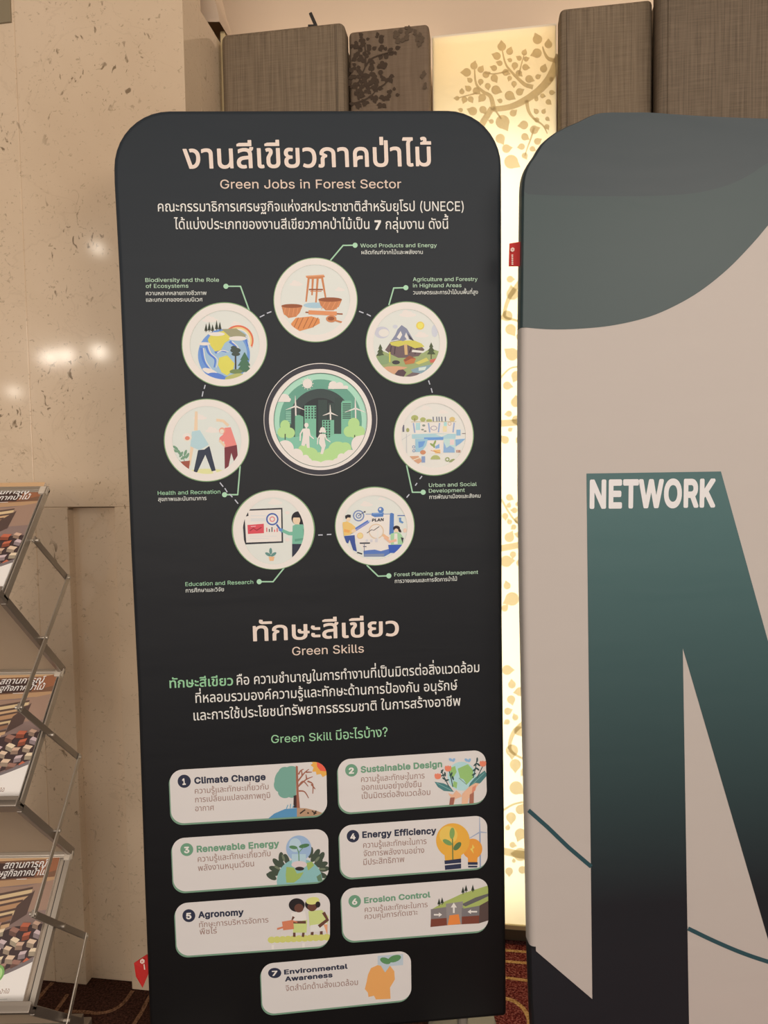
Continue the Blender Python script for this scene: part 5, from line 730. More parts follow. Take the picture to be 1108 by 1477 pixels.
# a small dark bracket on top of the first panel
e = empty('bracket', Matrix.Translation(room(-0.428, 1.825, 2.402)), 'small black bracket sticking up from the top of the left fabric panel', 'bracket')
bm = bmesh.new(); bar(bm, (0.008, 0, 0.004), (-0.006, 0, 0.036), 0.008, 0.006, (0, 1, 0), 0, 0.001); obj('arm', bm, MAT['black'], e)
bm = bmesh.new(); box(bm, -0.012, 0.006, -0.008, 0.008, 0.0, 0.004, 0, 0.001); obj('clip', bm, MAT['black'], e)

# ------------------------------------------------------------------ fabric banner on the left (measured from its four corners)
def quad_pose(q, height):
    d = [ray(*p) for p in q]
    A = Matrix((( -d[1].x, d[2].x, -d[3].x), (-d[1].y, d[2].y, -d[3].y), (-d[1].z, d[2].z, -d[3].z)))
    t = A.inverted() @ (-d[0]); P = [d[0], d[1]*t[0], d[2]*t[1], d[3]*t[2]]
    k = height/(P[3]-P[0]).length
    return [CAM+p*k for p in P]
Q1 = quad_pose(((161.5, 158), (723.5, 157), (731, 1467.5), (216.5, 1514)), 2.0)
zax = (Q1[0]-Q1[3]).normalized(); u = (Q1[1]-Q1[0]).normalized(); xax = (u-zax*u.dot(zax)).normalized(); yax = zax.cross(xax)
base = (Q1[2]+Q1[3])/2; base = base - zax*(base.z/zax.z)
PL1 = Plane(base, xax, yax, zax)
B1 = empty('fabric_banner', PL1.matrix(), 'tall dark fabric display banner with Thai text, round pictures and seven white cards', 'banner')
def rounded(pts, radii, n=10):
    out = []
    for i, p in enumerate(pts):
        p = Vector(p); a = Vector(pts[i-1]); b = Vector(pts[(i+1) % len(pts)]); r = radii[i]
        if r <= 0: out.append(tuple(p)); continue
        da, db = (a-p).normalized(), (b-p).normalized(); th = math.acos(max(-1, min(1, da.dot(db))))
        k = r/math.tan(th/2); c = p + (da+db).normalized()*(r/math.sin(th/2))
        s = p+da*k-c; e = p+db*k-c; a0 = math.atan2(s.y, s.x); a1 = math.atan2(e.y, e.x); dlt = (a1-a0+math.pi) % (2*math.pi)-math.pi
        for j in range(n+1):
            t = a0+dlt*j/n; out.append((c.x+r*math.cos(t), c.y+r*math.sin(t)))
    return out
def sleeve(name, outline, thick, mats, parent, rim=0.010, seg=5):
    """fabric sleeve over a tube frame: flat faces, softly rolled edge all round; outline is clockwise or not, in (x, z)"""
    c = [Vector(p) for p in outline]; n = len(c); area = sum(c[i].x*c[(i+1) % n].y-c[(i+1) % n].x*c[i].y for i in range(n))
    if area < 0: c.reverse()
    nor = []
    for i in range(n):
        d = (c[(i+1) % n]-c[i-1]).normalized(); nor.append(Vector((d.y, -d.x)))
    bm = bmesh.new(); loops = []
    prof = []
    for j in range(seg+1):
        a = math.pi/2*j/seg; prof.append((rim*(1-math.sin(a)), rim*(1-math.cos(a))))
    prof += [(x, thick-y) for x, y in reversed(prof)]
    for ins, y in prof: loops.append([bm.verts.new((p.x-q.x*ins, y, p.y-q.y*ins)) for p, q in zip(c, nor)])
    for a, b in zip(loops, loops[1:]):
        for i in range(n): bm.faces.new([a[i], a[(i+1) % n], b[(i+1) % n], b[i]])
    bm.faces.new(loops[0]); bm.faces.new(list(reversed(loops[-1])))
    o = obj(name, bm, mats, parent, True)
    for f in o.data.polygons:
        if len(f.vertices) > 4: f.use_smooth = False
    return o
c1 = [tuple(PL1.at(*p)) for p in ((161.5, 158), (723.5, 157))]
left = [tuple(PL1.at(*p)) for p in ((163.5, 262), (171, 400), (188, 800), (198, 1000), (208, 1290), (216.5, 1512))]
right = [tuple(PL1.at(*p)) for p in ((731, 1467), (730.5, 1380), (727.5, 1100), (725.2, 900), (724.6, 500), (724.3, 262))]
out1 = rounded([c1[0]]+left+right+[c1[1]], [0.118]+[0]*5+[0.008, 0.008]+[0]*5+[0.112])
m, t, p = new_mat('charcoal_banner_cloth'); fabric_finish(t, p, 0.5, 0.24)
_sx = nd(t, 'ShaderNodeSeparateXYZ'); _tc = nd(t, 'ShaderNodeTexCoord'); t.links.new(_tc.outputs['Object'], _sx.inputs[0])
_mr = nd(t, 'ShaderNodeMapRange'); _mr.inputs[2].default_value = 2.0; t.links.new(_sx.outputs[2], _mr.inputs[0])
t.links.new(ramp(t, _mr.outputs[0], [(0.1, rgb((21, 21, 23))), (0.5, rgb((32, 36, 42))), (0.95, rgb((42, 51, 60)))]), p.inputs['Base Color']); CHAR = m   # base colour runs from black at the bottom to slate at the top
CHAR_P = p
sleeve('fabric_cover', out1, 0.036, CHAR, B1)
def foot(parent, x, wdt, front, back, mats, lift=0.0):
    zg = 0.001
    bm = bmesh.new(); box(bm, x-wdt/2, x+wdt/2, -front, back, zg, zg+0.010, 0, 0.002); o = obj('base_foot', bm, mats, parent)
    bm = bmesh.new(); cyl(bm, (x, 0.018, zg+0.008), (x, 0.018, 0.07), 0.012); obj('upright', bm, mats, o)
    return o
foot(B1, 0.300, 0.155, 0.13, 0.17, MAT['steel']); foot(B1, -0.300, 0.155, 0.13, 0.17, MAT['steel'])

TH_W = (212, 209, 205); PEACH = (214, 189, 171); PEACH2 = (206, 178, 158); GRN = (150, 186, 148); SAGE = (178, 194, 170)
CREAM = (228, 216, 196)
# headings
pr = Print('headline_text', B1, PL1)
pr.text('งานสีเขียวภาคป่าไม้', (265, 243), (623, 239), 30, PEACH, 0.022)
pr.build('large peach Thai headline')
pr = Print('subheading_text', B1, PL1)
pr.text('Green Jobs in Forest Sector', (318, 272), (579, 271.5), 13.2, PEACH2, 0.008, 0, True)
pr.build('peach English line under the headline')
pr = Print('intro_text', B1, PL1)
pr.text('คณะกรรมาธิการเศรษฐกิจแห่งสหประชาชาติสำหรับยุโรป (UNECE)', (228, 305), (669, 304.3), 11.6, TH_W, 0.012)
pr.text('ได้แบ่งประเภทของงานสีเขียวภาคป่าไม้เป็น', (251.5, 330.4), (533, 330.2), 11.6, TH_W, 0.012)
pr.text('7', (540.5, 330.8), (550, 330.8), 13.6, TH_W, 0.025, 0, True)
pr.text('กลุ่มงาน ดังนี้', (556.5, 330.5), (647, 330), 11.6, TH_W, 0.012)
pr.build('two white lines of Thai text')
# dashed ring that joins the pictures
pr = Print('dashed_ring', B1, PL1)
for a, b in (((374.8,457.5),(381.5,454.2)), ((385,452),(391.5,449.5)), ((518,449),(524.5,451.5)), ((529,453),(535,456)), ((618.2,548.8),(620.2,554.7)), ((622,560),(623.7,566.5)),
        ((608.8,686.6),(605.5,691)), ((601.7,696.7),(599,700.5)), ((590.4,713),(586.6,717.7)), ((459,771.7),(465.5,771.5)), ((471.6,771),(478,770.7)), ((317.3,696),(322,702)),
        ((324.4,704.2),(327.9,710)), ((331,712.5),(335.5,717)), ((339,720.7),(343.6,726.5)), ((296.2,555.3),(294.6,561)), ((293.1,564.6),(291.7,572))):
    pr.line([a, b], 1.6, (176, 172, 176))
pr.build()
# leader lines and captions
def caption(lead, dot, lines, label):
    pr = Print('caption', B1, PL1)
    for a, b in zip(lead, lead[1:]): pr.line([a, b], 2.0, (150, 182, 148))
    for q in lead[1:-1]: pr.poly(ell(q[0], q[1], 1.0, n=10), (150, 182, 148))
    pr.poly(ell(dot[0], dot[1], 3.7, n=18), (160, 192, 158))
    for tx, a, b, h, c, lat in lines: pr.text(tx, a, b, h, c, 0.012 if lat else 0.012, 0, lat)
    pr.build(label)
G2 = (172, 192, 162); W2 = (206, 204, 198)
caption([(512.3,353.8),(495,354),(476.5,376)], (512.3,353.8), [('Wood Products and Energy',(520,356.9),(630.2,356.4),5.6,G2,True), ('ผลิตภัณฑ์จากไม้และพลังงาน',(521.5,366.7),(610,366.3),4.6,W2,False)], 'caption with leader line, Wood Products and Energy')
caption([(585.5,415),(568,415.5),(561,440)], (585.5,415), [('Agriculture and Forestry',(595.7,405.6),(689,405.2),5.6,G2,True), ('in Highland Areas',(595.7,414.6),(665.8,414.2),5.6,G2,True), ('วนเกษตรและการป่าไม้บนพื้นที่สูง',(596,424.6),(689.5,424),4.6,W2,False)], 'caption with leader line, Agriculture and Forestry in Highland Areas')
caption([(586.5,671),(595,710),(610.5,710)], (610.5,710), [('Urban and Social',(618.7,702.4),(687.7,700.8),5.6,G2,True), ('Development',(618.7,710.6),(670.5,709.4),5.6,G2,True), ('การพัฒนาเมืองและสังคม',(619.4,719.6),(693.2,717.6),4.6,W2,False)], 'caption with leader line, Urban and Social Development')
caption([(529,815),(545.5,831),(561,830.5)], (561,830.5), [('Forest Planning and Management',(568.9,831.3),(689.7,827.6),5.4,G2,True), ('การวางแผนและการจัดการป่าไม้',(569.6,840.9),(659.4,837.6),4.6,W2,False)], 'caption with leader line, Forest Planning and Management')
caption([(410,819),(394,839),(374,839)], (374,839), [('Education and Research',(267.6,845.4),(365.4,842),5.8,GRN,True), ('การศึกษาและวิจัย',(268,854.6),(323.2,852.7),4.6,W2,False)], 'caption with leader line, Education and Research')
caption([(346.5,672),(343,713.5),(324,713.5)], (324,713.5), [('Health and Recreation',(227.7,714),(318,711.8),5.8,GRN,True), ('สุขภาพและนันทนาการ',(228.2,722.8),(298,721.2),4.6,W2,False)], 'caption with leader line, Health and Recreation')
caption([(326,413),(347,413),(360,449)], (326,413), [('Biodiversity and the Role',(209.9,406.8),(316.1,406.4),5.8,G2,True), ('of Ecosystems',(210.6,415.4),(272,415),5.8,G2,True), ('ความหลากหลายทางชีวภาพ',(210.6,425.8),(298,425.4),4.8,W2,False), ('และบทบาทของระบบนิเวศ',(211,435.2),(292.2,434.8),4.8,W2,False)], 'caption with leader line, Biodiversity and the Role of Ecosystems')

# round pictures: pale disc, drawing, then the cream rim over it
OLIVE = (112, 140, 98); SKIN = (232, 184, 152); NAVY = (46, 52, 66)
class Medal(Print):
    def __init__(s, c, rx, ry, view, inner, sky=(206, 210, 210)):
        super().__init__('medallion', B1, PL1, 0.0003, 0.00002); s.c, s.rx, s.ry = c, rx, ry
        s.view(0, 0, 1); s.poly(ell(*c, rx, ry, 72), OLIVE); s.view(*view); s.inner = inner
        s.poly(ell(*inner, 64), sky)
    def cloud(s, x, y, w, c=(224, 222, 218)):
        s.many([ell(x, y, w*.5, w*.13, 14), ell(x-w*.12, y-w*.12, w*.2, w*.18, 12), ell(x+w*.12, y-w*.07, w*.17, w*.15, 12)], c)
    def person_head(s, x, y, r, hair=(36, 32, 36)):
        s.poly(ell(x, y-r*.35, r*1.05, r*.8), hair); s.poly(ell(x, y+r*.15, r*.8, r*.85), SKIN)
    def finish(s, label):
        cx, cy, rx, ry = s.inner
        s.view_save = (s.ox, s.oy, s.sc); n = 72
        ox, oy, sc = s.view_save
        ip = [((ox+cx/sc)+(rx/sc)*math.cos(2*math.pi*i/n), (oy+cy/sc)+(ry/sc)*math.sin(2*math.pi*i/n)) for i in range(n)]
        s.view(0, 0, 1)
        def band(f0, f1, col):
            a, b = [], []
            for i in range(n):
                t = 2*math.pi*i/n; o = (s.c[0]+s.rx*math.cos(t), s.c[1]+s.ry*math.sin(t)); k = ip[i]
                a.append((k[0]+(o[0]-k[0])*f0, k[1]+(o[1]-k[1])*f0)); b.append((k[0]+(o[0]-k[0])*f1, k[1]+(o[1]-k[1])*f1))
            q = [tuple(s.loc(v)) for v in a+b]
            s._add(q, [(i, (i+1) % n, n+(i+1) % n, n+i) for i in range(n)], col)
        band(0.0, 0.30, (216, 206, 200)); band(0.24, 0.82, (230, 216, 200)); band(0.80, 0.90, (220, 216, 184)); band(0.89, 1.0, OLIVE)
        s.build(label)
tri = lambda x, y, w, h: [(x-w/2, y), (x, y-h), (x+w/2, y)]

# wooden ware
d = Medal((455.2, 432.8), 60.8, 61.2, (380, 340, 3.166), (237, 293, 158, 160))
d.cloud(150, 222, 62); d.cloud(350, 248, 46)
d.poly(ell(238, 318, 55, 13), (158, 180, 192))
BR, BD = (188, 118, 76), (140, 78, 50)
for a, b in (((207,194),(195,302)), ((226,195),(222,272)), ((248,195),(240,305)), ((268,192),(285,288))): d.line([a, b], 10, BR, 7)
d.line([(208,246),(272,246)], 7, BD); d.line([(214,254),(266,254)], 4, BR)
d.poly([(193,183),(275,178),(281,188),(262,196),(215,198),(196,192)], BR); d.poly([(193,183),(275,178),(276,184),(196,189)], (206, 142, 100))
d.poly([(83,322),(178,322),(166,352),(150,370),(115,376),(92,356)], BR); d.poly(ell(130, 321, 48, 9), BD)
for x in (100, 120, 140, 158): d.line([(x, 330), (x-6, 366)], 3, (206, 136, 92))
d.poly([(252,293),(359,292),(345,324),(320,341),(285,341),(262,320)], BR); d.poly(ell(305, 292, 54, 10), BD)
for x in (275, 298, 322, 342): d.line([(x+8, 302), (x-10, 336)], 3, (206, 136, 92))
d.line([(192,350),(362,358)], 6, BD); d.line([(206,350),(335,356)], 19, (206, 132, 88))
d.poly([(126,402),(148,376),(220,368),(256,380),(258,400),(222,420),(165,436),(134,426)], (204, 130, 78))
for x in (150, 172, 196, 220, 240): d.line([(x+10, 374), (x-14, 428-(x-150)*.1)], 4, (164, 96, 58))
d.line([(322,385),(362,397)], 8, BR); d.poly(ell(310, 380, 24, 16), BR); d.poly(ell(309, 379, 15, 9), BD)
d.finish('round picture of a wooden stool, bowls and spoon')

# mountain farm
d = Medal((586.4, 494.8), 58.9, 60, (525, 430, 8.864), (545, 575, 425, 432))
d.cloud(560, 215, 220); d.cloud(740, 480, 180); d.poly(ell(230, 440, 95, 75), (186, 180, 184)); d.poly(ell(255, 445, 66, 50), (212, 206, 206)); d.poly(ell(905, 420, 40, 80), (190, 186, 188)); d.poly(ell(400, 365, 32, 24), (190, 186, 188))
d.poly([(120,760),(180,735),(250,680),(400,740),(520,700),(640,720),(760,700),(850,640),(985,690),(985,800),(780,930),(600,1005),(400,1000),(220,890)], (146, 154, 104))
d.poly([(270,665),(340,560),(450,540),(560,545),(650,550),(720,600),(775,660),(700,742),(560,762),(440,764),(350,722)], (104, 84, 84))
for pts in ([(350,610),(340,690)], [(400,620),(390,720)], [(620,600),(580,700)], [(680,640),(650,720)]): d.line(pts, 14, (70, 56, 60))
d.poly([(330,568),(450,545),(640,540),(735,580),(775,622),(650,642),(560,600),(540,590),(440,622),(350,602)], (194, 180, 84))
d.poly([(620,660),(760,676),(740,700),(610,690)], (212, 204, 196))
d.poly([(512,590),(552,590),(560,725),(522,725)], (196, 158, 110))
d.poly([(345,548),(400,470),(430,400),(482,345),(550,392),(640,545),(560,520),(500,552),(430,530)], (126, 126, 142))
d.poly([(420,500),(470,420),(490,470),(455,530)], (212, 212, 218)); d.poly([(540,440),(575,520),(548,530),(520,490)], (212, 212, 218)); d.poly([(560,450),(640,548),(590,530)], (66, 62, 66))
d.poly(ell(720, 352, 52), (228, 186, 84)); d.poly(ell(720, 352, 36), (236, 200, 96))
for x, y in ((210, 740), (860, 720)):
    d.line([(x, y+60), (x, y-20)], 12, (84, 66, 50)); d.many([tri(x, y, 110, 80), tri(x, y-45, 84, 70), tri(x, y-92, 56, 62)], (72, 80, 54))
d.poly(ell(250, 790, 90, 60), (128, 146, 104)); d.line([(330,690),(330,820)], 16, (198, 186, 76)); d.poly(ell(410, 822, 50, 26), (64, 60, 62))
d.poly([(505,790),(580,735),(665,775),(640,835),(530,850)], (176, 108, 66)); d.poly([(505,790),(580,735),(660,770),(600,775),(530,812)], (140, 80, 58))
d.poly([(650,830),(800,760),(830,800),(700,850)], (194, 180, 96)); d.poly([(840,790),(925,770),(900,820),(850,830)], (190, 100, 84))
d.poly([(240,890),(300,875),(430,870),(560,885),(470,930),(380,975)], (198, 148, 114)); d.poly([(600,915),(740,870),(860,850),(880,900),(760,960),(640,970)], (128, 148, 154)); d.poly([(700,890),(800,875),(780,920),(700,930)], (196, 204, 206))
d.poly([(395,970),(440,920),(500,912),(542,950),(510,1005),(430,1000)], (84, 64, 68)); d.poly([(530,1000),(620,950),(720,960),(640,1010)], (110, 92, 92))
d.finish('round picture of a mountain with a farm house')

# town
d = Medal((625.7, 628), 57.8, 58.4, (565, 565, 8.864), (535, 560, 410, 412), (210, 209, 206))
d.cloud(440, 215, 150); d.cloud(660, 265, 130)
d.many([ell(295, 335, 46, 36), ell(400, 355, 36, 28), ell(480, 368, 40, 18)], (160, 160, 98)); d.poly(ell(775, 352, 36, 30), (202, 172, 112)); d.line([(295, 340), (295, 388)], 8, (120, 96, 70))
for x in (530, 575, 605, 640, 685): d.line([(x, 320), (x+4, 382)], 13, (88, 94, 108))
d.poly([(255,385),(820,385),(805,530),(285,530)], (214, 211, 208)); d.line([(250, 386), (825, 382)], 8, (176, 160, 126))
for a, b in (((278,400),(296,525)), ((470,400),(488,520)), ((612,400),(598,520)), ((800,395),(785,520))): d.line([a, b], 18, (140, 152, 178))
d.poly(rect(308, 398, 365, 490), (162, 192, 214)); d.many([ell(410, 432, 20, 14), ell(395, 485, 18, 10), ell(428, 505, 18, 10)], (128, 132, 120)); d.ring(540, 465, 34, 42, (134, 120, 142), 22, 28); d.poly(rect(655, 440, 705, 512), (228, 196, 152)); d.poly(rect(668, 388, 705, 440), (160, 196, 214)); d.ring(740, 410, 18, 24, (190, 150, 110))
d.poly([(258,545),(545,535),(822,540),(815,600),(262,600)], (160, 186, 216)); d.poly([(415,585),(662,580),(660,616),(412,620)], (100, 140, 190)); d.poly([(560,545),(720,540),(640,575)], (206, 214, 220))
d.poly([(300,605),(462,605),(440,690),(380,768),(305,772)], (144, 176, 210)); d.poly([(340,640),(430,630),(400,700),(345,720)], (104, 142, 196)); d.poly(rect(462, 622, 662, 790), (226, 222, 212))
for x, y, r in ((515, 680, 40), (552, 650, -70), (540, 690, 80)): d.poly(ell(x, y, 32, 13, 16, r), (134, 148, 84))
d.poly([(555,700),(610,665),(612,720),(560,730)], (128, 156, 196)); d.poly([(530,745),(620,740),(625,785),(560,788)], (226, 170, 108)); d.line([(500, 750), (620, 785)], 8, (190, 120, 70))
d.poly(rect(665, 600, 812, 778), (178, 196, 206)); d.poly([(665,640),(700,720),(745,690),(800,720),(805,778),(660,778)], (134, 160, 190)); d.poly(rect(745, 610, 800, 680), (216, 188, 180))
d.poly(rect(828, 485, 880, 560), (130, 164, 204)); d.poly([(815,610),(945,600),(880,660),(820,700)], (124, 158, 200)); d.line([(900, 535), (950, 535)], 8, (110, 90, 90)); d.many([rect(828, 745, 842, 778), rect(850, 745, 864, 778), rect(868, 745, 878, 778)], (170, 120, 100))
d.poly(ell(560, 865, 62, 55, 24, 0, 180, 360), (164, 164, 104)); d.poly([(230,825),(340,820),(392,888),(340,922),(280,880)], (196, 146, 114)); d.line([(260, 880), (390, 830)], 10, (224, 200, 176)); d.poly(ell(400, 775, 36, 28), (190, 126, 92)); d.poly(rect(382, 825, 428, 905), (128, 142, 172))
d.line([(190, 540), (192, 790)], 8, (184, 178, 174)); d.line([(150, 425), (150, 512)], 22, (104, 100, 112)); d.poly(ell(205, 490, 20, 26), (154, 150, 96)); d.line([(110, 630), (240, 545)], 6, (186, 180, 176)); d.ring(712, 865, 16, 28, (136, 144, 88)); d.poly(ell(770, 880, 40, 16, 16, -25), (142, 146, 98)); d.ring(282, 705, 12, 19, (108, 128, 160)); d.ring(285, 755, 12, 19, (108, 128, 160))
d.finish('round picture of a town of small buildings')

# planning board
d = Medal((540.6, 758.8), 57.6, 57, (480, 700, 9.233), (560, 560, 432, 425))
d.cloud(450, 260, 170); d.cloud(655, 185, 110)
d.poly([(430,388),(790,380),(790,880),(420,890),(270,650)], (230, 216, 206)); d.poly([(762,372),(790,366),(816,380),(812,640),(752,660)], (78, 112, 164)); d.line([(440, 385), (770, 382)], 10, (124, 136, 164))
d.poly(ell(640, 328, 40), (82, 116, 166)); d.poly(ell(632, 318, 15), (214, 218, 222)); d.poly([(522,368),(680,362),(672,418),(560,424),(515,402)], (82, 116, 166)); d.poly([(530,372),(665,366),(660,378),(535,384)], (124, 150, 190))
d.poly([(410,872),(480,862),(560,856),(640,876),(765,842),(765,905),(690,948),(415,950)], (82, 108, 164)); d.poly([(420,915),(690,910),(680,950),(415,952)], (120, 128, 150))
for r, c in ((76, (112, 126, 160)), (58, (208, 210, 212)), (40, (112, 126, 160)), (24, (208, 210, 212)), (10, (112, 126, 160))): d.poly(ell(345, 405, r), c)
d.line([(350, 400), (425, 352)], 8, (60, 62, 76)); d.poly([(410,345),(440,345),(430,370)], (50, 50, 60))
d.line([(222, 640), (480, 478)], 42, (82, 112, 172)); d.line([(300, 600), (470, 492)], 12, (150, 140, 176)); d.poly([(462,470),(490,500),(512,462)], (170, 176, 196))
d.text('PLAN', (522, 483), (682, 473), 40, (36, 36, 44), 0.03, 0.12, True)
d.ring(580, 612, 88, 100, (204, 174, 142)); d.poly(ell(580, 612, 86), (232, 216, 200)); d.line([(455, 636), (520, 590), (545, 600), (620, 548)], 9, (66, 62, 66)); d.line([(600, 600), (600, 740)], 22, (210, 200, 196)); d.line([(668, 660), (745, 712)], 36, (238, 166, 126))
d.many([rect(440, 720, 470, 750), rect(500, 720, 530, 755), rect(565, 705, 598, 758)], (196, 186, 184))
d.poly(ell(365, 670, 42), (214, 168, 118)); d.poly(ell(365, 670, 33), (238, 190, 130)); d.line([(360, 770), (496, 768)], 17, (40, 42, 54)); d.line([(405, 815), (450, 815)], 10, (50, 50, 60)); d.line([(420, 780), (420, 890)], 7, (90, 96, 120))
d.poly(ell(206, 446, 30, 36), SKIN); d.poly([(168,440),(165,405),(200,388),(240,392),(240,430),(200,428),(180,448)], (34, 32, 38)); d.poly([(128,492),(190,480),(250,510),(300,552),(300,612),(220,662),(148,672)], (242, 174, 102)); d.poly(ell(280, 605, 34, 22, 16, -20), SKIN); d.poly([(152,580),(230,600),(220,630),(150,620)], (226, 150, 80))
d.poly([(150,676),(292,662),(300,760),(322,884),(272,862),(225,722),(205,775),(182,762)], (54, 74, 132)); d.poly([(330,884),(395,905),(390,922),(320,900)], (48, 48, 56))
d.poly(ell(850, 572, 46, 36), (38, 30, 34)); d.poly([(870,560),(905,590),(916,625),(890,625),(868,600)], (38, 30, 34)); d.poly(ell(846, 604, 27, 30), SKIN); d.poly([(770,645),(850,622),(905,640),(935,690),(940,785),(775,792)], (154, 186, 142)); d.poly([(820,640),(860,640),(865,780),(815,785)], (232, 214, 186)); d.line([(690, 690), (760, 752), (850, 728)], 34, (234, 166, 136))
d.poly([(738,792),(935,790),(900,840),(820,900),(755,900)], (54, 84, 158)); d.line([(862, 402), (968, 402)], 13, (84, 104, 150)); d.poly([(870,412),(960,412),(945,510),(880,505)], (204, 212, 218)); d.poly([(880,430),(912,430),(912,470),(945,490),(930,508),(885,490)], (92, 128, 170)); d.poly(ell(962, 600, 24, 30), (228, 182, 160)); d.poly([(905,690),(945,700),(930,770)], (52, 50, 56))
d.finish('round picture of two people at a PLAN board')

# teaching
d = Medal((394.5, 764), 60, 57.6, (200, 540, 4.262), (829, 962, 188, 205), (206, 212, 216))
d.cloud(840, 790, 90); d.poly([(638,882),(665,830),(884,820),(889,1035),(650,1046)], (42, 42, 48)); d.poly([(652,875),(672,838),(876,830),(879,1026),(662,1034)], (230, 216, 208)); d.poly([(652,875),(672,838),(676,870)], (42, 42, 48))
d.many([rect(690, 866, 785, 872), rect(690, 884, 780, 904), rect(680, 992, 850, 996), rect(685, 1006, 800, 1010)], (204, 196, 190))
d.poly([(669,926),(770,918),(771,976),(672,981)], (200, 72, 80)); d.line([(684, 962), (706, 945), (726, 958), (756, 940)], 7, (150, 44, 54)); d.line([(690, 935), (720, 933)], 4, (236, 170, 168))
d.poly(ell(822, 890, 38), (62, 88, 148)); d.poly(ell(822, 890, 29), (228, 206, 204)); d.ring(822, 890, 11, 17, (206, 116, 116)); d.line([(848, 922), (884, 972)], 11, (62, 88, 148))
for x, h, c in ((788, 26, (200, 72, 80)), (804, 18, (60, 60, 70)), (820, 30, (60, 60, 70)), (836, 14, (200, 72, 80)), (852, 24, (200, 72, 80))): d.line([(x, 968), (x, 968-h)], 6, c)
for x, y, r in ((812, 1086, 88), (796, 1106, 30), (830, 1106, -35)): d.poly(ell(x, y, 20, 9, 14, r), (92, 128, 118))
d.poly([(800,1120),(836,1120),(830,1146),(806,1146)], (228, 164, 120)); d.many([ell(915, 850, 14, 10), ell(915, 1015, 14, 12)], (226, 196, 184))
d.poly(ell(980, 884, 40, 42), (32, 30, 36)); d.poly([(985,870),(1016,900),(1026,938),(1000,940),(985,920)], (32, 30, 36)); d.poly(ell(971, 896, 23, 27), SKIN); d.poly([(945,880),(968,862),(1000,880),(975,880)], (32, 30, 36)); d.line([(980, 915), (982, 930)], 16, SKIN)
d.poly([(948,930),(968,922),(1010,922),(1031,960),(1016,1042),(944,1042),(946,985)], (112, 164, 138)); d.line([(958, 978), (925, 978), (868, 952)], 24, (112, 164, 138), 18); d.poly(ell(874, 955, 13, 10), (92, 128, 170)); d.line([(1018, 950), (1022, 1010), (960, 1020)], 16, (92, 142, 118)); d.poly([(944,1042),(1016,1042),(1000,1100),(944,1128)], (44, 46, 60))
d.finish('round picture of a woman pointing at a chart board')

# exercise
d = Medal((298.2, 635), 61.8, 60, (200, 540, 4.262), (420, 404, 212, 208), (204, 214, 216))
d.cloud(378, 268, 86); d.cloud(455, 348, 90); d.poly(ell(420, 602, 120, 22), (206, 198, 140))
d.line([(352, 345), (355, 228)], 22, SKIN, 16); d.line([(330, 440), (312, 560)], 20, SKIN, 14); d.poly([(328,352),(376,342),(432,432),(374,466),(318,442)], (168, 188, 194))
d.poly(ell(300, 386, 27, 25), (232, 196, 176)); d.poly(ell(296, 380, 24, 18), (232, 214, 204)); d.poly(ell(300, 392, 15, 12), (206, 120, 96))
d.poly([(366,466),(405,462),(434,440),(412,490),(360,602),(338,600)], NAVY); d.poly([(402,472),(436,442),(474,590),(450,596)], NAVY); d.poly([(455,596),(474,590),(482,606),(462,612)], (232, 226, 214))
d.line([(478, 280), (520, 286), (552, 316)], 17, SKIN); d.poly([(530,328),(566,325),(604,436),(530,450),(526,412),(495,416),(498,388),(520,370)], (220, 124, 114)); d.line([(498, 405), (530, 440)], 14, SKIN); d.poly(ell(514, 346, 19, 20), (216, 150, 124)); d.poly(ell(512, 350, 13, 14), (236, 196, 176))
d.poly([(528,450),(604,434),(611,515),(590,546),(570,482),(552,572),(530,590)], (112, 48, 54))
for x, y, r in ((228, 452, 40), (250, 480, 60), (262, 492, -60), (288, 482, -70), (242, 530, 30), (276, 512, -30), (300, 500, -60), (225, 470, 20)): d.poly(ell(x, y, 20, 8, 14, r), (110, 140, 112))
d.line([(285, 540), (262, 480)], 4, (110, 140, 112)); d.poly([(258,536),(316,530),(310,582),(282,580)], (148, 76, 60))
d.finish('round picture of two people doing side stretches')

# earth
d = Medal((324, 497), 62, 61, (200, 340, 4.262), (530, 672, 214, 212), (206, 210, 212))
d.cloud(440, 520, 100); d.cloud(600, 545, 70)
for r, c in ((95, (206, 104, 74)), (84, (234, 186, 128)), (73, (216, 206, 190)), (64, (150, 176, 190))): d.poly(ell(612, 645, r, r*1.0, 40), c)
d.poly(ell(528, 735, 168, 165), (206, 210, 212)); d.poly(ell(525, 735, 160, 162, 48), (104, 138, 198)); d.poly(ell(535, 728, 132, 136, 48), (150, 172, 208))
for pts in ([(385,690),(400,770),(450,840)], [(410,660),(430,720),(470,760),(465,810)], [(560,650),(600,690),(590,740)], [(470,720),(500,705),(540,715)], [(600,600),(650,620),(672,680)]):
    d.line(smooth_pts(pts, 5), 16, (84, 116, 184), 8); d.line(smooth_pts([(x+14, y) for x, y in pts], 5), 7, (212, 220, 230), 4)
d.poly([(425,640),(450,600),(520,585),(565,600),(560,640),(530,660),(505,705),(470,712),(445,680)], (204, 188, 84)); d.poly([(495,750),(545,735),(590,785),(580,830),(545,860),(510,840),(488,795)], (204, 192, 86)); d.poly([(510,575),(600,570),(660,610),(650,640),(560,620)], (148, 140, 108))
d.poly(ell(480, 605, 50, 12), (226, 226, 226)); d.poly(ell(610, 632, 55, 14), (226, 226, 226)); d.poly(ell(405, 665, 36, 10), (226, 226, 226)); d.poly(ell(440, 835, 50, 16, 16, 20), (226, 226, 226))
for x, y, h in ((415, 585, 46), (435, 582, 54), (455, 585, 40), (480, 575, 56), (500, 575, 46)): d.poly(tri(x, y, 20, h), (50, 56, 44)); d.line([(x, y+8), (x, y-10)], 4, (60, 50, 42))
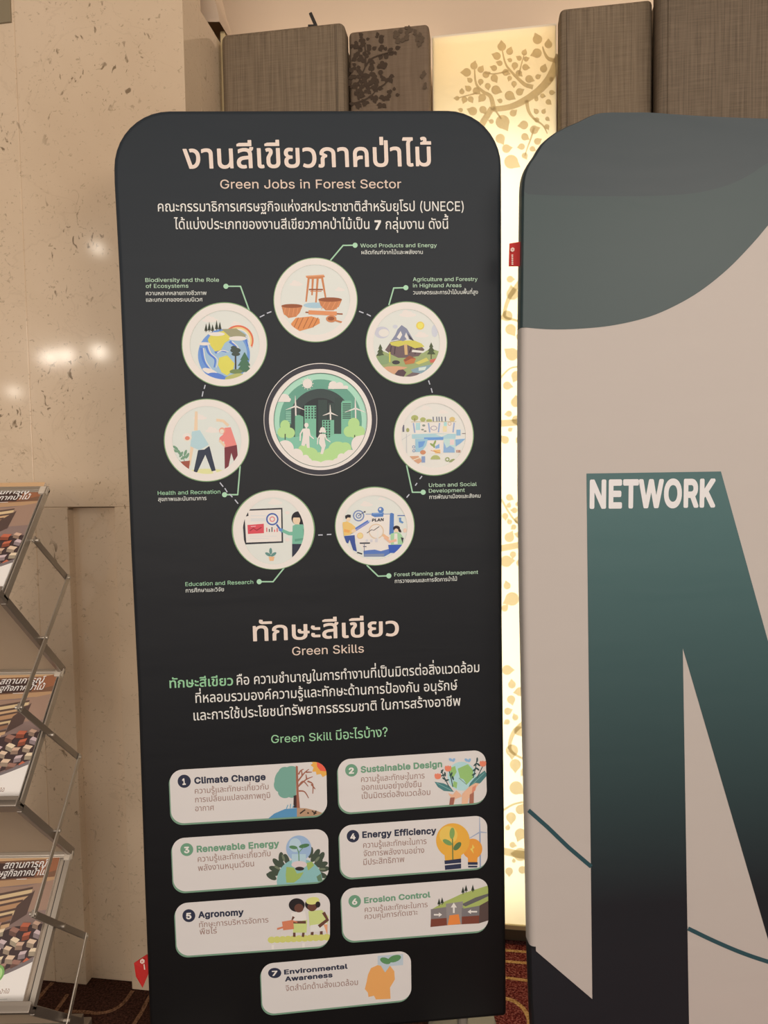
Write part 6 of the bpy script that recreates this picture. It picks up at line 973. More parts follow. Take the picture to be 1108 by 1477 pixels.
d.many([tri(650, 838, 100, 70), tri(650, 800, 80, 62), tri(652, 765, 56, 50)], (70, 104, 80)); d.line([(597, 835), (596, 700)], 9, (66, 58, 48)); d.many([ell(596, 705, 32, 16), ell(598, 728, 26, 12), ell(585, 688, 18, 10)], (66, 74, 66)); d.poly(ell(600, 835, 40, 14), (110, 124, 80))
d.poly(ell(480, 870, 60, 26, 20, 12), (84, 116, 184)); d.poly(ell(590, 868, 60, 18, 20, -12), (170, 166, 100)); d.line([(690, 680), (690, 820)], 10, (206, 206, 204))
d.finish('round picture of the earth with trees and a rainbow')

# the paper-cut city in the middle
pr = Print('centre_medallion', B1, PL1, 0.0003, 0.00002); pr.view(380, 520, 6.518)
PC = (230, 216, 206)
pr.ring(536, 553, 522, 534, (226, 220, 222), 517, 529, 90); pr.poly(ell(532, 555, 483, 476, 80), PC)
pr.poly(ell(538, 560, 440, 442, 72), (160, 196, 170)); pr.poly(ell(538, 575, 388, 398, 64), (98, 146, 124)); pr.poly(ell(536, 560, 292, 294, 56), (58, 68, 66)); pr.poly(ell(536, 565, 206, 214, 48), (44, 48, 50))
pr.many([rect(515, 370, 600, 720), rect(610, 400, 670, 690), rect(672, 350, 735, 690)], (54, 66, 62))
pr.many([rect(205, 470, 262, 600)], (84, 130, 110)); pr.many([rect(210, 480+i*16, 258, 487+i*16) for i in range(7)], (150, 190, 164))
pr.poly([(298,515),(340,512),(376,528),(376,740),(298,740)], (108, 160, 130)); pr.poly(rect(387, 424, 496, 740), (116, 168, 138)); pr.many([rect(396+j*28, 434+i*24, 410+j*28, 450+i*24) for i in range(5) for j in range(4)], (48, 58, 56))
pr.poly(rect(553, 560, 665, 760), (116, 168, 138)); pr.many([rect(562+j*26, 566+i*24, 576+j*26, 582+i*24) for i in range(8) for j in range(3)], (48, 58, 56))
pr.poly([(732,398),(745,378),(824,378),(832,398),(832,720),(732,720)], (116, 168, 138)); pr.many([rect(744, 404+i*19, 824, 413+i*19) for i in range(8)], (54, 66, 62))
pr.poly([(120,690),(300,720),(450,690),(560,760),(670,690),(840,690),(960,680),(900,860),(760,960),(540,1000),(300,960),(170,840)], (122, 174, 146))
def turbine(x, y, h, l):
    pr.line([(x, y), (x+2, y+h)], 13, PC)
    for a in (-92, 22, 160): pr.line([(x, y), (x+l*math.cos(math.radians(a)), y+l*math.sin(math.radians(a)))], 16, PC, 3)
    pr.poly(ell(x, y, 9), (200, 190, 180))
pr.many([ell(205, 610, 46, 50), ell(185, 675, 52, 52), ell(245, 680, 52, 50)], (168, 196, 128)); pr.line([(205, 690), (205, 745)], 10, (70, 80, 60))
turbine(303, 430, 90, 100); turbine(630, 492, 66, 76); turbine(866, 450, 100, 106)
pr.many([ell(850, 595, 54, 56), ell(808, 668, 54, 52), ell(900, 668, 54, 54), ell(855, 680, 50, 48)], (168, 196, 128)); pr.line([(858, 700), (858, 740)], 10, (70, 80, 60))
for k in range(12): a = math.radians(30*k); pr.line([(415+48*math.cos(a), 218+48*math.sin(a)), (415+60*math.cos(a), 218+60*math.sin(a))], 10, PC, 2)
pr.poly(ell(415, 218, 45), PC); pr.many([rect(610, 240, 795, 268), ell(655, 232, 40, 38), ell(715, 236, 38, 32), ell(770, 252, 28, 16)], PC); pr.many([rect(90, 352, 250, 390), ell(195, 352, 50, 38), ell(235, 368, 24, 20), ell(120, 372, 30, 20)], PC)
HG = (168, 196, 128)
pr.many([ell(430, 870, 80, 55), ell(380, 830, 50, 36), ell(560, 930, 150, 70), ell(700, 840, 90, 78), ell(770, 825, 56, 56), ell(640, 880, 80, 60), ell(480, 920, 90, 60)], HG)
pr.poly(ell(405, 608, 20, 22), PC); pr.line([(405, 620), (405, 640)], 12, PC); pr.poly([(372,640),(430,640),(432,720),(436,822),(412,822),(400,780),(385,806),(356,796),(372,712)], PC); pr.line([(376, 646), (348, 690), (346, 756)], 16, PC, 11); pr.line([(428, 648), (438, 706), (474, 736)], 15, PC, 10)
pr.many([ell(557, 652, 24, 26), ell(536, 668, 12, 12), ell(578, 668, 12, 12)], PC); pr.poly([(532,690),(580,690),(576,740),(586,800),(560,880),(536,878),(548,820),(522,780)], PC); pr.line([(536, 696), (512, 734), (508, 790)], 14, PC, 9); pr.line([(578, 696), (592, 740), (630, 766)], 14, PC, 9)
pr.many([ell(205, 830, 82, 80), ell(310, 890, 64, 62), ell(395, 920, 36, 34), ell(470, 985, 90, 44), ell(370, 955, 90, 56), ell(270, 900, 76, 56), ell(620, 990, 100, 54), ell(735, 915, 40, 42), ell(805, 870, 26, 30), ell(900, 790, 74, 82), ell(830, 900, 80, 60), ell(730, 970, 90, 60), ell(940, 740, 60, 40)], PC)
pr.ring(536, 557, 436, 483, PC, 438, 476, 80); pr.ring(538, 560, 436, 441, (74, 96, 84), 438, 443, 80); pr.ring(536, 553, 484, 526, (52, 50, 56), 477, 521, 90)
pr.build('round green paper-cut picture of a city with wind turbines')

# green skills: headings and paragraph
pr = Print('skills_heading', B1, PL1)
pr.text('ทักษะสีเขียว', (365.3, 924.5), (575.6, 916.5), 23, PEACH, 0.022)
pr.text('Green Skills', (421.7, 945.2), (525, 941), 12.4, PEACH2, 0.008, 0, True)
pr.build('peach heading in Thai and English, Green Skills')
pr = Print('paragraph_text', B1, PL1)
pr.text('ทักษะสีเขียว', (244.8, 992.2), (336.4, 988.2), 11.4, (136, 178, 134), 0.018)
pr.text('คือ ความชำนาญในการทำงานที่เป็นมิตรต่อสิ่งแวดล้อม', (341.8, 988), (691.6, 969), 11.4, TH_W, 0.012)
pr.text('ที่หลอมรวมองค์ความรู้และทักษะด้านการป้องกัน อนุรักษ์', (282.3, 1013.8), (660, 994.8), 11.4, TH_W, 0.012)
pr.text('และการใช้ประโยชน์ทรัพยากรธรรมชาติ ในการสร้างอาชีพ', (279.6, 1039), (664.5, 1017.5), 11.4, TH_W, 0.012)
pr.build('white Thai paragraph with a green first word')
pr = Print('question_text', B1, PL1)
pr.text('Green Skill', (391.5, 1071.8), (479, 1067.2), 11.8, (142, 182, 138), 0.008, 0, True)
pr.text('มีอะไรบ้าง?', (485, 1067), (559.4, 1062), 11.0, (142, 182, 138), 0.012)
pr.build('green question line')

# the seven white cards
CW = (204, 192, 182); CREF = (206, 194, 182); C_G = (104, 142, 112); C_N = (44, 46, 62); C_T = (146, 114, 102)
class Card(Print):
    def __init__(s, quad, r, view, clip=True):
        super().__init__('skill_card', B1, PL1, 0.0003, 0.00002, CREF); s.quad = quad
        s.view(0, 0, 1); q = [s.loc(p) for p in quad]
        rr = r/620.0
        s.face = rounded([tuple(v) for v in q], [rr]*4)
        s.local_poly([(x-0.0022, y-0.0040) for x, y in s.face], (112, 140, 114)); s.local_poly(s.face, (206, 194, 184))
        s.view(*view)
        s.q = q
    def art(s, pts, c):
        """a shape trimmed to the card's face"""
        a = [tuple(s.loc(p)) for p in pts]; clip = s.face; n = len(clip)
        ar = sum(clip[i][0]*clip[(i+1) % n][1]-clip[(i+1) % n][0]*clip[i][1] for i in range(n)); sg = 1 if ar > 0 else -1
        out = a
        for i in range(n):
            p, q = clip[i], clip[(i+1) % n]; inp = out; out = []
            if not inp: return
            side = lambda v: sg*((q[0]-p[0])*(v[1]-p[1])-(q[1]-p[1])*(v[0]-p[0]))
            for j in range(len(inp)):
                u, v = inp[j-1], inp[j]; su, sv = side(u), side(v)
                if (su >= 0) != (sv >= 0):
                    t = su/(su-sv); out.append((u[0]+(v[0]-u[0])*t, u[1]+(v[1]-u[1])*t))
                if sv >= 0: out.append(v)
        if len(out) > 2: s.local_poly(out, c)
    def number(s, txt, c, rx, ry, col):
        o = (s.ox, s.oy, s.sc); s.view(0, 0, 1); s.poly(ell(c[0], c[1], rx, ry, 32), col)
        w = rx*0.42 if txt != '1' else rx*0.26; h = ry*0.98
        s.text(txt, (c[0]-w, c[1]+h/2+0.3), (c[0]+w, c[1]+h/2-0.2), h, (226, 220, 212), 0.02, 0, True); s.view(*o)
    def words(s, rows):
        o = (s.ox, s.oy, s.sc); s.view(0, 0, 1)
        for tx, a, b, h, c, lat in rows: s.text(tx, a, b, h, c, 0.028 if lat else 0.006, 0, lat)
        s.view(*o)
Z7 = (240, 1080, 4.617); Z8 = (480, 1070, 4.617); ZB = (230, 1260, 2.261)
# 1
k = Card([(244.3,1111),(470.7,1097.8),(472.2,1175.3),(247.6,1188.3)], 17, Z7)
k.number('1', (265.8,1126.8), 9.5, 9.5, C_N)
k.words([('Climate Change',(280.5,1130.2),(383.4,1124.6),9.6,C_N,True), ('ความรู้และทักษะเกี่ยวกับ',(281.2,1144.7),(387.7,1138.2),6.6,C_T,False), ('การเปลี่ยนแปลงสภาพภูมิ',(281.6,1157.3),(389.9,1150.6),6.6,C_T,False), ('อากาศ',(281.8,1170),(308.9,1168.4),6.6,C_T,False)])
k.art([(960,80),(1080,70),(1080,180),(1064,176),(1042,188),(1028,168),(1000,172),(996,152),(972,152),(980,124),(960,108),(976,96)], (236,158,72)); k.art([(1002,85),(1062,80),(1080,130),(1060,150),(1026,146),(1004,118)], (218,90,68))
TR = (150,92,72)
for e_ in ((800,215,80,88),(835,160,55,46),(760,240,44,50),(835,280,44,46),(790,160,44,40),(790,290,46,38)): k.art(ell(*e_), (112,152,134))
k.art([(864,112),(905,112),(905,330),(864,330)], (206,194,184))
k.poly([(848,312),(870,306),(872,392),(846,392)], (60,44,44)); k.poly([(862,112),(876,116),(882,300),(890,396),(868,396)], TR)
for pts in ([(876,215),(920,160),(950,135)], [(878,250),(930,205),(975,185)], [(880,250),(910,215),(945,250)], [(882,280),(920,285),(948,328)], [(940,215),(975,235),(975,298)], [(965,235),(992,268)], [(905,180),(900,140)], [(930,155),(970,155)], [(935,205),(930,170)], [(880,170),(895,145),(915,135)]):
    k.line(smooth_pts(pts, 4), 11, TR, 5)
k.art([(665,480),(675,466),(720,430),(790,400),(870,393),(870,480)], (84,134,166)); k.art([(870,393),(930,395),(1000,412),(1080,440),(1080,500),(870,480)], (172,134,104))
for pts in ([(800,398),(810,372)], [(825,394),(828,366)], [(840,392),(850,374)]): k.line(pts, 5, (90,150,170))
for pts in ([(890,430),(925,404)], [(938,425),(950,428)], [(970,412),(985,425),(1000,412)], [(980,435),(1000,425)]): k.line(pts, 9, (58,44,38))
k.build('card 1, Climate Change, with half green and half bare tree')
# 3
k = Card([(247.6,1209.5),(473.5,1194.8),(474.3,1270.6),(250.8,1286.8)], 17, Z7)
k.number('3', (269.5,1225.3), 9.3, 9.3, C_G)
k.words([('Renewable Energy',(284,1229),(402.9,1220.8),9.6,C_G,True), ('ความรู้และทักษะเกี่ยวกับ',(285.5,1243.2),(390.5,1234.6),6.8,C_T,False), ('พลังงานหมุนเวียน',(286,1256.2),(366.7,1249.2),6.8,C_T,False)])
DKL = (66,74,60)
for x, y, r in ((800,735,110),(765,725,90),(735,760,130),(720,800,160),(715,830,180),(745,820,200),(770,770,120),(985,720,60),(1015,730,50),(1040,770,20),(1050,800,10),(1035,840,-20),(1010,760,40),(960,690,80),(1000,700,60),(1030,720,60),(700,850,150)):
    k.art(ell(x, y, 38, 18, 16, -r), DKL)
for x, y, r in ((780,725,110),(738,790,150),(1005,735,50),(1038,800,0)): k.art(ell(x, y, 24, 8, 12, -r), (110,116,92))
k.art(ell(888, 880, 152, 150, 48), (132,172,166)); k.art([(800,785),(850,790),(870,830),(915,820),(890,860),(850,890),(800,890),(795,840)], (150,168,88)); k.art([(930,760),(970,750),(985,775),(945,810)], (150,168,88)); k.art([(1000,850),(1030,830),(1040,880),(1010,880)], (96,120,92))
k.art(ell(882, 662, 84, 86, 36), (146,166,188)); k.art([(836,700),(930,700),(930,760),(836,760)], (168,188,204)); k.art(ell(858, 640, 40, 46), (172,188,202)); k.art(ell(885, 770, 52, 24), (206,186,180)); k.art(ell(888, 797, 30, 13), (50,44,44)); k.line([(868, 652), (882, 690), (884, 746)], 6, (90,130,84)); k.art(ell(846, 655, 28, 12, 14, 8), (84,122,82)); k.art(ell(918, 645, 36, 13, 14, -12), (74,112,74)); k.line([(882, 690), (918, 648)], 4, (90,130,84))
k.build('card 3, Renewable Energy, with a light bulb on a green globe')
# 2
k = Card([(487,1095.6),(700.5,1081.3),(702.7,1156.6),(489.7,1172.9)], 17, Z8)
k.number('2', (507,1111), 9, 9, C_G)
k.words([('Sustainable Design',(520.5,1114.2),(638,1106),9.4,C_G,True), ('ความรู้และทักษะในการ',(521,1128),(612.6,1122.4),6.8,C_T,False), ('ออกแบบอย่างยั่งยืน',(521.8,1139.8),(607.8,1134.8),6.8,C_T,False), ('เป็นมิตรต่อสิ่งแวดล้อม',(522.2,1152.2),(620.8,1146.2),6.8,C_T,False)])
k.art(ell(858, 228, 94, 96, 40), (168,196,208)); k.art([(832,178),(900,148),(936,190),(934,240),(892,284),(872,250),(848,240)], (142,176,104)); k.art([(790,170),(815,160),(825,200),(800,245),(775,225)], (142,176,104)); k.art([(805,260),(830,270),(825,310),(800,295)], (142,176,104)); k.line([(840, 240), (892, 284)], 4, (100,130,110))
TL_ = (72,116,114)
k.art([(678,265),(740,276),(780,296),(806,332),(740,326),(700,300)], TL_); k.art([(905,300),(915,275),(945,240),(1012,190),(1030,220),(985,272),(930,306)], TL_); k.line([(690, 272), (790, 322)], 4, (120,160,150)); k.line([(920, 292), (1010, 205)], 4, (120,160,150))
for pts in ([(722,188),(745,240),(775,300)], [(775,190),(790,250),(800,300)], [(962,105),(950,180),(935,240)], [(1000,160),(960,240)]): k.line(pts, 6, (52,72,70))
for x, y, r in ((728,195,60),(735,222,20),(748,215,100),(760,255,20),(742,245,150),(790,215,70),(800,240,110),(962,118,90),(950,150,40),(970,150,140),(944,185,40),(965,180,140),(940,215,30)): k.art(ell(x, y, 16, 6, 10, -r), (52,72,70))
for x, y in ((700, 234), (768, 182), (1000, 150)): k.many([ell(x, y, 20, 14), ell(x-14, y-10, 8, 14), ell(x, y-14, 7, 12), ell(x+14, y-10, 8, 14)], (226,122,92))
for x, y in ((795, 118), (900, 120)): k.many([ell(x-10, y, 14, 9, 12, 40), ell(x+10, y+2, 14, 9, 12, -60)], (132,164,190))
HN = (234,168,134)
k.art([(862,345),(905,300),(950,272),(975,275),(950,310),(925,345),(906,375),(895,420),(858,420)], HN); k.art([(768,340),(800,350),(822,322),(850,345),(862,362),(815,380),(802,430),(775,430),(790,375)], HN); k.art([(782,370),(812,368),(802,430),(774,430)], (150,92,76)); k.art([(912,350),(940,330),(938,430),(908,430)], (160,100,80)); k.art([(930,300),(955,285),(950,320),(925,345)], (206,130,104))
k.build('card 2, Sustainable Design, with hands holding a globe and flowers')
# 4
k = Card([(489,1190.9),(702.7,1175.7),(703.7,1250.9),(492,1267)], 17, Z8)
k.number('4', (509.2,1206), 9, 9, C_N)
k.words([('Energy Efficiency',(522.7,1208.2),(629.4,1202),9.4,C_N,True), ('ความรู้และทักษะในการ',(524,1223),(615.4,1217),6.8,C_T,False), ('จัดการพลังงานอย่าง',(524.4,1235),(612,1230),6.8,C_T,False), ('มีประสิทธิภาพ',(524.4,1247.6),(583.5,1243),6.8,C_T,False)])
k.line([(980, 600), (983, 835)], 9, (134,144,166)); k.line([(980, 600), (978, 500)], 9, (150,156,172), 4); k.line([(980, 600), (905, 645)], 9, (150,156,172), 4); k.line([(980, 600), (1026, 604)], 9, (150,156,172), 4)
OR = (236,158,62)
k.art(ell(930, 712, 66, 68, 32), (232,142,58)); k.art([(898,755),(966,755),(962,805),(902,805)], (232,142,58)); k.art([(930,680),(945,705),(932,712),(940,745),(915,712),(928,706)], (244,186,90)); k.art(rect(900, 800, 965, 818), (46,50,70)); k.art(rect(902, 824, 963, 836), (46,50,70))
k.art(ell(800, 655, 112, 114, 40), OR); k.art([(742,730),(860,730),(852,788),(748,788)], OR); k.art(ell(770, 620, 60, 60), (242,178,84)); k.art([(744,790),(855,776),(855,804),(746,814)], (46,50,70)); k.art([(746,822),(855,810),(855,842),(748,852)], (46,50,70))
k.line([(797, 620), (800, 785)], 7, (84,110,66)); k.art(ell(795, 608, 17, 38, 16, 4), (122,150,84)); k.art(ell(764, 668, 34, 16, 16, 28), (112,142,84)); k.art(ell(830, 694, 34, 18, 16, -48), (84,110,70))
k.build('card 4, Energy Efficiency, with orange bulbs holding a seedling')
# 5
k = Card([(252,1303.3),(476,1286.5),(476,1364),(255.6,1379.4)], 17, ZB)
k.number('5', (272.5,1320.6), 9.3, 9.3, C_N)
k.words([('Agronomy',(286.2,1323.6),(351.6,1319.6),9.4,C_N,True), ('ทักษะการบริหารจัดการ',(287.5,1337.4),(387.4,1330.2),6.4,C_T,False), ('พืชไร่',(288.4,1347.8),(313,1345.9),6.4,C_T,False)])
DS = (98,62,50); LG = (192,196,122)
for x in (366, 384, 402, 420, 438, 456, 474, 492, 510, 528, 546): k.art(ell(x, 216-(x-366)*.05, 13, 11, 12), (196,190,104))
k.line([(440, 190), (440, 206)], 8, DS); k.line([(470, 190), (468, 206)], 8, DS); k.line([(500, 170), (498, 200)], 9, DS); k.line([(528, 168), (528, 198)], 9, DS)
k.poly([(430,128),(475,122),(482,160),(478,192),(434,192)], (226,212,196)); k.poly([(434,160),(482,150),(480,192),(436,192)], LG); k.poly([(486,122),(530,118),(552,140),(548,168),(490,172)], LG)
k.poly([(492,168),(548,160),(545,186),(492,190)], (214,208,200)); k.poly([(535,165),(548,165),(548,200)], (226,150,110)); k.line([(535, 126), (548, 150), (520, 172)], 11, DS); k.line([(438, 140), (430, 158), (478, 158)], 9, DS)
k.poly(ell(448, 102, 26, 22), (40,34,34)); k.poly(ell(455, 112, 15, 14), DS); k.poly(ell(497, 100, 22, 19), (40,34,34)); k.poly(ell(498, 108, 15, 14), DS); k.poly(ell(500, 88, 22, 12, 20, -8), (206,200,120)); k.poly(ell(517, 100, 8, 10), (40,34,34))
k.poly([(400,156),(436,150),(439,180),(404,184)], (200,118,84)); k.line([(384, 180), (404, 174)], 6, (200,118,84)); k.line([(436, 154), (450, 158)], 4, (200,118,84))
for x, y in ((366, 232), (466, 226)): k.poly(rect(x, y, x+8, y+14), (222,214,200))
k.build('card 5, Agronomy, with two children watering plants')
# 6
k = Card([(491.8,1282),(704,1265.3),(704.6,1341.8),(495.4,1358.2)], 17, ZB)
k.number('6', (511.7,1299.8), 9, 9, C_G)
k.words([('Erosion Control',(525.4,1302.5),(621,1293.8),8.4,C_G,True), ('ความรู้และทักษะในการ',(526.3,1315.5),(617,1308),6.2,C_T,False), ('ควบคุมการกัดเซาะ',(526.3,1325.7),(602.8,1319),6.2,C_T,False)])
GR = (158,166,92)
k.art([(885,118),(930,92),(985,66),(1080,36),(1080,80),(985,118)], GR); k.art([(985,100),(1030,78),(1080,62),(1080,70),(1000,108)], (96,90,88)); k.art([(885,116),(938,108),(942,150),(885,152)], (124,114,110)); k.art([(885,148),(942,144),(942,168),(884,174)], (116,62,48))
k.art([(934,92),(990,86),(988,165),(938,168)], (138,128,122)); k.art([(928,92),(960,78),(995,74),(990,90),(936,98)], GR); k.art([(946,136),(976,132),(982,164),(940,168)], (228,126,62)); k.art([(986,112),(1044,102),(1080,80),(1080,120),(1044,142),(986,145)], (116,108,106)); k.art([(986,140),(1044,136),(1080,112),(1080,150),(1042,162),(986,165)], (116,62,48)); k.art([(1044,102),(1080,80),(1080,150),(1042,162)], (84,66,60)); k.art([(1000,106),(1060,80),(1080,76),(1080,84),(1044,104),(990,114)], GR)
for x, y in ((990, 62), (1000, 56), (1022, 55), (912, 100), (922, 96)): k.art(tri(x, y, 11, 20), (48,54,44)); k.line([(x, y+5), (x, y-4)], 2.4, (48,54,44))
AW = (232,224,212)
k.many([rect(957, 108, 963, 128), [(950,110),(960,94),(970,110)]], AW); k.many([rect(895, 131, 912, 136), [(911,126),(922,133),(911,141)]], AW); k.many([rect(1014, 121, 1036, 126), [(1016,116),(1005,124),(1016,131)]], AW)
k.build('card 6, Erosion Control, with a cut block of ground')
# 7
k = Card([(376,1390.5),(592.7,1370.6),(593.6,1441.3),(379,1463.5)], 17, ZB)
k.number('7', (396.3,1403.3), 9.5, 7.4, C_N)
k.words([('Environmental',(410,1405.2),(501.6,1396.6),7.0,C_N,True), ('Awareness',(411.3,1415.2),(479.9,1409),7.0,C_N,True), ('จิตสำนึกด้านสิ่งแวดล้อม',(412.2,1429.4),(516.6,1420.2),6.6,C_T,False)])
k.art([(712,268),(795,262),(795,298),(712,304)], (176,182,184)); k.art([(722,302),(752,300),(736,322)], (176,182,184))
k.art([(680,330),(690,308),(712,298),(722,300),(736,322),(752,300),(766,318),(768,345),(752,372),(754,408),(706,410),(700,398),(682,402),(680,388),(670,376),(676,352)], (230,152,86))
k.art(ell(737, 284, 18, 10, 16, 20), (88,130,82)); k.art(ell(767, 277, 22, 11, 16, -18), (88,130,82))
k.build('card 7, Environmental Awareness, with an orange head silhouette')

def hexa(cx, cy, r): return ell(cx, cy, r, r*1.1, 6, 30)
# sewn tag at the lower left edge
tp = Plane(PL1.o, PL1.x, PL1.y, PL1.z, 0.014)
bm = bmesh.new()
T = [tp.at(*q) for q in ((212, 1376), (193, 1390), (197, 1406), (206, 1424), (212, 1410), (216, 1400), (216, 1378))]
fr = [bm.verts.new((v.x, 0.012+0.004*math.sin(i*2.1), v.y)) for i, v in enumerate(T)]; bk = [bm.verts.new((v.co.x, v.co.y+0.0012, v.co.z)) for v in fr]
bm.faces.new(fr); bm.faces.new(list(reversed(bk)))
for i in range(len(fr)): bm.faces.new([fr[i], fr[(i+1) % len(fr)], bk[(i+1) % len(fr)], bk[i]])
tg = obj('sewn_tag', bm, MAT['red_cloth'], B1); tg['label'] = 'small red cloth tag folded at the lower left edge'
pr = Print('tag_logo', tg, Plane(PL1.o, PL1.x, PL1.y, PL1.z, 0.0), -0.0075, 0.0002); pr.poly(hexa(204, 1390, 3.6), MAT['white_print']); pr.poly([(203,1389),(205,1390),(203,1392)], MAT['red_cloth']); pr.line([(206.5, 1394), (207.5, 1402)], 1.6, MAT['white_print'])
pr.build()

# ------------------------------------------------------------------ pale banner on the right
a4 = math.radians(4.0); x2 = Vector((math.cos(a4), math.sin(a4), 0)); y2 = Vector((-math.sin(a4), math.cos(a4), 0))
PL2 = Plane(Vector((0.28, 1.46, 0)) + x2*0.55, x2, y2, (0, 0, 1))
B2 = empty('fabric_banner', PL2.matrix(), 'wide white fabric display banner with a teal wave and a giant letter N', 'banner')
LFT = [(770.5,1500),(769,1477),(766,1400),(765,1366),(762,1200),(757,980),(754.5,860),(752.5,700),(752.2,560),(752.6,472),(754.2,350),(755,281),(755,273),(756.5,253),(762,236)]
TOPc = [(772,221),(782,205),(800,190),(818,180),(833,174),(848,166.5),(862,161),(880,159.5),(900,160),(937,160),(980,163),(1030,166),(1108,169)]
tl = PL2.at(1108, 169)
W2x = 0.62
O2 = [tuple(PL2.at(*q)) for q in LFT[:-3]+smooth_pts(LFT[-3:]+TOPc, 3)]
bz = 0.022
body = [(O2[0][0]+0.03, bz)] + O2 + [(W2x-0.10, tl.y+0.004), (W2x-0.03, tl.y-0.02), (W2x, tl.y-0.10), (W2x, bz)]
m, t, p = new_mat('white_banner_cloth'); fabric_finish(t, p, 0.6, 0.25); p.inputs['Base Color'].default_value = (*rgb((195, 190, 187)), 1); WHITE = m
CV2 = sleeve('fabric_cover', body, 0.045, WHITE, B2, 0.012)
foot(B2, 0.40, 0.12, 0.05, 0.2, MAT['steel']); foot(B2, -0.12, 0.12, 0.05, 0.2, MAT['steel'])
def grad_print(name, z0, c0, z1, c1):
    m, t, p = new_mat(name); fabric_finish(t, p, 0.5, 0.45)
    sx = nd(t, 'ShaderNodeSeparateXYZ'); tc = nd(t, 'ShaderNodeTexCoord'); t.links.new(tc.outputs['Object'], sx.inputs[0])
    mr = nd(t, 'ShaderNodeMapRange'); mr.inputs[1].default_value = z0; mr.inputs[2].default_value = z1; t.links.new(sx.outputs[2], mr.inputs[0])
    t.links.new(ramp(t, mr.outputs[0], [(0, rgb(c0)), (1, rgb(c1))]), p.inputs['Base Color']); return m
TEALD = plain('slate_print', rgb((51, 67, 76)), 0.5); TEALW = plain('teal_print', rgb((56, 77, 82)), 0.5); LINEC = plain('teal_line_print', rgb((44, 82, 92)), 0.5)
for mm in (TEALD, TEALW, LINEC): fabric_finish(mm.node_tree, mm.node_tree.nodes['Principled BSDF'], 0.48, 0.5)
LETTER = grad_print('letter_ink', 0.35, (28, 33, 40), 1.22, (74, 112, 116)); WAVE = grad_print('base_wave_ink', 0, (30, 33, 39), 0.3, (32, 35, 41))
# the same inks run round the rolled edge of the sleeve
for mm in (TEALD, TEALW, WAVE): CV2.data.materials.append(mm)
_xe = PL2.at(1243, 166)[0]
_zs, _zw, _zb = PL2.at(755, 280.5)[1], PL2.at(752.6, 472)[1], PL2.at(765, 1366)[1]
for pf in CV2.data.polygons:
    if len(pf.vertices) == 4:
        zc = pf.center.z
        pf.material_index = 0 if pf.center.x > _xe else 1 if zc > _zs else 2 if zc > _zw else 3 if zc < _zb else 0
# teal wave at the top: follows the outline, ends inside the rolled edge
ins = [Vector(v) for v in O2[7:]]
pr = Print('wave_print', B2, PL2, 0.0004, 0.00006)
inset = 0.0
EDGE = [(754.3,472),(755.4,350),(756.2,276),(758,256),(764,239),(774,224.5),(784,208.5),(801,193.5),(819,183.5),(834,177),(849,169.5),(863,164),(880,162.5),(900,162.5),(937,162.5),(980,165.5),(1030,168.5),(1108,171.5)]
loc = [tuple(PL2.at(*q)) for q in EDGE[:2]+smooth_pts(EDGE[2:], 3)]
xr = W2x-0.004
curve = smooth_pts([(1260,150),(1200,215),(1150,275),(1108,325),(1085,352),(1050,388),(1010,420),(970,443),(930,459),(880,470),(830,474.5),(790,475),(754.3,472)], 5)
cl = [tuple(PL2.at(*q)) for q in curve]; cl = [c for c in cl if c[0] < _xe-0.004]
topr = [(xr-0.10, tl.y), (xr-0.03, tl.y-0.024), (xr, tl.y-0.10)]
pr.local_poly(loc + [(_xe, tl.y+0.001)] + cl[:-1], TEALW)
seam = smooth_pts([(1260,150),(1180,200),(1108,235),(1085,250),(1060,263),(1030,273),(990,280),(930,283),(860,283),(800,282),(755.6,280)], 5)
sl = [tuple(PL2.at(*q)) for q in seam]; sl = [c for c in sl if c[0] < _xe-0.012]
pr.local_poly(loc[2:] + [(_xe-0.008, tl.y+0.001)] + sl[:-1], TEALD)
pr.build('dark teal wave across the top of the white cloth')
# the giant letter, its white counters, and the thin teal line
pr = Print('letter_print', B2, PL2, 0.0004, 0.00006)
bl = [(1115,1430),(1115,1600)]
def L2(*q): return tuple(PL2.at(*q))
stem = [L2(846,683), L2(1040,680)]
dgd = Vector(L2(1108,925))-Vector(L2(1040,680)); k = (xr-stem[1][0])/dgd.x; right_pt = (xr, stem[1][1]+dgd.y*k)
slope = Vector(L2(1108,1355))-Vector(L2(985,935)); apex = Vector(L2(985,935)); foot_in = Vector(L2(994,1477)); zb = bz+0.012
bot = L2(854.5,1441)
stem_dir = (Vector(L2(994,1477))-apex); kz = (zb-apex.y)/stem_dir.y; inner_b = (apex.x+stem_dir.x*kz, zb)
kz2 = (xr-apex.x)/slope.x; di = (xr, apex.y+slope.y*kz2)
if di[1] < zb: kz2 = (zb-apex.y)/slope.y; di = (apex.x+slope.x*kz2, zb); tail = [(xr, zb), di]
else: tail = [di]
edge_b = [L2(766.5,1366), L2(768.5,1440), L2(771,1477), (L2(771,1477)[0]+0.004, zb)]
pr.local_poly([stem[0], stem[1], right_pt] + tail + [tuple(apex), inner_b, edge_b[3], edge_b[2], edge_b[1], edge_b[0], bot], LETTER)
pr.line([(762.5,1168.7),(764,1170),(790,1193),(820,1222),(853,1250)], 6, LINEC, 6)
pr.line(smooth_pts([(992.5,1339),(1030,1357),(1070,1374),(1108,1387),(1150,1399)], 4), 6, LINEC)
pr.build('giant teal to black letter N')
plain_white_ink = ink((206, 194, 186))
pr = Print('lettering', B2, PL2, 0.0006, 0.00006)
pr.text('NETWORK', (850.5,731.5), (1031.5,729.5), 41.5, plain_white_ink, 0.03, 0, True)
pr.build('white word NETWORK')
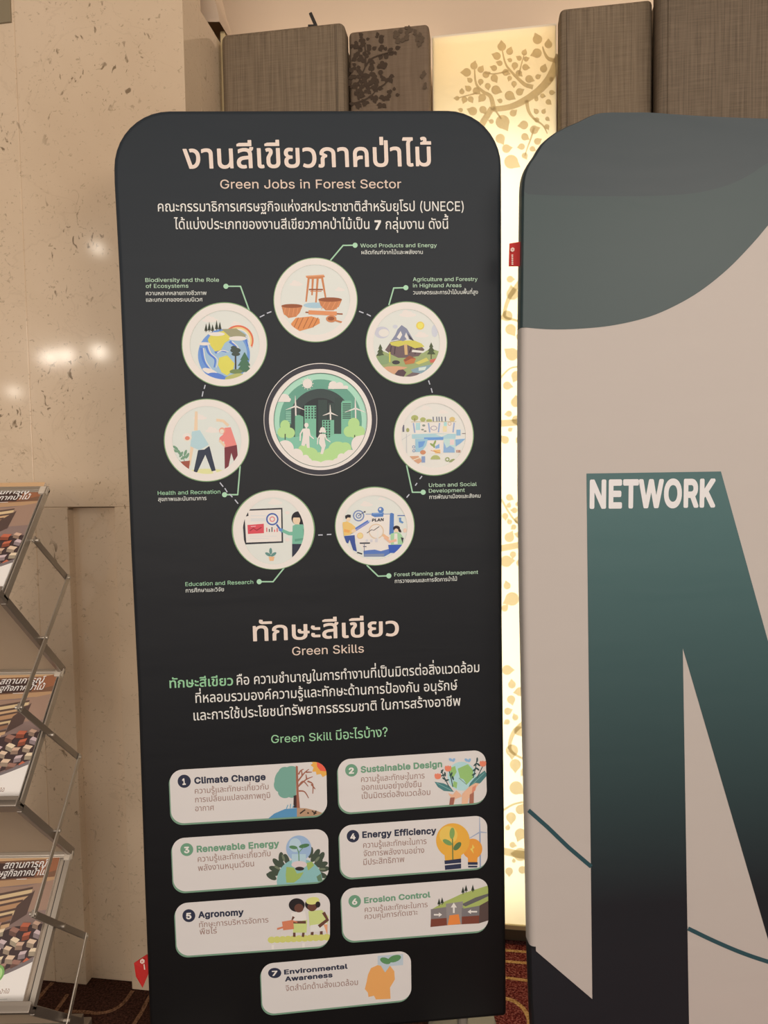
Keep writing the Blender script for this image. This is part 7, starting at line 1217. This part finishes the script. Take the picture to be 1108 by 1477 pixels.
# sewn tag at the left edge
bm = bmesh.new(); tq = PL2.shifted(0.02); q = [tq.at(*v) for v in ((735.5,350.5), (757,347.5), (757,384), (734.5,383.5))]
a = [bm.verts.new((v.x, 0.020+(0.003 if i in (0, 3) else 0), v.y)) for i, v in enumerate(q)]; b = [bm.verts.new((v.co.x, v.co.y+0.0012, v.co.z)) for v in a]
bm.faces.new(a); bm.faces.new(list(reversed(b)))
for i in range(4): bm.faces.new([a[i], a[(i+1) % 4], b[(i+1) % 4], b[i]])
tg = obj('sewn_tag', bm, MAT['red_cloth'], B2); tg['label'] = 'small red cloth tag sewn to the left edge'
pr = Print('tag_logo', tg, PL2, -0.0188, 0.0002); pr.poly(hexa(742.8,355.8,3.2), MAT['white_print']); pr.line([(742,355.5),(743.6,356.2)], 1.0, MAT['red_cloth'])
for y in (363, 365.6, 368.4, 371, 373.8, 376.4): pr.line([(742.2, y), (742.6, y+1.8)], 2.4, MAT['white_print'])
pr.build()

# ------------------------------------------------------------------ zigzag brochure rack beside the marble wall
XR, XL = -0.700, -0.952
TRAYS = [((1.498, 1.253), (1.310, 1.054)), ((1.534, 0.859), (1.333, 0.650)), ((1.542, 0.448), (1.346, 0.236))]
RK = empty('brochure_rack', Matrix.Translation((0, 0, 0)) @ Matrix.Translation(((XR+XL)/2, 1.43, 0)), 'folding zigzag aluminium brochure rack standing against the marble wall', 'brochure rack')
RO = Vector(((XR+XL)/2, 1.43, 0))
def rp(x, yz): return Vector((x, yz[0], yz[1]))-RO
BROCH = []
for ti, (tp_, bt) in enumerate(TRAYS):
    T0, B0 = Vector((0, *tp_)), Vector((0, *bt)); dn = (B0-T0).normalized(); nrm = dn.cross(Vector((1, 0, 0))).normalized()
    if nrm.y > 0: nrm = -nrm                              # towards the reader
    bm = bmesh.new()
    def Q(x, k, off): return Vector((x, 0, 0)) + T0 + (B0-T0)*k + nrm*off - RO
    v = [bm.verts.new(Q(x, k, o)) for o in (-0.004, -0.001) for x, k in ((XL+0.004, 0.01), (XR-0.004, 0.01), (XR-0.004, 0.99), (XL+0.004, 0.99))]
    for f in ((0, 1, 2, 3), (7, 6, 5, 4), (0, 4, 5, 1), (1, 5, 6, 2), (2, 6, 7, 3), (3, 7, 4, 0)): bm.faces.new([v[i] for i in f])
    tray = obj('tray', bm, MAT['frost'], RK)
    side = nrm
    for x in (XR-0.0065, XL+0.0065):
        bm = bmesh.new(); rw = 0.013 if ti == 2 else 0.006; x = x + (0.0065-rw/2)*(1 if x > -0.8 else -1)
        bar(bm, Q(x, 0.0, 0.003), Q(x, 1.0, 0.003), rw, 0.012, nrm, 0, 0.001)
        bar(bm, Q(x+(rw/2-0.001)*(1 if x > -0.8 else -1), 0.0, 0.011), Q(x+(rw/2-0.001)*(1 if x > -0.8 else -1), 1.0, 0.011), 0.002, 0.005, nrm, 0)
        bar(bm, Q(x-(rw/2+0.001)*(1 if x > -0.8 else -1), 0.06, 0.004), Q(x-(rw/2+0.001)*(1 if x > -0.8 else -1), 1.0, 0.004), 0.002, 0.006, nrm, 1)
        obj('side_rail', bm, [MAT['alu'], MAT['black']], tray)
    bm = bmesh.new(); bar(bm, Q(XL, 0.012, 0.004), Q(XR, 0.012, 0.004), 0.012, 0.014, nrm, 0, 0.0015); bar(bm, Q(XL, 0.035, 0.006), Q(XR, 0.035, 0.006), 0.005, 0.006, nrm, 0, 0.001); obj('top_rail', bm, MAT['alu'], tray)
    bm = bmesh.new(); bar(bm, Q(XL, 1.0, 0.012), Q(XR, 1.0, 0.012), 0.014, 0.034, nrm, 0, 0.002); bar(bm, Q(XL, 0.985, 0.028), Q(XR, 0.985, 0.028), 0.016, 0.002, nrm, 0, 0.0006); obj('bottom_lip', bm, MAT['alu_dark'], tray)
    bm = bmesh.new()
    bar(bm, Q(XR-0.016, 0.03, 0.007), Q(XR+0.001, 0.03, 0.007), 0.020, 0.010, nrm, 0, 0.002); obj('corner_cap', bm, plain('pale_corner_cap', rgb((206, 196, 182)), 0.4), tray)
    BROCH.append((T0, B0, nrm))
# back faces of the zigzag and the scissor arms on both sides
for (t0, b0), (t1, b1) in zip(TRAYS, TRAYS[1:]+[((1.552, 0.045), (0, 0))]):
    a, b = Vector((0, *b0)), Vector((0, *t1)); d = (b-a).normalized(); nr = d.cross(Vector((1, 0, 0))).normalized()
    bm = bmesh.new(); v = [bm.verts.new(Vector((x, 0, 0))+a+(b-a)*k+nr*o-RO) for o in (-0.0015, 0.0015) for x, k in ((XL+0.006, 0.02), (XR-0.006, 0.02), (XR-0.006, 0.97), (XL+0.006, 0.97))]
    for f in ((0, 1, 2, 3), (7, 6, 5, 4), (0, 4, 5, 1), (1, 5, 6, 2), (2, 6, 7, 3), (3, 7, 4, 0)): bm.faces.new([v[i] for i in f])
    bp = obj('back_panel', bm, MAT['frost_back'], RK)
    for x in (XR-0.005, XL+0.005):
        bm = bmesh.new(); bar(bm, Vector((x, 0, 0))+a-RO, Vector((x, 0, 0))+b-RO, 0.017, 0.010, (1, 0, 0), 0, 0.0015); obj('side_rail', bm, MAT['alu_dark'], bp)
J = dict(piv1=(1.415,1.155), J1=(1.547,1.061), X1=(1.435,0.955), J2=(1.324,0.848), R2=(1.443,0.751), J3=(1.567,0.654), X2=(1.455,0.542), J4=(1.342,0.434), R3=(1.455,0.335), J5=(1.566,0.239), J6=(1.461,0.123), J7=(1.40,0.055))
for x, sg in ((XR+0.006, 1), (XL-0.006, -1)):
    for i, (a, b) in enumerate((('piv1', 'J1'), ('J1', 'J2'), ('J2', 'J3'), ('J3', 'J4'), ('J4', 'J5'), ('J5', 'J7'))):
        xx = x + sg*(0.0035 if i % 2 else 0.0)
        bm = bmesh.new(); A, B = rp(xx, J[a]), rp(xx, J[b]); d = (B-A).normalized()*0.006
        bar(bm, A-d, B+d, 0.0135, 0.0030, (1, 0, 0), 0, 0.0008); obj('scissor_arm', bm, MAT['alu'] if i % 2 else MAT['alu_dark'], RK)
    for k in ('piv1', 'J1', 'X1', 'J2', 'R2', 'J3', 'X2', 'J4', 'R3', 'J5', 'J6'):
        bm = bmesh.new(); c = rp(x, J[k]); cyl(bm, c+Vector((-sg*0.006, 0, 0)), c+Vector((sg*0.0075, 0, 0)), 0.0036, 12); obj('rivet', bm, MAT['alu'], RK)
bm = bmesh.new(); box(bm, XL-RO.x, XR-RO.x, 1.38-RO.y, 1.60-RO.y, 0.001, 0.022, 0, 0.003); box(bm, XL-RO.x+0.002, XR-RO.x-0.002, 1.39-RO.y, 1.41-RO.y, 0.02, 0.06); box(bm, XL-RO.x+0.002, XR-RO.x-0.002, 1.54-RO.y, 1.56-RO.y, 0.02, 0.06)
obj('base', bm, MAT['alu_dark'], RK)

# the brochures: one is drawn, then copied into the other trays
BW, BH = 0.210, 0.284
T0, B0, nrm = BROCH[2]
dn = (B0-T0).normalized()
def broch_matrix(i):
    T0, B0, nrm = BROCH[i]; dn = (B0-T0).normalized(); shift = (0.0115, 0.0105, 0.026)[i]
    o = Vector((XR-shift-BW/2, 0, 0)) + B0 - dn*0.006 + nrm*0.0012
    m = Matrix.Identity(4); y = -nrm; z = -dn; x = Vector((1, 0, 0))
    for r in range(3): m[r][0], m[r][1], m[r][2], m[r][3] = x[r], y[r], z[r], o[r]
    return m
mB = broch_matrix(2)
BRG = 'brochures in the zigzag rack'
BRO = empty('brochure', mB, 'brochure in the lowest tray of the zigzag rack, nearest the carpet', 'brochure', BRG)
bm = bmesh.new(); box(bm, -BW/2, BW/2, -0.006, 0.0, 0, BH, 0, 0.0006); obj('pages', bm, plain('white_paper', rgb((226, 214, 200)), 0.5), BRO)
PLB = Plane(mB.translation, mB.col[0].xyz, mB.col[1].xyz, mB.col[2].xyz, -0.0065)
pr = Print('cover_print', BRO, PLB, 0.0063, 0.00002, (214, 196, 176), False)
WO = [(176, 128, 88), (150, 104, 72), (194, 150, 106), (128, 92, 70), (206, 170, 122), (110, 80, 64)]
X0, X1 = -BW/2, BW/2
pr.local_poly([(X0, 0), (X1, 0), (X1, BH), (X0, BH)], (226, 214, 196))
pr.local_poly([(X0, 0.022)] + [(X0+BW*i/14, 0.022+0.060*(i/14)**1.8) for i in range(1, 15)] + [(X1, BH), (X0, BH)], (134, 106, 92))
pr.local_poly([(X0, 0.215), (X1, 0.228), (X1, BH), (X0, BH)], (120, 82, 58)); pr.local_poly([(X0, 0.262), (X1, 0.268), (X1, BH), (X0, BH)], (196, 150, 104)); pr.local_poly([(0.03, 0.225), (X1, 0.245), (X1, 0.272), (0.05, 0.262)], (150, 92, 60)); pr.local_poly([(X0, 0.205), (X1, 0.222), (X1, 0.232), (X0, 0.22)], (176, 132, 92))
pr.local_poly([(X0, 0.222), (0.06, 0.232), (0.07, 0.258), (X0, 0.262)], (70, 48, 40))
pr.local_poly([(X0, 0.150), (X1, 0.168), (X1, 0.226), (0.05, 0.214), (X0, 0.208)], (154, 118, 94))
for j, (z, c) in enumerate(((0.196, 4), (0.184, 2), (0.172, 0), (0.158, 4), (0.146, 1), (0.132, 2))):
    xe = 0.064-0.014*(j//2); pr.local_poly([(X0, z-0.030), (xe-0.03, z-0.006), (xe, z+0.006), (xe, z+0.016), (X0, z-0.014)], WO[c]); pr.local_poly([(X0, z-0.018), (xe, z+0.012), (xe, z+0.0165), (X0, z-0.013)], (90, 66, 54))
pr.local_poly([(0.036, 0.140), (0.066, 0.160), (0.070, 0.206), (0.040, 0.176)], (84, 62, 52))
rr = random.Random(3)
CUB = [(200, 156, 124), (186, 96, 66), (214, 176, 140), (166, 122, 100), (222, 190, 150), (150, 104, 84), (196, 164, 152)]
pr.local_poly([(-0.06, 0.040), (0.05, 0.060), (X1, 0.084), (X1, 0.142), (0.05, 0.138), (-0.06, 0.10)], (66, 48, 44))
for r in range(6):
    for cidx in range(8):
        cx = -0.052+cidx*0.0225+(r % 2)*0.010+rr.uniform(-.002, .002); cz = 0.044+r*0.0165+cidx*0.0052+rr.uniform(-.002, .002)
        if cx > 0.100 or cz > 0.138+rr.uniform(0, .008) or cz < 0.022+0.060*((cx-X0)/BW)**1.8-0.004: continue
        sz = 0.0088*rr.uniform(.85, 1.15); an = rr.uniform(-.5, .35); dx, dz = Vector((math.cos(an), math.sin(an)))*sz, Vector((-math.sin(an)*0.6+0.35, math.cos(an)*0.75))*sz
        c0 = CUB[rr.randrange(7)]
        q = [(cx, cz), (cx+dx.x*1.7, cz+dx.y*1.7), (cx+dx.x*1.7+dz.x, cz+dx.y*1.7+dz.y), (cx+dz.x, cz+dz.y)]
        q = [(min(X1, a_), b_) for a_, b_ in q]
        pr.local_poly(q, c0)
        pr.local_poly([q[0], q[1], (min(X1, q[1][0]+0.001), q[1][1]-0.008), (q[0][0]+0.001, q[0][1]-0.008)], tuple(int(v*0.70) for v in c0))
low = [(X0, 0.022)] + [(X0+BW*i/14, 0.022+0.060*(i/14)**1.8) for i in range(1, 15)]
pr.local_poly([(X0, 0.0)] + [(x, z-0.001) for x, z in low] + [(X1, 0.0)], (228, 216, 198))
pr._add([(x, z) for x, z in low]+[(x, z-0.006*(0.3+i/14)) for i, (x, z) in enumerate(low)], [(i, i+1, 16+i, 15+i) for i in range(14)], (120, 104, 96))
pr.local_poly(ell(0.038, 0.054, 0.016, None, 24), (122, 158, 84)); pr.local_poly(ell(0.038, 0.054, 0.012, None, 24), (172, 196, 120))
def ltext(body, a, b, h, c, bold, shear):
    V, Fc = layout(body, bold, shear); x0, x1 = min(v[0] for v in V), max(v[0] for v in V); A, B = Vector(a), Vector(b); d = B-A; sx = d.length/(x1-x0); d.normalize(); n = Vector((-d.y, d.x)); sz = h/0.555
    pr._add([tuple(A+d*((v[0]-x0)*sx)+n*(v[1]*sz)) for v in V], Fc, c)
ltext('สถานการณ์', (-0.012, 0.249), (0.084, 0.252), 0.0112, (236, 226, 214), 0.03, 0.2)
ltext('เศรษฐกิจภาคป่าไม้', (-0.044, 0.232), (0.088, 0.2355), 0.0104, (236, 226, 214), 0.03, 0.2)
pr.local_poly([(0.024, 0.2265), (0.046, 0.227), (0.046, 0.2285), (0.024, 0.228)], (210, 190, 170))
ltext('ป่าไม้', (0.056, 0.021), (0.074, 0.0215), 0.0052, (140, 100, 76), 0.01, 0)
pr.local_poly([(0.054, 0.0105), (0.074, 0.011), (0.074, 0.0125), (0.054, 0.012)], (196, 182, 164))
pr.build('cover with wooden planks and cubes')
for i, lab in ((0, 'brochure in the top tray of the zigzag rack, highest of the three'), (1, 'brochure in the middle tray of the zigzag rack, crossed by a scissor arm')):
    c = BRO.copy(); COL.objects.link(c); c.matrix_world = broch_matrix(i); c['label'] = lab
    for ch in BRO.children:
        k = ch.copy(); COL.objects.link(k); k.parent = c
